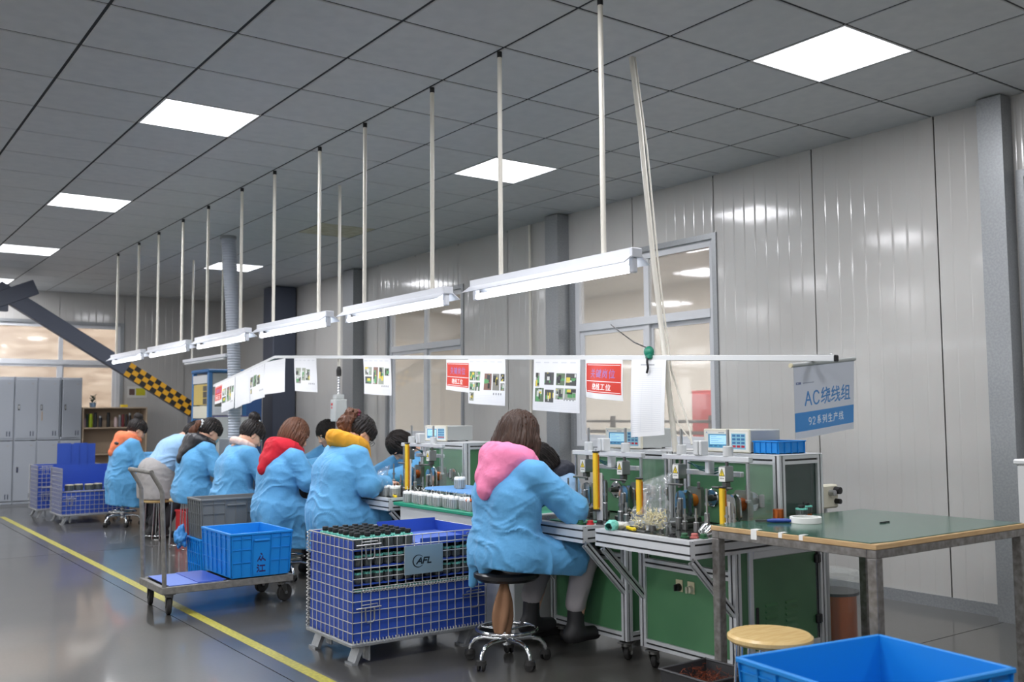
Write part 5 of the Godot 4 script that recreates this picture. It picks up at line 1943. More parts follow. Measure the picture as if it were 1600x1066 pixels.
# larger stator with white insulated top
func make_white_stator(label: String, group: String, wound: bool) -> Node3D:
	var t := thing("white_top_stator", label, "stator", Vector3.ZERO, 0.0, group)
	obj("core", B.new().prism(gear(0.031, 0.037, 16), 0.006, 0.056, Transform3D(LIE, Vector3.ZERO)).lathe([Vector2(0, 0), Vector2(0.028, 0), Vector2(0.028, 0.006)], 12), M.core_light, t)
	if wound:
		var w := B.new()
		for k in 6:
			var a := TAU * k / 6
			w.ball(Vector3(cos(a) * 0.022, 0.062, sin(a) * 0.022), Vector3(0.013, 0.012, 0.013), 8, 5)
		obj("winding", w, M.copper, t)
	var h := B.new()
	for k in 6:
		var a := TAU * (k + 0.5) / 6
		h.lathe([Vector2(0.0, 0.056), Vector2(0.012, 0.056), Vector2(0.013, 0.066), Vector2(0.008, 0.074), Vector2(0, 0.075)], 7, Vector3(cos(a) * 0.024, 0, sin(a) * 0.024))
	h.lathe([Vector2(0.0, 0.055), Vector2(0.031, 0.055), Vector2(0.031, 0.063), Vector2(0.0, 0.066)], 14)
	obj("insulator", h, M.insul_white, t)
	var ld := B.new()
	for k in 2:
		var s := -1.0 if k == 0 else 1.0
		ld.tube([Vector3(s * 0.008, 0.066, 0), Vector3(s * 0.012, 0.085, 0.006), Vector3(s * 0.004, 0.1, 0.012 * s)], 0.0012, 4)
	obj("lead_wire", ld, M.insul_white, t)
	return t

# open moulded crate with ribs; base corner size (sx, sz), height h
func crate(called: String, label: String, at: Vector3, turn: float, sx: float, sz: float, h: float, m: Material, mark := false) -> Node3D:
	var t := thing(called, label, "crate", at, turn)
	var k := 0.94   # walls lean outwards
	var th := 0.006
	var hx := sx / 2
	var hz := sz / 2
	obj("bottom", B.new().cspan(Vector3(-hx * k, 0, -hz * k), Vector3(hx * k, 0.008, hz * k), 0.002), m, t)
	for side in 4:
		var bs := Basis(Vector3.UP, side * PI / 2)
		var w := hx if side % 2 == 0 else hz
		var d := hz if side % 2 == 0 else hx
		var b := B.new()
		b.t = Transform3D(bs, Vector3.ZERO)
		var o0 := Vector3(-w * k, 0, d * k)
		var o1 := Vector3(w * k, 0, d * k)
		var o2 := Vector3(w, h, d)
		var o3 := Vector3(-w, h, d)
		var n := Vector3(0, 0, -th)
		b.quad(o0, o1, o2, o3)
		b.quad(o1 + n, o0 + n, o3 + n, o2 + n)
		b.quad(o3, o2, o2 + n, o3 + n)
		b.quad(o1, o0, o0 + n, o1 + n)
		b.quad(o0, o3, o3 + n, o0 + n)
		b.quad(o2, o1, o1 + n, o2 + n)
		var wall := obj("wall", b, m, t)
		# rim, ribs and bands
		var r := B.new()
		r.t = b.t
		r.cspan(Vector3(-w - 0.008, h - 0.014, d - 0.006), Vector3(w + 0.008, h + 0.002, d + 0.01), 0.003)
		obj("rim", r, m, wall)
		var nr := 6
		for i in nr + 1:
			var u := -1.0 + 2.0 * i / nr
			var mid := i > nr / 2 - 2 and i < nr / 2 + 2
			if mark and side == 0 and i == nr / 2:
				continue
			var rb := B.new()
			rb.t = b.t
			var q0 := Vector3(u * w * k * 0.985, 0.01, d * k + 0.002)
			var q1 := Vector3(u * w * 0.985, h - 0.014, d + 0.0)
			var sx2 := Vector3(0.0022, 0, 0)
			var oz := Vector3(0, 0, 0.008)
			rb.quad(q0 - sx2 + oz, q0 + sx2 + oz, q1 + sx2 + oz, q1 - sx2 + oz)
			rb.quad(q0 - sx2, q0 - sx2 + oz, q1 - sx2 + oz, q1 - sx2)
			rb.quad(q0 + sx2 + oz, q0 + sx2, q1 + sx2, q1 + sx2 + oz)
			obj("rib", rb, m, wall)
		for e: float in [0.33, 0.62, 0.86]:
			var y := h * e
			var dd := lerpf(d * k, d, e)
			var ww := lerpf(w * k, w, e)
			var bd := B.new()
			bd.t = b.t
			if side % 2 == 0:
				bd.span(Vector3(-ww, y, dd), Vector3(-ww * 0.3, y + 0.004, dd + 0.007))
				var b2 := B.new()
				b2.t = b.t
				b2.span(Vector3(ww * 0.3, y, dd), Vector3(ww, y + 0.004, dd + 0.007))
				obj("band", b2, m, wall)
			else:
				bd.span(Vector3(-ww, y, dd), Vector3(ww, y + 0.004, dd + 0.007))
			obj("band", bd, m, wall)
		if side % 2 == 0:
			var hn := B.new()
			hn.t = b.t
			hn.cspan(Vector3(-w * 0.26, h * 0.8, d * 0.985), Vector3(w * 0.26, h * 0.84, d + 0.012), 0.003)
			obj("handle_ledge", hn, m, wall)
		if mark and side == 0:
			var mk := B.new()
			mk.t = b.t
			var z := 0.0025
			mk.quad(Vector3(-w * 0.27, 0.012, d * k + 0.002 + z), Vector3(w * 0.27, 0.012, d * k + 0.002 + z), Vector3(w * 0.27, h * 0.8, lerpf(d * k, d, 0.8) + z), Vector3(-w * 0.27, h * 0.8, lerpf(d * k, d, 0.8) + z))
			obj("marking", mk, M.crate_mark, wall)
	return t

func round_stool(label: String, at: Vector3, r: float, h: float) -> Node3D:
	var t := thing("wooden_stool", label, "stool", at)
	obj("seat", B.new().lathe([Vector2(0, h - 0.03), Vector2(r - 0.012, h - 0.03), Vector2(r, h - 0.02), Vector2(r, h - 0.008), Vector2(r - 0.01, h), Vector2(0, h)], 32), M.wood_seat, t)
	for k in 4:
		var a := TAU * k / 4 + 0.4
		var d := Vector3(cos(a), 0, sin(a))
		var s := Vector3(-sin(a), 0, cos(a)) * 0.035
		var lg := B.new()
		lg.tube([d * (r * 0.8) - s * 0.6 + Vector3(0, h - 0.03, 0), d * (r * 0.92) - s + Vector3(0, 0.012, 0), d * (r * 0.92) + Vector3(0, 0.005, 0), d * (r * 0.92) + s + Vector3(0, 0.012, 0), d * (r * 0.8) + s * 0.6 + Vector3(0, h - 0.03, 0)], 0.005, 6)
		obj("leg", lg, M.chrome, t)
	var rg := []
	for k in 25:
		rg.append(Vector3(cos(TAU * k / 24) * r * 0.9, 0.045, sin(TAU * k / 24) * r * 0.9))
	obj("foot_ring", B.new().tube(rg, 0.004, 6, false), M.chrome, t)
	return t

func swivel_stool(label: String, at: Vector3, h: float, r := 0.165) -> Node3D:
	var t := thing("swivel_stool", label, "stool", at)
	obj("seat", B.new().lathe([Vector2(0, h - 0.045), Vector2(r * 0.9, h - 0.045), Vector2(r, h - 0.03), Vector2(r, h - 0.012), Vector2(r * 0.93, h - 0.002), Vector2(r * 0.6, h), Vector2(0, h)], 32), M.seat_black, t)
	obj("gas_column", B.new().lathe([Vector2(0.025, 0.09), Vector2(0.025, 0.2), Vector2(0.014, 0.21), Vector2(0.014, h - 0.07), Vector2(0.04, h - 0.05), Vector2(0.04, h - 0.045)], 14), M.chrome, t)
	for k in 5:
		var a := TAU * k / 5 + 0.35
		var d := Vector3(cos(a), 0, sin(a))
		obj("leg", B.new().tube([d * 0.02 + Vector3(0, 0.115, 0), d * 0.12 + Vector3(0, 0.118, 0), d * 0.17 + Vector3(0, 0.105, 0), d * 0.195 + Vector3(0, 0.075, 0), d * 0.2 + Vector3(0, 0.05, 0)], [0.016, 0.013, 0.012, 0.011, 0.01], 10), M.chrome, t)
		var c := B.new()
		c.t = Transform3D(Basis(Vector3.UP, -a + 0.5), d * 0.2)
		for s: float in [-1.0, 1.0]:
			c.lathe([Vector2(0, 0), Vector2(0.022, 0), Vector2(0.025, 0.006), Vector2(0.025, 0.012), Vector2(0, 0.014)], 14, Vector3(0, 0.0252, s * 0.012 - 0.007), Basis(Vector3.RIGHT, PI / 2))
		c.lathe([Vector2(0.0, 0.03), Vector2(0.028, 0.03), Vector2(0.024, 0.05), Vector2(0, 0.054)], 12)
		obj("caster", c, M.black_rubber, t)
	var rg := []
	for k in 33:
		rg.append(Vector3(cos(TAU * k / 32) * 0.15, 0.165, sin(TAU * k / 32) * 0.15))
	obj("foot_ring", B.new().tube(rg, 0.01, 8, false), M.chrome, t)
	for k in 3:
		var a := TAU * k / 3
		obj("ring_strut", B.new().tube([Vector3(cos(a) * 0.025, 0.16, sin(a) * 0.025), Vector3(cos(a) * 0.145, 0.165, sin(a) * 0.145)], 0.006, 6), M.chrome, t)
	return t

func near_things() -> void:
	object_materials()
	# wire container with layers of stators
	var cx := 2.62
	var cz := -4.69
	var top := 0.615
	var box := wire_box("silver wire container full of capped stators, with a maker's plate", Vector3(cx, 0, cz), 0.8, 0.52, top, "closed")
	var pl := B.new()
	pl.cspan(Vector3(-0.115, 0.415, 0.27), Vector3(0.115, 0.56, 0.274), 0.001)
	var po := obj("plate", pl, M.plate_zinc, box)
	var pf := B.new()
	pf.quad(Vector3(-0.115, 0.415, 0.2745), Vector3(0.115, 0.415, 0.2745), Vector3(0.115, 0.56, 0.2745), Vector3(-0.115, 0.56, 0.2745))
	obj("plate_face", pf, M.maker_plate, po)
	for k in 4:
		var y := 0.3 + 0.085 * k
		var s := obj("layer_sheet", B.new().span(Vector3(-0.385, y, -0.245), Vector3(0.385, y + 0.004, 0.248)), M.liner_blue, box)
		s.position.y = 0.0
	# raised tray of lining over the right half
	var tr := thing("plastic_tray", "blue corrugated plastic tray lying on the wire container", "tray", Vector3(cx + 0.19, 0.5595, cz))
	obj("sheet", B.new().span(Vector3(-0.19, 0, -0.24), Vector3(0.19, 0.004, 0.24)), M.liner_pale, tr)
	obj("edge", B.new().span(Vector3(-0.19, 0.004, -0.244), Vector3(0.19, 0.075, -0.24)), M.liner_blue, tr)
	obj("edge", B.new().span(Vector3(0.19, 0.004, -0.244), Vector3(0.194, 0.06, 0.24)), M.liner_blue, tr)
	obj("edge", B.new().span(Vector3(-0.19, 0.004, 0.236), Vector3(0.19, 0.03, 0.24)), M.liner_blue, tr)
	var first: Node3D = null
	for i in 6:
		for j in 7:
			var at := Vector3(cx - 0.355 + 0.0585 * i + (0.004 if j % 2 else 0.0), 0.5595, cz + 0.215 - 0.0615 * j)
			if i == 5 and j > 4:
				continue
			var label := "capped stator on top of the container, %s row, %s from the left" % [ORD[j], ORD[i]]
			if first == null:
				first = make_stator(label, "capped stators on the wire container")
				first.position = at
			else:
				dup(first, "capped_stator", label, at, rng.randf() * 0.6)
	var words := ["stator in the lowest layer behind the wire mesh", "stator in the middle layer behind the wire mesh", "stator in the upper layer behind the wire mesh"]
	for k in 3:
		for i in 13:
			var o := dup(first, "capped_stator", "%s, %s from the left" % [words[k], ORD[i]], Vector3(cx - 0.352 + 0.0585 * i, 0.3045 + 0.085 * k, cz + 0.212 - 0.006 * (i % 2)), i * 0.5)
			o.scale = Vector3(1, 0.93, 1)
			o.set_meta("group", "capped stators in layer %d of the container" % (k + 1))

	# trolley
	var t := thing("platform_trolley", "grey steel platform trolley with tall bent handle", "trolley", Vector3(2.24, 0, -6.45))
	var hx := 0.43
	var hz := 0.25
	var fr := B.new()
	fr.cspan(Vector3(-hx, 0.135, hz - 0.03), Vector3(hx, 0.18, hz), 0.003)
	fr.cspan(Vector3(-hx, 0.135, -hz), Vector3(hx, 0.18, -hz + 0.03), 0.003)
	fr.cspan(Vector3(-hx, 0.135, -hz + 0.03), Vector3(-hx + 0.03, 0.18, hz - 0.03), 0.003)
	fr.cspan(Vector3(hx - 0.03, 0.135, -hz + 0.03), Vector3(hx, 0.18, hz - 0.03), 0.003)
	obj("bed_frame", fr, M.trolley_grey, t)
	obj("deck", B.new().span(Vector3(-hx + 0.03, 0.14, -hz + 0.03), Vector3(hx - 0.03, 0.15, hz - 0.03)), M.trolley_grey, t)
	for s: float in [-1.0, 1.0]:
		obj("handle_post", B.new().tube([Vector3(-hx + 0.02, 0.14, s * (hz - 0.015)), Vector3(-hx + 0.015, 0.3, s * (hz - 0.015)), Vector3(-hx - 0.005, 0.76, s * (hz - 0.015)), Vector3(-hx - 0.02, 0.8, s * (hz - 0.015)), Vector3(-hx - 0.075, 0.89, s * (hz - 0.015))], 0.014, 10), M.trolley_grey, t)
		caster(t, Vector3(-hx + 0.06, 0, s * (hz - 0.05)), 0.056, 1.4)
		caster(t, Vector3(hx - 0.06, 0, s * (hz - 0.05)), 0.056, 0.3)
	obj("handle_bar", B.new().tube([Vector3(-hx - 0.075, 0.89, hz - 0.003), Vector3(-hx - 0.075, 0.89, -hz + 0.003)], 0.0145, 10), M.trolley_grey, t)
	var lin := thing("plastic_sheet", "blue plastic sheet lying on the trolley deck", "sheet", Vector3(2.06, 0.181, -6.45))
	obj("sheet", B.new().span(Vector3(-0.2, 0, -0.235), Vector3(0.14, 0.004, 0.235)), M.liner_pale, lin)
	obj("sheet_fold", B.new().span(Vector3(-0.02, 0.004, -0.232), Vector3(0.16, 0.008, 0.23)), M.liner_blue, lin)
	crate("blue_crate", "open blue plastic crate with hand-written marks on the trolley", Vector3(2.44, 0.19, -6.46), 0.0, 0.41, 0.56, 0.285, M.crate_blue, true)
	# grey crate on a blue crate behind the trolley
	crate("blue_crate", "dark blue crate underneath the grey crate behind the trolley", Vector3(2.72, 0.0, -7.58), 0.0, 0.54, 0.32, 0.3, M.crate_blue)
	crate("grey_crate", "open grey plastic crate behind the trolley", Vector3(2.72, 0.3, -7.58), 0.0, 0.54, 0.32, 0.3, M.crate_grey)
	# crates at the lower picture edge
	crate("blue_crate", "large open blue crate at the lower picture edge", Vector3(2.585, 0.214, -1.765), -0.14, 0.6, 0.48, 0.28, M.crate_blue)
	crate("blue_crate", "blue crate underneath the large open crate, below the picture edge", Vector3(2.585, -0.0, -1.765), -0.14, 0.56, 0.44, 0.21, M.crate_blue)

	# stools
	round_stool("wooden stool with chrome legs behind the large blue crate", Vector3(2.81, 0, -2.33), 0.15, 0.45)
	round_stool("wooden stool with wire legs beside the grey crate", Vector3(2.9, 0, -9.25), 0.145, 0.47)
	round_stool("wooden stool under the worker with the grey apron", Vector3(2.9, 0, -10.12), 0.145, 0.4)
	swivel_stool("black swivel stool under the woman in the pink hood", Vector3(2.87, 0, -4.03), 0.455)
	swivel_stool("chrome swivel stool under the woman in the orange hood", Vector3(2.93, 0, -11.6), 0.4)
	swivel_stool("swivel stool under the woman in the red hood", Vector3(2.98, 0, -7.1), 0.45)
	swivel_stool("swivel stool under the woman in the yellow scarf", Vector3(3.02, 0, -6.05), 0.46)
	# cloth hanging from the near stool
	var cl := thing("cloth_bag", "tan cloth hanging under the black swivel stool", "cloth", Vector3(2.82, 0, -3.98))
	var cb := B.new()
	cb.sheet(24, 12, func(u: float, v: float) -> Vector3:
		var a := TAU * u
		var r := lerpf(0.018, 0.05, sin(v * 2.6)) * (1.0 + 0.25 * sin(a * 4.0 + v * 3.0))
		return Vector3(cos(-a) * r * 1.0 - 0.015 * v, 0.41 - 0.25 * v + 0.012 * sin(a * 3.0) * v, sin(-a) * r * 0.7))
	obj("fabric", cb, M.cloth_tan, cl)

	# green-topped steel table
	t = thing("steel_table", "steel-legged table with a green top beside the winding machine", "table", Vector3(3.7, 0, -2.525))
	var tx := 0.54
	var tz := 0.4
	var topp := PackedVector2Array([Vector2(-tx + 0.01, -tz + 0.008), Vector2(tx - 0.01, -tz + 0.008), Vector2(tx - 0.01, tz - 0.012), Vector2(-tx + 0.11, tz - 0.012), Vector2(-tx + 0.01, tz - 0.03)])
	obj("green_mat", B.new().prism(topp, 0.752, 0.755, Transform3D(Basis(Vector3(1, 0, 0), Vector3(0, 0, 1), Vector3(0, -1, 0)), Vector3(0, 1.507, 0))), M.table_green, t)
	obj("board", B.new().cspan(Vector3(-tx, 0.732, -tz), Vector3(tx, 0.752, tz), 0.002), M.wood_edge, t)
	for a: float in [-1.0, 1.0]:
		for b: float in [-1.0, 1.0]:
			obj("leg", B.new().cspan(Vector3(a * (tx - 0.022) - 0.02, 0, b * (tz - 0.022) - 0.02), Vector3(a * (tx - 0.022) + 0.02, 0.7, b * (tz - 0.022) + 0.02), 0.003), M.raw_steel, t)
	for b: float in [-1.0, 1.0]:
		obj("rail", B.new().cspan(Vector3(-tx + 0.002, 0.7, b * (tz - 0.022) - 0.02), Vector3(tx - 0.002, 0.732, b * (tz - 0.022) + 0.02), 0.002), M.raw_steel, t)
		obj("rail", B.new().cspan(Vector3(b * (tx - 0.022) - 0.02, 0.7, -tz + 0.042), Vector3(b * (tx - 0.022) + 0.02, 0.732, tz - 0.042), 0.002), M.raw_steel, t)
	for e: Array in [[-0.0, 0.05], [0.14, 0.03], [0.24, 0.03]]:
		obj("tape_strip", B.new().span(Vector3(-tx - 0.0006, 0.735 - (0.02 if e[0] == 0.0 else 0.0), -0.3 + e[0] + 0.12), Vector3(-tx + 0.035, 0.7556, -0.3 + e[0] + 0.12 + e[1] * 0.6)), M.tape_white, t)
	var ty := 0.755
	var rg := thing("tape_roll", "wide white ring of tape lying on the green table", "tape roll", Vector3(3.53, ty, -2.715))
	obj("roll", B.new().lathe([Vector2(0.056, 0), Vector2(0.066, 0), Vector2(0.067, 0.002), Vector2(0.067, 0.024), Vector2(0.066, 0.026), Vector2(0.056, 0.026), Vector2(0.056, 0)], 40), M.tape_white, rg)
	var o1 := dup(first, "capped_stator", "teal and black stator in front, on the green table by the tape ring", Vector3(3.62, ty + 0.014, -2.805), 0.3)
	o1.set_meta("group", "stators on the green table")
	o1.scale = Vector3(0.95, 0.6, 0.95)
	var o3 := dup(first, "capped_stator", "teal and black stator farther back on the green table", Vector3(3.74, ty + 0.014, -2.87), 0.1)
	o3.set_meta("group", "stators on the green table")
	o3.scale = Vector3(0.95, 0.6, 0.95)
	for e: Array in [["copper spool under the front stator on the green table", 3.62, -2.805], ["copper spool under the farther stator on the green table", 3.74, -2.87], ["copper spool standing by the machine on the green table", 3.55, -2.878]]:
		var sp := thing("copper_spool", e[0], "spool", Vector3(e[1], ty, e[2]), 0.0, "copper spools on the green table")
		var hgt := 0.014 if e[1] > 3.56 else 0.045
		obj("winding", B.new().lathe([Vector2(0, 0), Vector2(0.024, 0), Vector2(0.024, hgt), Vector2(0, hgt)], 18), M.copper, sp)
	var pli := thing("pliers", "blue-handled pliers lying on the green table", "pliers", Vector3(3.4, ty, -2.82), -0.63)
	for s: float in [-1.0, 1.0]:
		obj("handle", B.new().tube([Vector3(0.0, 0.009, s * 0.004), Vector3(0.03, 0.009, s * 0.013), Vector3(0.1, 0.009, s * 0.016)], [0.006, 0.008, 0.007], 8), M.pliers_blue, pli)
	obj("jaw", B.new().prism(PackedVector2Array([Vector2(-0.05, -0.003), Vector2(-0.05, 0.003), Vector2(-0.01, 0.011), Vector2(0.005, 0.008), Vector2(0.005, -0.008), Vector2(-0.01, -0.011)]), 0.004, 0.014, Transform3D(LIE, Vector3.ZERO)), M.steel_dark, pli)
	var wr := thing("wire_scrap", "short dark wire scrap lying on the green table", "wire", Vector3(3.78, ty, -2.5))
	obj("strand", B.new().tube([Vector3(-0.03, 0.003, 0), Vector3(0, 0.003, 0.008), Vector3(0.012, 0.003, -0.006), Vector3(0.035, 0.003, 0.004)], 0.003, 6), M.black_plastic, wr)

	# copper scrap bin
	t = thing("scrap_bin", "black bin of copper wire scrap under the green table edge", "bin", Vector3(2.86, 0, -2.68))
	for side in 4:
		var bb := B.new()
		bb.t = Transform3D(Basis(Vector3.UP, side * PI / 2), Vector3.ZERO)
		bb.quad(Vector3(-0.1, 0, 0.1), Vector3(0.1, 0, 0.1), Vector3(0.13, 0.24, 0.13), Vector3(-0.13, 0.24, 0.13))
		bb.quad(Vector3(0.097, 0, 0.096), Vector3(-0.097, 0, 0.096), Vector3(-0.126, 0.24, 0.126), Vector3(0.126, 0.24, 0.126))
		bb.cspan(Vector3(-0.136, 0.236, 0.124), Vector3(0.136, 0.244, 0.136), 0.003)
		obj("wall", bb, M.bin_black, t)
	obj("bottom", B.new().span(Vector3(-0.1, 0, -0.1), Vector3(0.1, 0.006, 0.1)), M.bin_black, t)
	var cs := B.new()
	for i in 260:
		var p0 := Vector3(rng.randf_range(-0.1, 0.1), rng.randf_range(0.12, 0.23), rng.randf_range(-0.1, 0.1))
		var pts := [p0]
		for k in 4:
			pts.append(pts[-1] + Vector3(rng.randf_range(-0.02, 0.02), rng.randf_range(-0.014, 0.014), rng.randf_range(-0.02, 0.02)))
		cs.tube(pts, 0.0008, 3, false)
	for i in 60:
		var p0 := Vector3(rng.randf_range(-0.24, -0.12), rng.randf_range(0.002, 0.12), rng.randf_range(-0.12, 0.05))
		var pts := [p0]
		for k in 4:
			pts.append(pts[-1] + Vector3(rng.randf_range(-0.02, 0.02), rng.randf_range(-0.012, 0.01), rng.randf_range(-0.02, 0.02)))
			pts[-1].y = maxf(pts[-1].y, 0.002)
		cs.tube(pts, 0.0007, 3, false)
	mat("copper_scrap", rgb(140, 66, 34), 0.4, 0.5)
	var scrap := thing("copper_scrap", "tangle of cut copper wire spilling from the black bin", "copper scrap", Vector3(2.86, 0, -2.68))
	obj("tangle", cs, M.copper_scrap, scrap)
	scrap.set_meta("kind", "stuff")

	# copper drum and wire tensioner by the wall
	t = thing("wire_drum", "clear drum with a copper wire spool behind the green table", "drum", Vector3(4.52, 0, -3.3))
	obj("winding", B.new().lathe([Vector2(0, 0.02), Vector2(0.11, 0.02), Vector2(0.11, 0.26), Vector2(0, 0.26)], 28), M.copper, t)
	obj("flange", B.new().lathe([Vector2(0, 0.26), Vector2(0.125, 0.26), Vector2(0.125, 0.275), Vector2(0, 0.275)], 28), M.bin_black, t)
	obj("flange", B.new().lathe([Vector2(0, 0.0), Vector2(0.125, 0.0), Vector2(0.125, 0.02), Vector2(0, 0.02)], 28), M.bin_black, t)
	obj("clear_hood", B.new().lathe([Vector2(0.135, 0.0), Vector2(0.135, 0.36), Vector2(0.12, 0.385), Vector2(0.03, 0.4), Vector2(0.0, 0.4)], 28), M.acrylic, t)
	obj("hood_ring", B.new().lathe([Vector2(0.135, 0.35), Vector2(0.142, 0.35), Vector2(0.142, 0.37), Vector2(0.135, 0.37)], 28), M.poly_clear, t)
	t = thing("wire_tensioner", "cream wire tensioner with black knobs on a post by the machine", "tensioner", Vector3(4.26, 0, -3.14))
	obj("post", B.new().cspan(Vector3(-0.012, 0, -0.03), Vector3(0.012, 0.76, -0.006)), M.steel, t)
	obj("foot", B.new().cspan(Vector3(-0.08, 0, -0.07), Vector3(0.08, 0.012, 0.04)), M.steel_dark, t)
	obj("housing", B.new().cspan(Vector3(-0.06, 0.74, -0.03), Vector3(0.07, 0.86, 0.02), 0.008), M.box_cream, t)
	for e: Array in [[0.045, 0.83, 0.02], [0.045, 0.775, 0.014], [0.0, 0.82, 0.016]]:
		obj("knob", B.new().lathe([Vector2(0, 0), Vector2(e[2], 0), Vector2(e[2] * 0.9, 0.03), Vector2(0, 0.032)], 14, Vector3(e[0], e[1], 0.02), Basis(Vector3.RIGHT, PI / 2)), M.black_plastic if e[0] > 0.01 else M.steel, t)
	obj("guide_arm", B.new().tube([Vector3(-0.05, 0.82, 0.01), Vector3(-0.1, 0.84, 0.015)], 0.006, 8).ball(Vector3(-0.1, 0.84, 0.015), Vector3(0.012, 0.012, 0.012)), M.black_plastic, t)

	# white bench with stators between the machines
	t = thing("white_bench", "white bench with green worktop between two winding machines", "bench", Vector3(3.42, 0, -4.955))
	obj("worktop", B.new().cspan(Vector3(-0.325, 0.65, -0.65), Vector3(0.3, 0.672, 0.66), 0.004), M.mat_green, t)
	obj("body", B.new().cspan(Vector3(-0.29, 0.05, -0.62), Vector3(0.29, 0.65, 0.63), 0.004), M.white_paint, t)
	obj("plinth", B.new().cspan(Vector3(-0.27, 0.0, -0.6), Vector3(0.27, 0.05, 0.6)), M.bin_black, t)
	var sp2 := obj("socket_panel", B.new().cspan(Vector3(-0.305, 0.49, -0.2), Vector3(-0.288, 0.585, 0.3), 0.003), M.white_plastic, t)
	obj("socket", B.new().cspan(Vector3(-0.308, 0.515, -0.01), Vector3(-0.304, 0.54, 0.03), 0.001), M.black_plastic, sp2)
	var ws := make_white_stator("white-topped steel stator on the bench edge, first from the left", "white-topped stators on the bench", false)
	ws.position = Vector3(3.15, 0.672, -5.5)
	var wc := make_white_stator("copper-wound stator on the bench edge, first from the left", "copper-wound stators on the bench", true)
	wc.position = Vector3(3.145, 0.672, -4.77)
	for k in range(1, 8):
		dup(ws, "white_top_stator", "white-topped steel stator on the bench edge, %s from the left" % ORD[k], Vector3(3.15 + 0.012 * (k % 2), 0.672, -5.5 + 0.092 * k), k * 0.7)
	for k in range(1, 4):
		dup(wc, "white_top_stator", "copper-wound stator on the bench edge, %s from the left" % ORD[k], Vector3(3.145 + 0.015 * (k % 2), 0.672, -4.77 + 0.09 * k), k * 0.5)
	for k in 8:
		var o := dup(ws, "white_top_stator", "stator carrying the pale blue board, %s from the left" % ORD[k], Vector3(3.25 + 0.1 * (k % 2), 0.672, -5.44 + 0.12 * k), k * 0.3)
		o.set_meta("group", "stators under the pale blue board")
		o.scale = Vector3(1, 0.8, 1)
	var bd := thing("plastic_board", "pale blue plastic board lying on the stators", "board", Vector3(3.37, 0.76, -5.07))
	obj("board", B.new().prism(PackedVector2Array([Vector2(-0.18, 0.3), Vector2(-0.1, 0.42), Vector2(0.2, 0.42), Vector2(0.2, -0.5), Vector2(-0.18, -0.5)]), 0, 0.005, Transform3D(LIE, Vector3.ZERO)), M.board_blue, bd)
	var u1 := dup(ws, "white_top_stator", "single white-topped stator with leads on the pale blue board", Vector3(3.36, 0.765, -5.22), 0.2)
	u1.set_meta("group", "stators on the blue board")
	var u2 := dup(ws, "white_top_stator", "white-topped stator on the blue board by the pink-hooded woman", Vector3(3.3, 0.765, -4.72), 0.9)
	u2.set_meta("group", "stators on the blue board")
	for e: Array in [["white-topped stator on the machine table next to the plastic bag", 3.22, -6.06], ["white-topped stator on the machine table beside the yellow light bar", 3.18, -5.86], ["second white-topped stator on the machine table before the copper coils", 3.2, -5.77]]:
		var o := dup(ws, "white_top_stator", e[0], Vector3(e[1], 0.687, e[2]), e[1] * 3)
		o.set_meta("group", "stators on the machine table")
	cutter("yellow utility knife on the machine table by the yellow scarf woman", Vector3(3.17, 0.6895, -5.72), 1.2)
	cutter("yellow utility knife beside the clear plastic bag", Vector3(3.135, 0.6905, -3.4), 1.2)

	# small blue tray on the near machine
	t = thing("parts_tray", "small bright blue parts tray on top of the winding machine", "tray", Vector3(3.79, 1.037, -3.055))
	for side in 4:
		var w := 0.1 if side % 2 == 0 else 0.07
		var d := 0.07 if side % 2 == 0 else 0.1
		var bb := B.new()
		bb.t = Transform3D(Basis(Vector3.UP, side * PI / 2), Vector3.ZERO)
		bb.prism(PackedVector2Array([Vector2(-w, 0), Vector2(w, 0), Vector2(w * 1.04, 0.06), Vector2(-w * 1.04, 0.06)]), d - 0.004, d)
		bb.cspan(Vector3(-w * 1.07, 0.055, d - 0.004), Vector3(w * 1.07, 0.061, d + 0.006), 0.002)
		for i in 5:
			bb.cbox(Vector3(lerpf(-w, w, i / 4.0) * 0.96, 0.028, d + 0.002), Vector3(0.005, 0.054, 0.006), 0.001)
		obj("wall", bb, M.crate_blue, t)
	obj("bottom", B.new().span(Vector3(-0.1, 0, -0.07), Vector3(0.1, 0.004, 0.07)), M.crate_blue, t)

	# loose parts on the machine tables
	poly_bag("clear plastic bag of cream yarn and parts on the machine table", Vector3(3.2, 0.688, -3.345), 1.2)
	work_glove("white and mint work glove beside the clear plastic bag", Vector3(3.12, 0.6905, -3.485), 0.5)
	poly_bag("clear plastic bag of cream yarn behind the yellow scarf woman", Vector3(3.3, 0.688, -6.16), 0.85)
	for e: Array in [["shiny steel cone tool farther from the green table", 3.23, -3.05], ["shiny steel cone tool next to the green table corner", 3.2, -2.99]]:
		var cn := thing("cone_tool", e[0], "cone", Vector3(e[1], 0.687, e[2]), 0.0, "steel cone tools on the machine table")
		obj("cone", B.new().lathe([Vector2(0.004, 0.0), Vector2(0.012, 0.0), Vector2(0.022, 0.035), Vector2(0.02, 0.045), Vector2(0, 0.048)], 18, Vector3(0.0, 0.02, 0), Basis(Vector3.FORWARD, 1.1)), M.chrome, cn)
	var gm := thing("rubber_mat", "small green rubber mat on the machine before the pink-hooded woman", "mat", Vector3(3.2, 0.687, -3.88), 0.1)
	obj("mat", B.new().cspan(Vector3(-0.06, 0, -0.13), Vector3(0.06, 0.004, 0.13), 0.001), M.mat_green, gm)

	# light grey cabinet cut by the picture edge
	t = thing("white_cabinet", "pale grey cabinet cut by the right picture edge", "cabinet", Vector3(4.78, 0, -2.1))
	obj("body", B.new().cspan(Vector3(-0.25, 0, -0.2), Vector3(0.4, 0.985, 0.25), 0.008), M.white_paint, t)
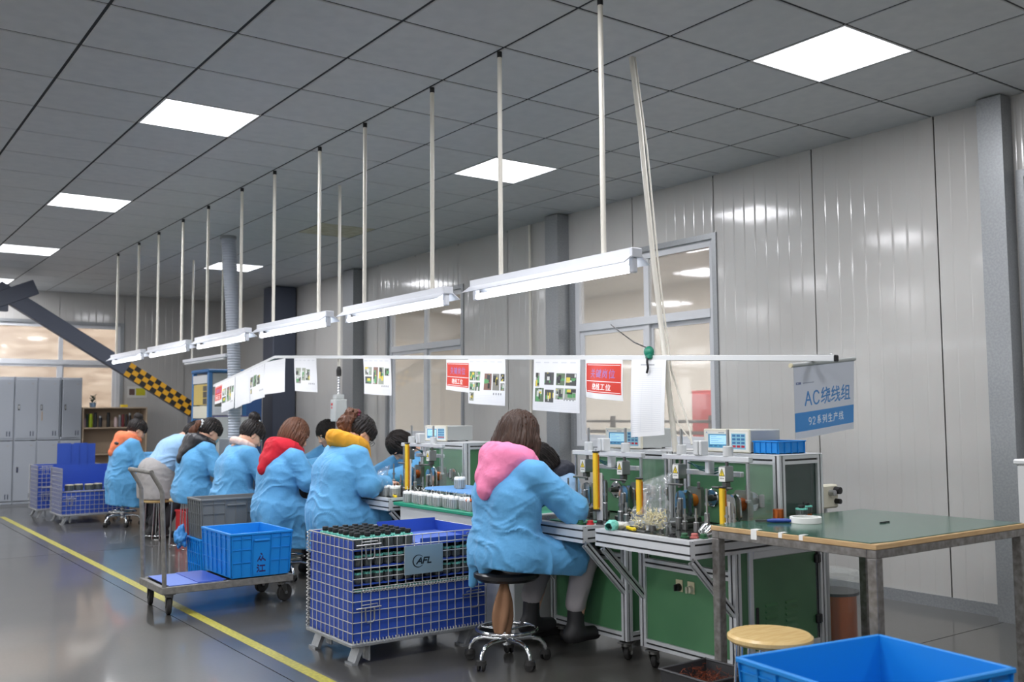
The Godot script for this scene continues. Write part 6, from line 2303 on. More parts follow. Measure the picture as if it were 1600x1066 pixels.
	obj("lid", B.new().cspan(Vector3(-0.262, 0.985, -0.21), Vector3(0.41, 1.01, 0.26), 0.006), M.white_paint, t)

func cutter(label: String, at: Vector3, turn: float) -> void:
	var t := thing("utility_knife", label, "knife", at, turn)
	obj("handle", B.new().cspan(Vector3(-0.05, 0, -0.01), Vector3(0.04, 0.016, 0.01), 0.004), M.cutter_yellow, t)
	obj("grip", B.new().cspan(Vector3(-0.03, 0.0162, -0.006), Vector3(0.0, 0.02, 0.006), 0.001), M.black_plastic, t)
	obj("blade", B.new().prism(PackedVector2Array([Vector2(0.04, -0.006), Vector2(0.075, -0.006), Vector2(0.065, 0.006), Vector2(0.04, 0.006)]), 0.008, 0.009, Transform3D(LIE, Vector3.ZERO)), M.steel, t)

func work_glove(label: String, at: Vector3, turn: float) -> void:
	var t := thing("work_glove", label, "glove", at, turn)
	var f := Field.new(Vector3(-0.08, -0.002, -0.06), Vector3(0.1, 0.06, 0.06), 0.0045)
	f.ell(Vector3(0, 0.016, 0), Vector3(0.045, 0.016, 0.034), 0.01)
	for k in 4:
		f.cap(Vector3(0.03, 0.016, -0.024 + 0.016 * k), Vector3(0.075 - 0.006 * absf(k - 1.0), 0.012 + 0.006 * (k % 2), -0.032 + 0.021 * k), 0.011, 0.009, 0.005)
	f.cap(Vector3(-0.005, 0.014, 0.025), Vector3(0.03, 0.012, 0.05), 0.012, 0.009, 0.008)
	f.ripple(func(p: Vector3) -> float: return strand.get_noise_3d(p.x * 40.0, p.y * 40.0, p.z * 40.0) * 0.006, 0.02)
	f.keep(Vector3.ZERO, Vector3.UP)
	var b := B.new()
	f.into(b)
	obj("hand", b, M.glove_grey, t)
	f = Field.new(Vector3(-0.1, -0.002, -0.05), Vector3(0.0, 0.06, 0.05), 0.0045)
	f.cap(Vector3(-0.03, 0.018, 0), Vector3(-0.075, 0.02, 0), 0.024, 0.027, 0.01)
	f.ripple(func(p: Vector3) -> float: return strand.get_noise_3d(p.x * 40.0, p.y * 40.0, p.z * 40.0) * 0.006, 0.02)
	f.keep(Vector3.ZERO, Vector3.UP)
	b = B.new()
	f.into(b)
	obj("cuff", b, M.teal, t)

func poly_bag(label: String, at: Vector3, k: float) -> void:
	var t := thing("plastic_bag", label, "bag", at)
	t.scale = Vector3(k, k, k)
	var nz := FastNoiseLite.new()
	nz.frequency = 9.0
	nz.seed = 4
	var b := B.new()
	b.sheet(36, 22, func(u: float, v: float) -> Vector3:
		var a := -TAU * u
		var y := 0.2 * (1.0 - v)
		var wx := lerpf(0.016, 0.055, smoothstep(0.0, 0.75, v))
		var wz := lerpf(0.085, 0.09, v) * (1.0 - 0.25 * exp(-pow((v - 0.35) / 0.15, 2.0)))
		if v > 0.93:
			var s := 1.0 - (v - 0.93) / 0.07 * 0.9
			wx *= s
			wz *= s
		var q := Vector3(cos(a) * wx, y, sin(a) * wz)
		var n := nz.get_noise_3d(q.x * 2.2, q.y * 2.2, q.z * 2.2) * 0.018
		return q + Vector3(n + 0.03 * (1.0 - v), n * 0.4 * (1.0 - v) + 0.05 * sin(a) * 0.5 * (1.0 - v), n))
	obj("film", b, M.poly_clear, t)
	var y := B.new()
	for i in 70:
		var p0 := Vector3(rng.randf_range(-0.03, 0.03), rng.randf_range(0.008, 0.05), rng.randf_range(-0.05, 0.06))
		var pts := [p0]
		for q in 4:
			pts.append(pts[-1] + Vector3(rng.randf_range(-0.015, 0.015), rng.randf_range(-0.004, 0.02), rng.randf_range(-0.02, 0.02)))
			pts[-1].y = maxf(pts[-1].y, 0.006)
		y.tube(pts, 0.002, 4, false)
	obj("yarn", y, M.yarn_cream, t)
	for q in 4:
		obj("metal_part", B.new().lathe([Vector2(0, 0), Vector2(0.013, 0), Vector2(0.013, 0.02), Vector2(0.006, 0.024), Vector2(0, 0.024)], 12, Vector3(-0.02 - 0.004 * q, 0.006, -0.035 + 0.03 * q)), M.steel_dark if q % 2 else M.chrome, t)

# ---------------------------------------------------------------- hanging signs, far side of the hall
func hanging_materials() -> void:
	# banner
	var im := canvas(512, 420, rgb(206, 212, 222))
	var blue := rgb(62, 128, 190)
	var x := 82.0
	for g: String in ["A", "C"]:
		glyph(im, g, Vector2(x, 150), Vector2(54, 84), 10, blue)
		x += 66
	for g: String in ["rao", "xian", "zu"]:
		glyph(im, g, Vector2(x, 138), Vector2(84, 100), 9, blue)
		x += 90
	rect(im, 0, 270, 512, 110, rgb(66, 140, 206))
	x = 104.0
	for g: String in ["9", "2"]:
		glyph(im, g, Vector2(x, 304), Vector2(26, 46), 5, rgb(226, 232, 240))
		x += 33
	for g: String in ["xi", "lie", "sheng", "chan", "xian"]:
		glyph(im, g, Vector2(x, 298), Vector2(44, 54), 5, rgb(226, 232, 240))
		x += 51
	rect(im, 70, 98, 90, 4, rgb(130, 140, 160))
	rect(im, 16, 92, 40, 14, rgb(110, 122, 160))
	rect(im, 24, 96, 10, 6, rgb(206, 212, 222))
	printed("banner_print", im, 0.35)
	# red station sign, A4 landscape
	im = canvas(297, 210, rgb(226, 226, 226))
	rect(im, 10, 22, 277, 158, rgb(204, 54, 38))
	rect(im, 18, 28, 261, 3, rgb(240, 240, 240))
	rect(im, 18, 171, 261, 3, rgb(240, 240, 240))
	rect(im, 14, 115, 269, 4, rgb(240, 240, 240))
	x = 52
	for g: String in ["guan", "jian", "gang", "wei"]:
		glyph(im, g, Vector2(x, 50), Vector2(44, 50), 4.5, rgb(150, 112, 176))
		x += 49
	x = 78
	for g: String in ["rao", "xian", "gong", "wei"]:
		glyph(im, g, Vector2(x, 128), Vector2(32, 36), 4, rgb(244, 240, 238))
		x += 36
	printed("station_print", im, 0.5)
	# work instruction sheets, A3 landscape: rows of small pictures and fine print
	var plans := [
		[[10, 40, 18, 40], [52, 38, 44, 36], [108, 40, 40, 34], [152, 40, 44, 34], [10, 84, 40, 40], [56, 88, 42, 36], [108, 82, 38, 32], [150, 82, 46, 32]],
		[[8, 42, 36, 30], [46, 42, 30, 30], [8, 78, 38, 28], [48, 78, 30, 28], [8, 112, 34, 28], [100, 48, 38, 54], [144, 48, 34, 54], [184, 48, 22, 24], [184, 78, 22, 24]],
		[[10, 36, 60, 34], [10, 76, 60, 30], [84, 36, 36, 70], [126, 36, 34, 70], [166, 40, 30, 30]],
		[[14, 44, 56, 36], [14, 84, 58, 30], [82, 44, 36, 56], [122, 50, 32, 48]],
		[[10, 40, 44, 44], [62, 38, 46, 50], [112, 44, 40, 40], [12, 92, 30, 22]],
	]
	for i in plans.size():
		im = canvas(210, 150, rgb(226, 227, 229))
		for k in 5:
			rect(im, 8 + k * 40, 8, 24, 3, rgb(206, 208, 212))
			rect(im, 8, 120 + k * 5, 190, 1, rgb(214, 216, 220))
		for k in 6:
			rect(im, 20 + k * 30, 118, 1, 26, rgb(220, 222, 226))
		for e: Array in plans[i]:
			var hue: Array = [rgb(92, 112, 84), rgb(70, 72, 70), rgb(132, 130, 122), rgb(126, 92, 80), rgb(150, 156, 140)]
			rect(im, e[0], e[1], e[2], e[3], hue[rng.randi() % 5])
			for q in 7:
				var w := rng.randi_range(4, maxi(5, e[2] / 2))
				var h := rng.randi_range(4, maxi(5, e[3] / 2))
				rect(im, rng.randi_range(e[0], e[0] + e[2] - w), rng.randi_range(e[1], e[1] + e[3] - h), w, h, [rgb(30, 32, 30), rgb(206, 208, 204), rgb(84, 150, 92), rgb(58, 60, 64), rgb(216, 196, 70)][rng.randi() % 5])
		for k in 4:
			rect(im, 148 + k * 12, 110, 6, 7, rgb(150, 152, 156))
		printed("sheet_print_%d" % i, im, 0.5)
	im = canvas(210, 150, rgb(226, 227, 229))
	for k in 18:
		rect(im, 14, 20 + k * 6, 176 - (k * 37) % 60, 1, rgb(216, 218, 222))
	printed("sheet_print_plain", im, 0.5)
	im = canvas(128, 200, rgb(228, 229, 230))
	for k in 34:
		rect(im, 14, 22 + k * 5, 100, 1, rgb(206, 208, 212))
	for k in 4:
		rect(im, 14 + k * 33, 22, 1, 166, rgb(214, 216, 220))
	rect(im, 36, 12, 50, 3, rgb(150, 152, 156))
	printed("list_print", im, 0.4)
	# hazard checks
	im = canvas(112, 24, rgb(226, 166, 28))
	for i in 14:
		for j in 3:
			if (i + j) % 2:
				rect(im, i * 8, j * 8, 8, 8, rgb(30, 28, 26))
	var hz := printed("hazard_print", im, 0.5)
	hz.texture_filter = BaseMaterial3D.TEXTURE_FILTER_NEAREST
	# notices
	im = canvas(160, 110, rgb(226, 228, 232))
	for e: Array in [[12, 20, 40, 44], [58, 20, 30, 44], [94, 20, 24, 44], [124, 20, 26, 44]]:
		rect(im, e[0], e[1], e[2], e[3], rgb(110, 112, 104))
		rect(im, e[0] + 4, e[1] + 8, e[2] / 2, 18, rgb(58, 62, 58))
	rect(im, 84, 54, 18, 12, rgb(196, 184, 60))
	for k in 5:
		rect(im, 14, 74 + k * 6, 130, 2, rgb(196, 200, 208))
	printed("notice_print", im, 0.5)
	im = canvas(100, 64, rgb(206, 206, 202))
	rect(im, 10, 14, 28, 34, rgb(96, 72, 66))
	rect(im, 44, 10, 48, 40, rgb(196, 190, 30))
	printed("wall_notice_print", im, 0.5)

func rail_y(z: float) -> float:
	if z > -8.45:
		return lerpf(1.456, 1.765, (z + 2.478) / (-8.45 + 2.478))
	return lerpf(1.765, 1.545, (z + 8.45) / (-10.1 + 8.45))

# paper hung from the rail; turned to face the workers (-x)
func paper(called: String, label: String, category: String, z0: float, w: float, h: float, m: Material, drop := 0.0, curl := 0.012, skew := 0.0) -> void:
	var zc := z0 + w / 2
	var ya := rail_y(z0) - 0.01 - drop
	var yb := rail_y(z0 + w) - 0.01 - drop
	var t := thing(called, label, category, Vector3(3.434, 0, zc), 0.0, "papers hanging from the white rail")
	var fr := B.new()
	var f := func(u: float, v: float) -> Vector3:
		return Vector3(-curl * sin(PI * u) * v - curl * 0.6 * sin(u * 7.0 + z0 * 5.0) * v, lerpf(ya, yb, u) - h * v + skew * u * v, lerpf(-w / 2, w / 2, u) + 0.006 * sin(v * 3.0 + z0))
	fr.sheet(14, 8, f)
	obj("print", fr, m, t)
	var bk := B.new()
	bk.sheet(14, 8, func(u: float, v: float) -> Vector3: return f.call(1.0 - u, v) + Vector3(0.0009, 0, 0))
	obj("backing", bk, M.tape_white, t)

func signs() -> void:
	hanging_materials()
	# rail of square tube
	var t := thing("sign_rail", "long white square tube rail carrying the hanging papers", "rail", Vector3(3.45, 0, -2.478))
	var d := 0.013
	var a := Vector3(0, 1.456, 0)
	var b := Vector3(0, 1.765, -5.972)
	var c := Vector3(0, 1.545, -7.622)
	for e: Array in [[a, b], [b, c]]:
		var p0: Vector3 = e[0]
		var p1: Vector3 = e[1]
		var z := (p0 - p1).normalized()
		var y := z.cross(Vector3.RIGHT).normalized()
		obj("tube", B.new().cbox((p0 + p1) / 2, Vector3(2 * d, 2 * d, p0.distance_to(p1)), 0.002, Basis(Vector3.RIGHT, y, z)), M.white_plastic, t)
	obj("end_cap", B.new().cspan(Vector3(-d - 0.001, 1.456 - d - 0.001, -0.004), Vector3(d + 0.001, 1.456 + d + 0.001, 0.006)), M.black_plastic, t)
	paper("printed_list", "tall white list sheet hanging from the rail beside the green clip", "paper", -3.7, 0.25, 0.4, M.list_print, 0.0, 0.03, 0.03)
	paper("station_sign", "largest red station sign hanging from the rail over the machine", "sign", -4.07, 0.3, 0.205, M.station_print, 0.0, 0.02, -0.012)
	paper("instruction_sheet", "white instruction sheet above the head of the pink-hooded woman", "paper", -4.535, 0.42, 0.297, M.sheet_print_0)
	paper("instruction_sheet", "white instruction sheet overlapped by the middle red sign", "paper", -5.235, 0.41, 0.285, M.sheet_print_1)
	paper("station_sign", "middle red station sign hanging before the farther window", "sign", -5.5, 0.28, 0.2, M.station_print, 0.005, 0.004, -0.012)
	paper("instruction_sheet", "white instruction sheet above the woman in the yellow scarf", "paper", -6.69, 0.43, 0.27, M.sheet_print_2)
	paper("instruction_sheet", "white instruction sheet hanging right of the navy column", "paper", -7.995, 0.46, 0.285, M.sheet_print_3)
	paper("instruction_sheet", "plain white sheet hanging at the bend of the rail", "paper", -8.67, 0.48, 0.3, M.sheet_print_plain)
	paper("instruction_sheet", "white sheet with pictures just beyond the rail's bend", "paper", -9.05, 0.37, 0.32, M.sheet_print_4)
	paper("instruction_sheet", "blank white sheet on the falling part of the rail", "paper", -9.44, 0.39, 0.32, M.sheet_print_plain)
	paper("instruction_sheet", "farthest white sheet with pictures, next to the small red sign", "paper", -9.81, 0.36, 0.31, M.sheet_print_2)
	paper("station_sign", "smallest red station sign at the far end of the rail", "sign", -10.03, 0.22, 0.2, M.station_print, 0.0)
	# banner on a pipe
	t = thing("hanging_banner", "blue and white banner hanging from a pipe at the rail end", "banner", Vector3(3.54, 0, -2.6))
	var pp := obj("pipe", B.new().tube([Vector3(-0.225, 1.428, 0), Vector3(0.215, 1.468, 0)], 0.0085, 12), M.box_grey, t)
	obj("pipe_end", B.new().tube([Vector3(-0.231, 1.4275, 0), Vector3(-0.224, 1.428, 0)], 0.0095, 12), M.label_cream, pp)
	var bn := B.new()
	var fb := func(u: float, v: float) -> Vector3: return Vector3(lerpf(-0.21, 0.21 - 0.012 * v, u), lerpf(1.421, 1.459, u) - 0.3 * v, 0.006 * sin(u * 5.0) * v)
	bn.sheet(14, 6, fb)
	obj("banner_face", bn, M.banner_print, t)
	var b2 := B.new()
	b2.sheet(14, 6, func(u: float, v: float) -> Vector3: return fb.call(1.0 - u, v) - Vector3(0, 0, 0.0009))
	obj("banner_back", b2, M.box_grey, t)
	obj("tie_wire", B.new().tube([Vector3(-0.09, 1.45, 0.0), Vector3(-0.092, 1.475, 0.02), Vector3(-0.085, 1.475, 0.1), Vector3(-0.083, 1.45, 0.11)], 0.0015, 4), M.steel, t)
	# slanting conduit with hoses
	t = thing("cable_conduit", "slanting cream cable conduit from the ceiling to the machine", "conduit", Vector3(3.49, 0, -3.6))
	obj("conduit", B.new().tube([Vector3(0, CEIL, -0.12), Vector3(0, 2.72, -0.06), Vector3(0, 2.0, 0.02), Vector3(0, 1.507, 0.09), Vector3(0.0, 1.04, 0.15)], 0.014, 8), M.cream_paint, t)
	obj("hose", B.new().tube([Vector3(0.018, CEIL, -0.11), Vector3(0.018, 2.6, -0.03), Vector3(0.018, 1.95, 0.04), Vector3(0.02, 1.45, 0.11), Vector3(0.03, 1.3, 0.16), Vector3(0.02, 1.15, 0.23), Vector3(0.0, 1.08, 0.26)], 0.005, 6), M.cream_paint, t)
	obj("hose", B.new().tube([Vector3(-0.005, 1.32, 0.12), Vector3(0.01, 1.18, 0.16), Vector3(0.015, 1.1, 0.24)], 0.004, 6), M.cream_paint, t)
	# green clip with black strap
	t = thing("cable_clip", "green plastic clip with a black strap on the white rail", "clip", Vector3(3.436, 1.52, -3.57))
	obj("body", B.new().ball(Vector3(0, 0.022, 0), Vector3(0.022, 0.03, 0.03), 14, 8).cbox(Vector3(0, 0.0, 0.005), Vector3(0.035, 0.03, 0.04), 0.006), M.clip_green, t)
	obj("strap", B.new().tube([Vector3(-0.012, 0.0, 0), Vector3(-0.02, -0.03, 0.005), Vector3(-0.02, -0.06, 0.012), Vector3(-0.018, -0.085, 0.0)], 0.006, 6), M.black_plastic, t)
	obj("cord", B.new().tube([Vector3(0.01, 0.04, -0.01), Vector3(0.6, 0.14, -0.75), Vector3(1.5, 0.33, -1.88), Vector3(2.36, 0.5, -2.93)], 0.004, 6), M.black_plastic, t)
	# powered screwdriver on its pole
	t = thing("torque_tool", "grey torque tool hanging from a white pole behind yellow scarf woman", "tool", Vector3(3.5, 0, -7.25))
	obj("pole", B.new().tube([Vector3(0, 1.63, 0), Vector3(0, CEIL, 0)], 0.0125, 10), M.cream_paint, t)
	obj("coupler", B.new().lathe([Vector2(0, 1.55), Vector2(0.02, 1.55), Vector2(0.021, 1.6), Vector2(0.012, 1.625), Vector2(0, 1.63)], 14), M.black_rubber, t)
	var sp := B.new()
	for k in 7:
		sp.lathe([Vector2(0.008, 0), Vector2(0.013, 0.006), Vector2(0.008, 0.02)], 12, Vector3(0, 1.4 + 0.021 * k, 0))
	obj("spindle", sp, M.steel, t)
	obj("housing", B.new().cspan(Vector3(-0.05, 1.18, -0.05), Vector3(0.05, 1.36, 0.05), 0.005).cspan(Vector3(-0.035, 1.36, -0.035), Vector3(0.035, 1.4, 0.035), 0.005), M.box_grey, t)
	obj("red_label", B.new().span(Vector3(-0.0515, 1.31, -0.035), Vector3(-0.0505, 1.33, -0.005)).span(Vector3(-0.0515, 1.285, -0.03), Vector3(-0.0505, 1.3, -0.012)), M.button_red, t)
	obj("stand", B.new().cspan(Vector3(-0.02, 0.68, -0.02), Vector3(0.02, 1.18, 0.02)), M.steel, t)
	# flexible duct
	t = thing("flexible_duct", "grey ribbed flexible air duct coming down from the ceiling", "duct", Vector3(3.54, 0, -10.0))
	var du := B.new()
	for k in 76:
		var v := k / 76.0
		var r := 0.07 - 0.012 * v
		du.lathe([Vector2(r, 0.0), Vector2(r + 0.007, 0.014), Vector2(r, 0.0281)], 18, Vector3(0.03 * sin(v * 2.6), lerpf(CEIL, 1.0, v) - 0.028, 0.22 * v))
	obj("hose", du, M.duct_grey, t)
	obj("collar", B.new().lathe([Vector2(0.075, CEIL - 0.03), Vector2(0.085, CEIL - 0.03), Vector2(0.085, CEIL), Vector2(0.075, CEIL)], 20), M.galvanised, t)
	var pb := thing("plenum_box", "grey sheet metal box under the flexible duct", "air box", Vector3(3.57, 0, -9.78))
	obj("box", B.new().cspan(Vector3(-0.12, 0.68, -0.15), Vector3(0.12, 1.0, 0.15), 0.006), M.galvanised, pb)
	# switched-off lamp on poles
	t = thing("unlit_tube_lamp", "switched-off tube lamp on poles above the blue test cabinet", "lamp", Vector3(3.75, 1.9, -11.3))
	obj("body", B.new().cbox(Vector3(0, 0, 0), Vector3(0.07, 0.04, 1.5), 0.006), M.fixture_white, t)
	obj("tube", B.new().tube([Vector3(-0.02, -0.035, -0.7), Vector3(-0.02, -0.035, 0.7)], 0.013, 10), M.white_plastic, t)
	for z: float in [-0.5, 0.55]:
		obj("hanging_rod", B.new().tube([Vector3(0, 0.02, z), Vector3(0, CEIL - 1.9, z)], 0.012, 8), M.cream_paint, t)
	# blue test cabinet with notices
	t = thing("test_cabinet", "blue framed test cabinet with a yellow window", "cabinet", Vector3(3.85, 0, -12.1))
	var fr := B.new()
	for x: float in [0.0, 0.42]:
		for z: float in [0.0, 0.57]:
			fr.cspan(Vector3(x, 0, z), Vector3(x + 0.05, 1.75, z + 0.05), 0.005)
	fr.cspan(Vector3(-0.01, 1.75, -0.01), Vector3(0.48, 1.79, 0.63), 0.012)
	obj("frame", fr, M.cabinet_blue, t)
	obj("header", B.new().cspan(Vector3(-0.002, 1.62, 0.05), Vector3(0.03, 1.72, 0.57)), M.white_plastic, t)
	obj("window", B.new().cspan(Vector3(0.005, 1.36, 0.06), Vector3(0.025, 1.61, 0.56)), M.yellow_pane, t)
	obj("rack", B.new().cspan(Vector3(0.0, 1.37, 0.42), Vector3(0.01, 1.44, 0.55)).cspan(Vector3(0.0, 1.45, 0.42), Vector3(0.01, 1.52, 0.55)).cspan(Vector3(0.0, 1.53, 0.42), Vector3(0.01, 1.59, 0.55)), M.steel_dark, t)
	obj("control_panel", B.new().cspan(Vector3(0.002, 1.2, 0.05), Vector3(0.02, 1.35, 0.57)), M.box_cream, t)
	obj("lower_panel", B.new().cspan(Vector3(0.01, 0.1, 0.05), Vector3(0.02, 1.19, 0.57)), M.cabinet_blue, t)
	obj("side_panel", B.new().cspan(Vector3(0.05, 0.1, 0.59), Vector3(0.42, 1.74, 0.605)), M.box_grey, t)
	var nt := thing("notice_sheet", "notice with small photographs on the blue test cabinet", "notice", Vector3(3.9, 1.24, -11.478))
	obj("sheet", B.new().quad_board(0.36, 0.24), M.notice_print, nt)
	obj("backing", B.new().span(Vector3(0, 0, -0.004), Vector3(0.36, 0.24, -0.0005)), M.white_plastic, nt)
	var wb := thing("white_board", "blank white board with purple edge behind the workers", "board", Vector3(3.9, 0.72, -11.44))
	obj("face", B.new().cspan(Vector3(0, 0, 0), Vector3(0.5, 0.5, 0.012)), M.white_plastic, wb)
	mat("purple_edge", rgb(96, 84, 156), 0.5)
	obj("edge", B.new().cspan(Vector3(-0.01, 0, 0), Vector3(0, 0.51, 0.014)).cspan(Vector3(0, 0.5, 0), Vector3(0.5, 0.51, 0.014)), M.purple_edge, wb)
	obj("leg", B.new().cspan(Vector3(0.02, -0.72, 0.0), Vector3(0.05, 0, 0.01)), M.steel, wb)
	obj("leg", B.new().cspan(Vector3(0.45, -0.72, 0.0), Vector3(0.48, 0, 0.01)), M.steel, wb)
	# blue cabinet beside the navy column
	t = thing("blue_cabinet", "tall dark blue cabinet in front of the navy column", "cabinet", Vector3(5.1, 0, -13.4))
	mat("deep_blue", rgb(52, 86, 136), 0.45)
	obj("body", B.new().cspan(Vector3(-0.2, 0.05, -0.25), Vector3(0.15, 1.62, 0.05), 0.006), M.deep_blue, t)
	obj("door", B.new().cspan(Vector3(-0.19, 0.08, 0.05), Vector3(0.14, 1.6, 0.062), 0.003), M.deep_blue, t)
	obj("plinth", B.new().cspan(Vector3(-0.18, 0.0, -0.23), Vector3(0.13, 0.05, 0.04)), M.bin_black, t)
	# assembly bench in front of the far workers
	t = thing("assembly_bench", "long grey assembly bench in front of the seated workers", "bench", Vector3(3.6, 0, -9.3))
	obj("top", B.new().cspan(Vector3(-0.28, 0.65, -2.1), Vector3(0.3, 0.68, 2.4), 0.004), M.mat_green, t)
	for z: float in [-2.05, 0.0, 2.3]:
		obj("trestle", B.new().cspan(Vector3(-0.06, 0, z - 0.02), Vector3(-0.02, 0.65, z + 0.02)).cspan(Vector3(0.22, 0, z - 0.02), Vector3(0.26, 0.65, z + 0.02)).cspan(Vector3(-0.02, 0.3, z - 0.02), Vector3(0.22, 0.34, z + 0.02)), M.steel, t)
	t = thing("red_crate", "red plastic crate on the floor under the assembly bench", "crate", Vector3(3.2, 0, -9.75))
	for side in 4:
		var bb := B.new()
		bb.t = Transform3D(Basis(Vector3.UP, side * PI / 2), Vector3.ZERO)
		bb.prism(PackedVector2Array([Vector2(-0.17, 0), Vector2(0.17, 0), Vector2(0.18, 0.3), Vector2(-0.18, 0.3)]), 0.172, 0.178)
		bb.cspan(Vector3(-0.19, 0.285, 0.17), Vector3(0.19, 0.303, 0.19))
		obj("wall", bb, M.crate_red, t)
	obj("bottom", B.new().span(Vector3(-0.17, 0, -0.17), Vector3(0.17, 0.006, 0.17)), M.crate_red, t)
	# blue bag on the floor stool side
	t = thing("blue_bag", "crumpled blue plastic bag hanging beside the grey crate", "bag", Vector3(2.385, 0.3, -7.7))
	var nz := FastNoiseLite.new()
	nz.frequency = 14.0
	var bg := B.new()
	bg.sheet(20, 14, func(u: float, v: float) -> Vector3:
		var q := -TAU * u
		var la := PI * v
		var o := Vector3(sin(la) * cos(q) * 0.045, cos(la) * 0.09, sin(la) * sin(q) * 0.05)
		return o * (1.0 + 0.6 * nz.get_noise_3d(o.x, o.y, o.z)))
	obj("film", bg, M.poly_blue, t)

func far_things() -> void:
	# lockers
	var words := ["grey steel locker at the left picture edge", "grey double-column steel locker with a key hanging", "narrow grey steel locker with its upper door ajar, by the shelf"]
	var spans := [[1.79, 2.385, 2], [2.39, 2.985, 2], [2.99, 3.285, 1]]
	for k in 3:
		var x0: float = spans[k][0]
		var x1: float = spans[k][1]
		var n: int = spans[k][2]
		var t := thing("locker", words[k], "locker", Vector3(x0, 0, -15.8), 0.0, "grey steel lockers by the back wall")
		var w := x1 - x0
		var z1 := 0.4
		var body := B.new()
		body.cspan(Vector3(0, 0.0, 0), Vector3(0.012, 1.81, z1))
		body.cspan(Vector3(w - 0.012, 0, 0), Vector3(w, 1.81, z1))
		body.cspan(Vector3(0.012, 0, 0), Vector3(w - 0.012, 1.81, 0.01))
		for y: float in [0.0, 0.9, 1.77]:
			body.cspan(Vector3(0.012, y, 0.01), Vector3(w - 0.012, y + 0.035, z1))
		if n == 2:
			body.cspan(Vector3(w / 2 - 0.01, 0, 0.01), Vector3(w / 2 + 0.01, 1.8, z1))
		obj("body", body, M.locker_grey, t)
		var dw := w / n - 0.02
		for c in n:
			for r in 2:
				var dx := 0.012 + c * (w / n) - (0.0 if c == 0 else 0.002)
				var y0 := 0.045 + r * 0.885
				var d := obj("door", B.new().cspan(Vector3(0, 0, 0), Vector3(dw, 0.845, 0.012), 0.003), M.locker_grey, t)
				d.position = Vector3(dx, y0, z1 - 0.004)
				if k == 2 and r == 1:
					# hinged on the far side
					d.position = Vector3(dx + dw, y0, z1)
					d.rotation.y = 0.18
					for q in [d]:
						q.mesh = B.new().cspan(Vector3(-dw, 0, 0), Vector3(0, 0.845, 0.012), 0.003).mesh()
				var ox := -dw if (k == 2 and r == 1) else 0.0
				obj("handle", B.new().cspan(Vector3(ox + 0.03, 0.4, 0.012), Vector3(ox + 0.055, 0.48, 0.016)), M.black_plastic, d)
				obj("lock_plate", B.new().cspan(Vector3(ox + 0.037, 0.412, 0.016), Vector3(ox + 0.05, 0.468, 0.019)), M.chrome, d)
				for q in 2:
					obj("vent_slot", B.new().span(Vector3(ox + dw - 0.085 + q * 0.035, 0.03, 0.0121), Vector3(ox + dw - 0.07 + q * 0.035, 0.1, 0.0128)), M.beam_grey, d)
				obj("number_plate", B.new().span(Vector3(ox + dw - 0.08, 0.77, 0.0121), Vector3(ox + dw - 0.045, 0.79, 0.0126)), M.steel, d)
				if k == 1 and c == 1 and r == 1:
					obj("key_tag", B.new().cspan(Vector3(0.045, 0.25, 0.013), Vector3(0.056, 0.38, 0.018)), M.wood_edge, d)
	# open shelf with flasks
	var s := thing("wooden_shelf", "low open wooden shelf under the back window", "shelf", Vector3(3.3, 0, -15.75))
	for y: float in [0.02, 0.66, 1.05, 1.35]:
		obj("shelf_board", B.new().cspan(Vector3(0, y, 0), Vector3(0.93, y + 0.02, 0.35)), M.shelf_board, s)
	for x: float in [0.0, 0.912]:
		obj("side_board", B.new().cspan(Vector3(x, 0, 0), Vector3(x + 0.018, 1.35, 0.35)), M.shelf_board, s)
	obj("back_board", B.new().span(Vector3(0.018, 0, 0), Vector3(0.912, 1.35, 0.008)), M.shelf_board, s)
	var fl := [
		["pale pink flask at the locker end of the shelf", 3.345, 0.13, 0.032, rgb(196, 168, 170)],
		["dark green flask beside the lime flask", 3.385, 0.2, 0.03, rgb(28, 44, 42)],
		["bright lime green flask on the shelf", 3.435, 0.2, 0.038, rgb(164, 186, 30)],
		["tall black flask next to the lime flask", 3.5, 0.22, 0.036, rgb(30, 30, 32)],
		["short black flask with a steel collar on the shelf", 3.57, 0.17, 0.036, rgb(40, 42, 50)],
		["tall plain black flask standing alone mid-shelf", 3.685, 0.22, 0.037, rgb(26, 26, 28)],
		["pale rose flask right of the plain black flask", 3.79, 0.15, 0.034, rgb(206, 184, 182)],
		["steel grey flask right of the rose flask", 3.85, 0.18, 0.03, rgb(120, 120, 126)],
		["dark red flask on the shelf", 3.895, 0.19, 0.028, rgb(110, 26, 36)],
		["slim black flask behind the orange hood", 3.945, 0.19, 0.028, rgb(34, 30, 34)],
		["black flask with steel lid at the shelf's far end", 3.995, 0.21, 0.032, rgb(30, 28, 32)],
	]
	for e: Array in fl:
		var f := thing("flask", e[0], "flask", Vector3(e[1], 1.072, -15.5), 0.0, "drinking flasks on the shelf")
		var r: float = e[3] * 0.72
		var h: float = e[2]
		var m := mat("flask_%s" % str(e[1]), e[4], 0.3)
		obj("body", B.new().lathe([Vector2(0, 0), Vector2(r * 0.95, 0), Vector2(r, 0.006), Vector2(r, h * 0.78), Vector2(r * 0.86, h * 0.83), Vector2(0, h * 0.83)], 16), m, f)
		obj("lid", B.new().lathe([Vector2(0, h * 0.83), Vector2(r * 0.84, h * 0.83), Vector2(r * 0.84, h * 0.98), Vector2(r * 0.75, h), Vector2(0, h)], 16), M.steel if e[0].contains("steel") else m, f)
	var f2 := thing("flask", "black flask on the lower shelf board", "flask", Vector3(3.88, 0.682, -15.5), 0.0, "drinking flasks on the shelf")
	obj("body", B.new().lathe([Vector2(0, 0), Vector2(0.036, 0), Vector2(0.036, 0.2), Vector2(0.03, 0.21), Vector2(0.03, 0.25), Vector2(0, 0.25)], 16), M.bin_black, f2)
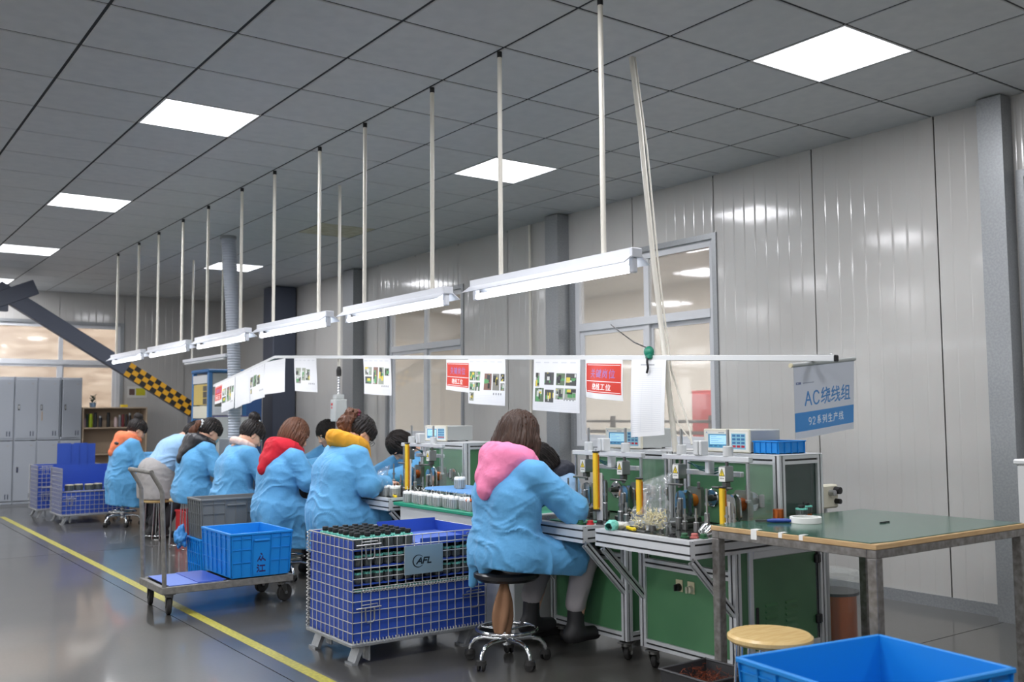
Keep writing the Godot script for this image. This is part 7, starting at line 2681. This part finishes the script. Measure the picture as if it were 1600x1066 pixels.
	var mg := thing("mug", "white mug on the lower shelf board", "mug", Vector3(3.78, 0.682, -15.46))
	obj("cup", B.new().lathe([Vector2(0, 0), Vector2(0.038, 0), Vector2(0.044, 0.11), Vector2(0.04, 0.11), Vector2(0.035, 0.008), Vector2(0, 0.008)], 18), M.white_plastic, mg)
	obj("handle", B.new().tube([Vector3(-0.042, 0.09, 0), Vector3(-0.068, 0.085, 0), Vector3(-0.07, 0.045, 0), Vector3(-0.041, 0.03, 0)], 0.006, 6), M.white_plastic, mg)
	var pt := thing("potted_plant", "small dark plant in a blue pot on the shelf", "plant", Vector3(3.47, 1.37, -15.55))
	mat("leaf_dark", rgb(70, 84, 70), 0.6)
	mat("pot_blue", rgb(120, 146, 172), 0.5)
	obj("pot", B.new().lathe([Vector2(0, 0), Vector2(0.04, 0), Vector2(0.05, 0.07), Vector2(0, 0.065)], 14), M.pot_blue, pt)
	for k in 9:
		var a := k * 2.4
		var d := Vector3(cos(a), 0, sin(a))
		var l := obj("leaf", B.new().ball(Vector3.ZERO, Vector3(0.035, 0.006, 0.016), 8, 5), M.leaf_dark, pt)
		l.transform = Transform3D(Basis(Vector3.UP, -a) * Basis(Vector3.BACK, 0.7), d * 0.025 + Vector3(0, 0.08 + 0.012 * k, 0))
	var yb := thing("yellow_box", "small yellow box on the shelf top by the window edge", "box", Vector3(3.92, 1.37, -15.55))
	obj("box", B.new().cspan(Vector3(-0.05, 0, -0.03), Vector3(0.05, 0.04, 0.03)), M.cutter_yellow, yb)
	var nt := thing("wall_notice", "notice with a yellow field on the back wall", "notice", Vector3(4.05, 1.52, BACK_Z + 0.006))
	obj("sheet", B.new().quad_board(0.3, 0.18), M.wall_notice_print, nt)
	obj("backing", B.new().span(Vector3(0, 0, -0.004), Vector3(0.3, 0.18, -0.0005)), M.white_plastic, nt)
	# diagonal steel brace with hazard checks
	var br := thing("steel_brace", "dark grey diagonal steel brace with yellow and black checks", "beam", Vector3(1.988, 2.9, -14.2))
	var d := Vector3(2.6, -1.62, 0)
	var ux := d.normalized()
	var uy := Vector3(-ux.y, ux.x, 0)
	var bs := Basis(ux, uy, Vector3.BACK)
	var len := d.length()
	obj("beam", B.new().cbox(d / 2, Vector3(len + 0.1, 0.2, 0.12), 0.006, bs), M.beam_grey, br)
	var hp := B.new()
	var h0 := d * 0.62
	var h1 := d * 1.0
	hp.quad(h0 - uy * 0.1 + Vector3(0, 0, 0.061), h1 - uy * 0.1 + Vector3(0, 0, 0.061), h1 + uy * 0.1 + Vector3(0, 0, 0.061), h0 + uy * 0.1 + Vector3(0, 0, 0.061))
	obj("hazard_tape", hp, M.hazard_print, br)
	obj("post", B.new().cspan(Vector3(d.x - 0.1, -2.9, -0.08), Vector3(d.x + 0.1, d.y + 0.03, 0.08)), M.beam_grey, br)
	obj("head_strut", B.new().cbox(Vector3(0.12, -0.07, 0.0), Vector3(0.66, 0.2, 0.14), 0.006, Basis(Vector3.BACK, 0.42)), M.beam_grey, br)
	obj("gusset", B.new().cbox(Vector3(-0.1, -0.1, 0.0), Vector3(0.4, 0.36, 0.1), 0.004), M.beam_grey, br)
	# far wire containers
	wire_box("farther wire container with open front and blue plastic sheets", Vector3(2.78, 0, -12.45), 0.76, 0.6, 0.635, "down")
	var sh := thing("plastic_tray", "blue sheet at half height in the open wire container", "sheet", Vector3(2.78, 0.372, -12.45))
	obj("sheet", B.new().span(Vector3(-0.36, 0, -0.28), Vector3(0.36, 0.004, 0.285)), M.liner_blue, sh)
	wire_box("farthest wire container standing before the lockers", Vector3(2.68, 0, -13.35), 0.74, 0.5, 0.635, "closed")
	for k in 4:
		var w := ["first", "second", "third", "fourth"][k] as String
		var st := thing("plastic_divider", "%s upright blue plastic divider from the locker side" % w, "divider", Vector3(2.64 + 0.1 * k, 0.12, -13.3), 0.0, "blue dividers standing in the wire container")
		obj("divider", B.new().cbox(Vector3(0, 0.4, 0), Vector3(0.16, 0.76 - 0.02 * (k % 2), 0.004), 0.001), M.liner_blue, st)
		st.position.z -= 0.012 * k
	var proto: Node3D = null
	for k in 6:
		var label := "flat dark stator in the open container, first from the left"
		if proto == null:
			proto = thing("flat_stator", label, "stator", Vector3.ZERO, 0.0, "flat stators in the open wire container")
			obj("core", B.new().prism(gear(0.046, 0.052, 12), 0.0, 0.06, Transform3D(LIE, Vector3.ZERO)), M.core_dark, proto)
			obj("insulator", B.new().prism(gear(0.036, 0.046, 12), 0.06, 0.07, Transform3D(LIE, Vector3.ZERO)), M.label_cream, proto)
			proto.position = Vector3(2.5, 0.377, -12.25)
		else:
			dup(proto, "flat_stator", "flat dark stator in the open container, %s from the left" % ORD[k], Vector3(2.5 + 0.107 * k, 0.377, -12.25 - 0.04 * (k % 2)), k * 0.4)

# people sitting on the far side are built with the others; things seen through the right wall's windows
func behind_windows() -> void:
	var t := thing("parts_rack", "long grey rack of parts seen through the window", "rack", Vector3(7.6, 0, -7.5))
	for y: float in [0.85, 1.0, 1.12]:
		obj("rail", B.new().cspan(Vector3(-0.15, y, -2.5), Vector3(0.15, y + 0.03, 2.2)), M.steel_dark, t)
	for z: float in [-2.4, -0.9, 0.6, 2.1]:
		obj("upright", B.new().cspan(Vector3(-0.15, 0, z), Vector3(-0.1, 1.2, z + 0.05)), M.steel_dark, t)
	t = thing("red_cabinet", "red cabinet seen through the nearer window", "cabinet", Vector3(9.2, 0, -8.3))
	obj("body", B.new().cspan(Vector3(-0.2, 0, -0.3), Vector3(0.2, 1.5, 0.3)), M.crate_red, t)
	obj("door", B.new().cspan(Vector3(-0.215, 0.05, -0.28), Vector3(-0.2, 1.46, 0.28)), M.crate_red, t)
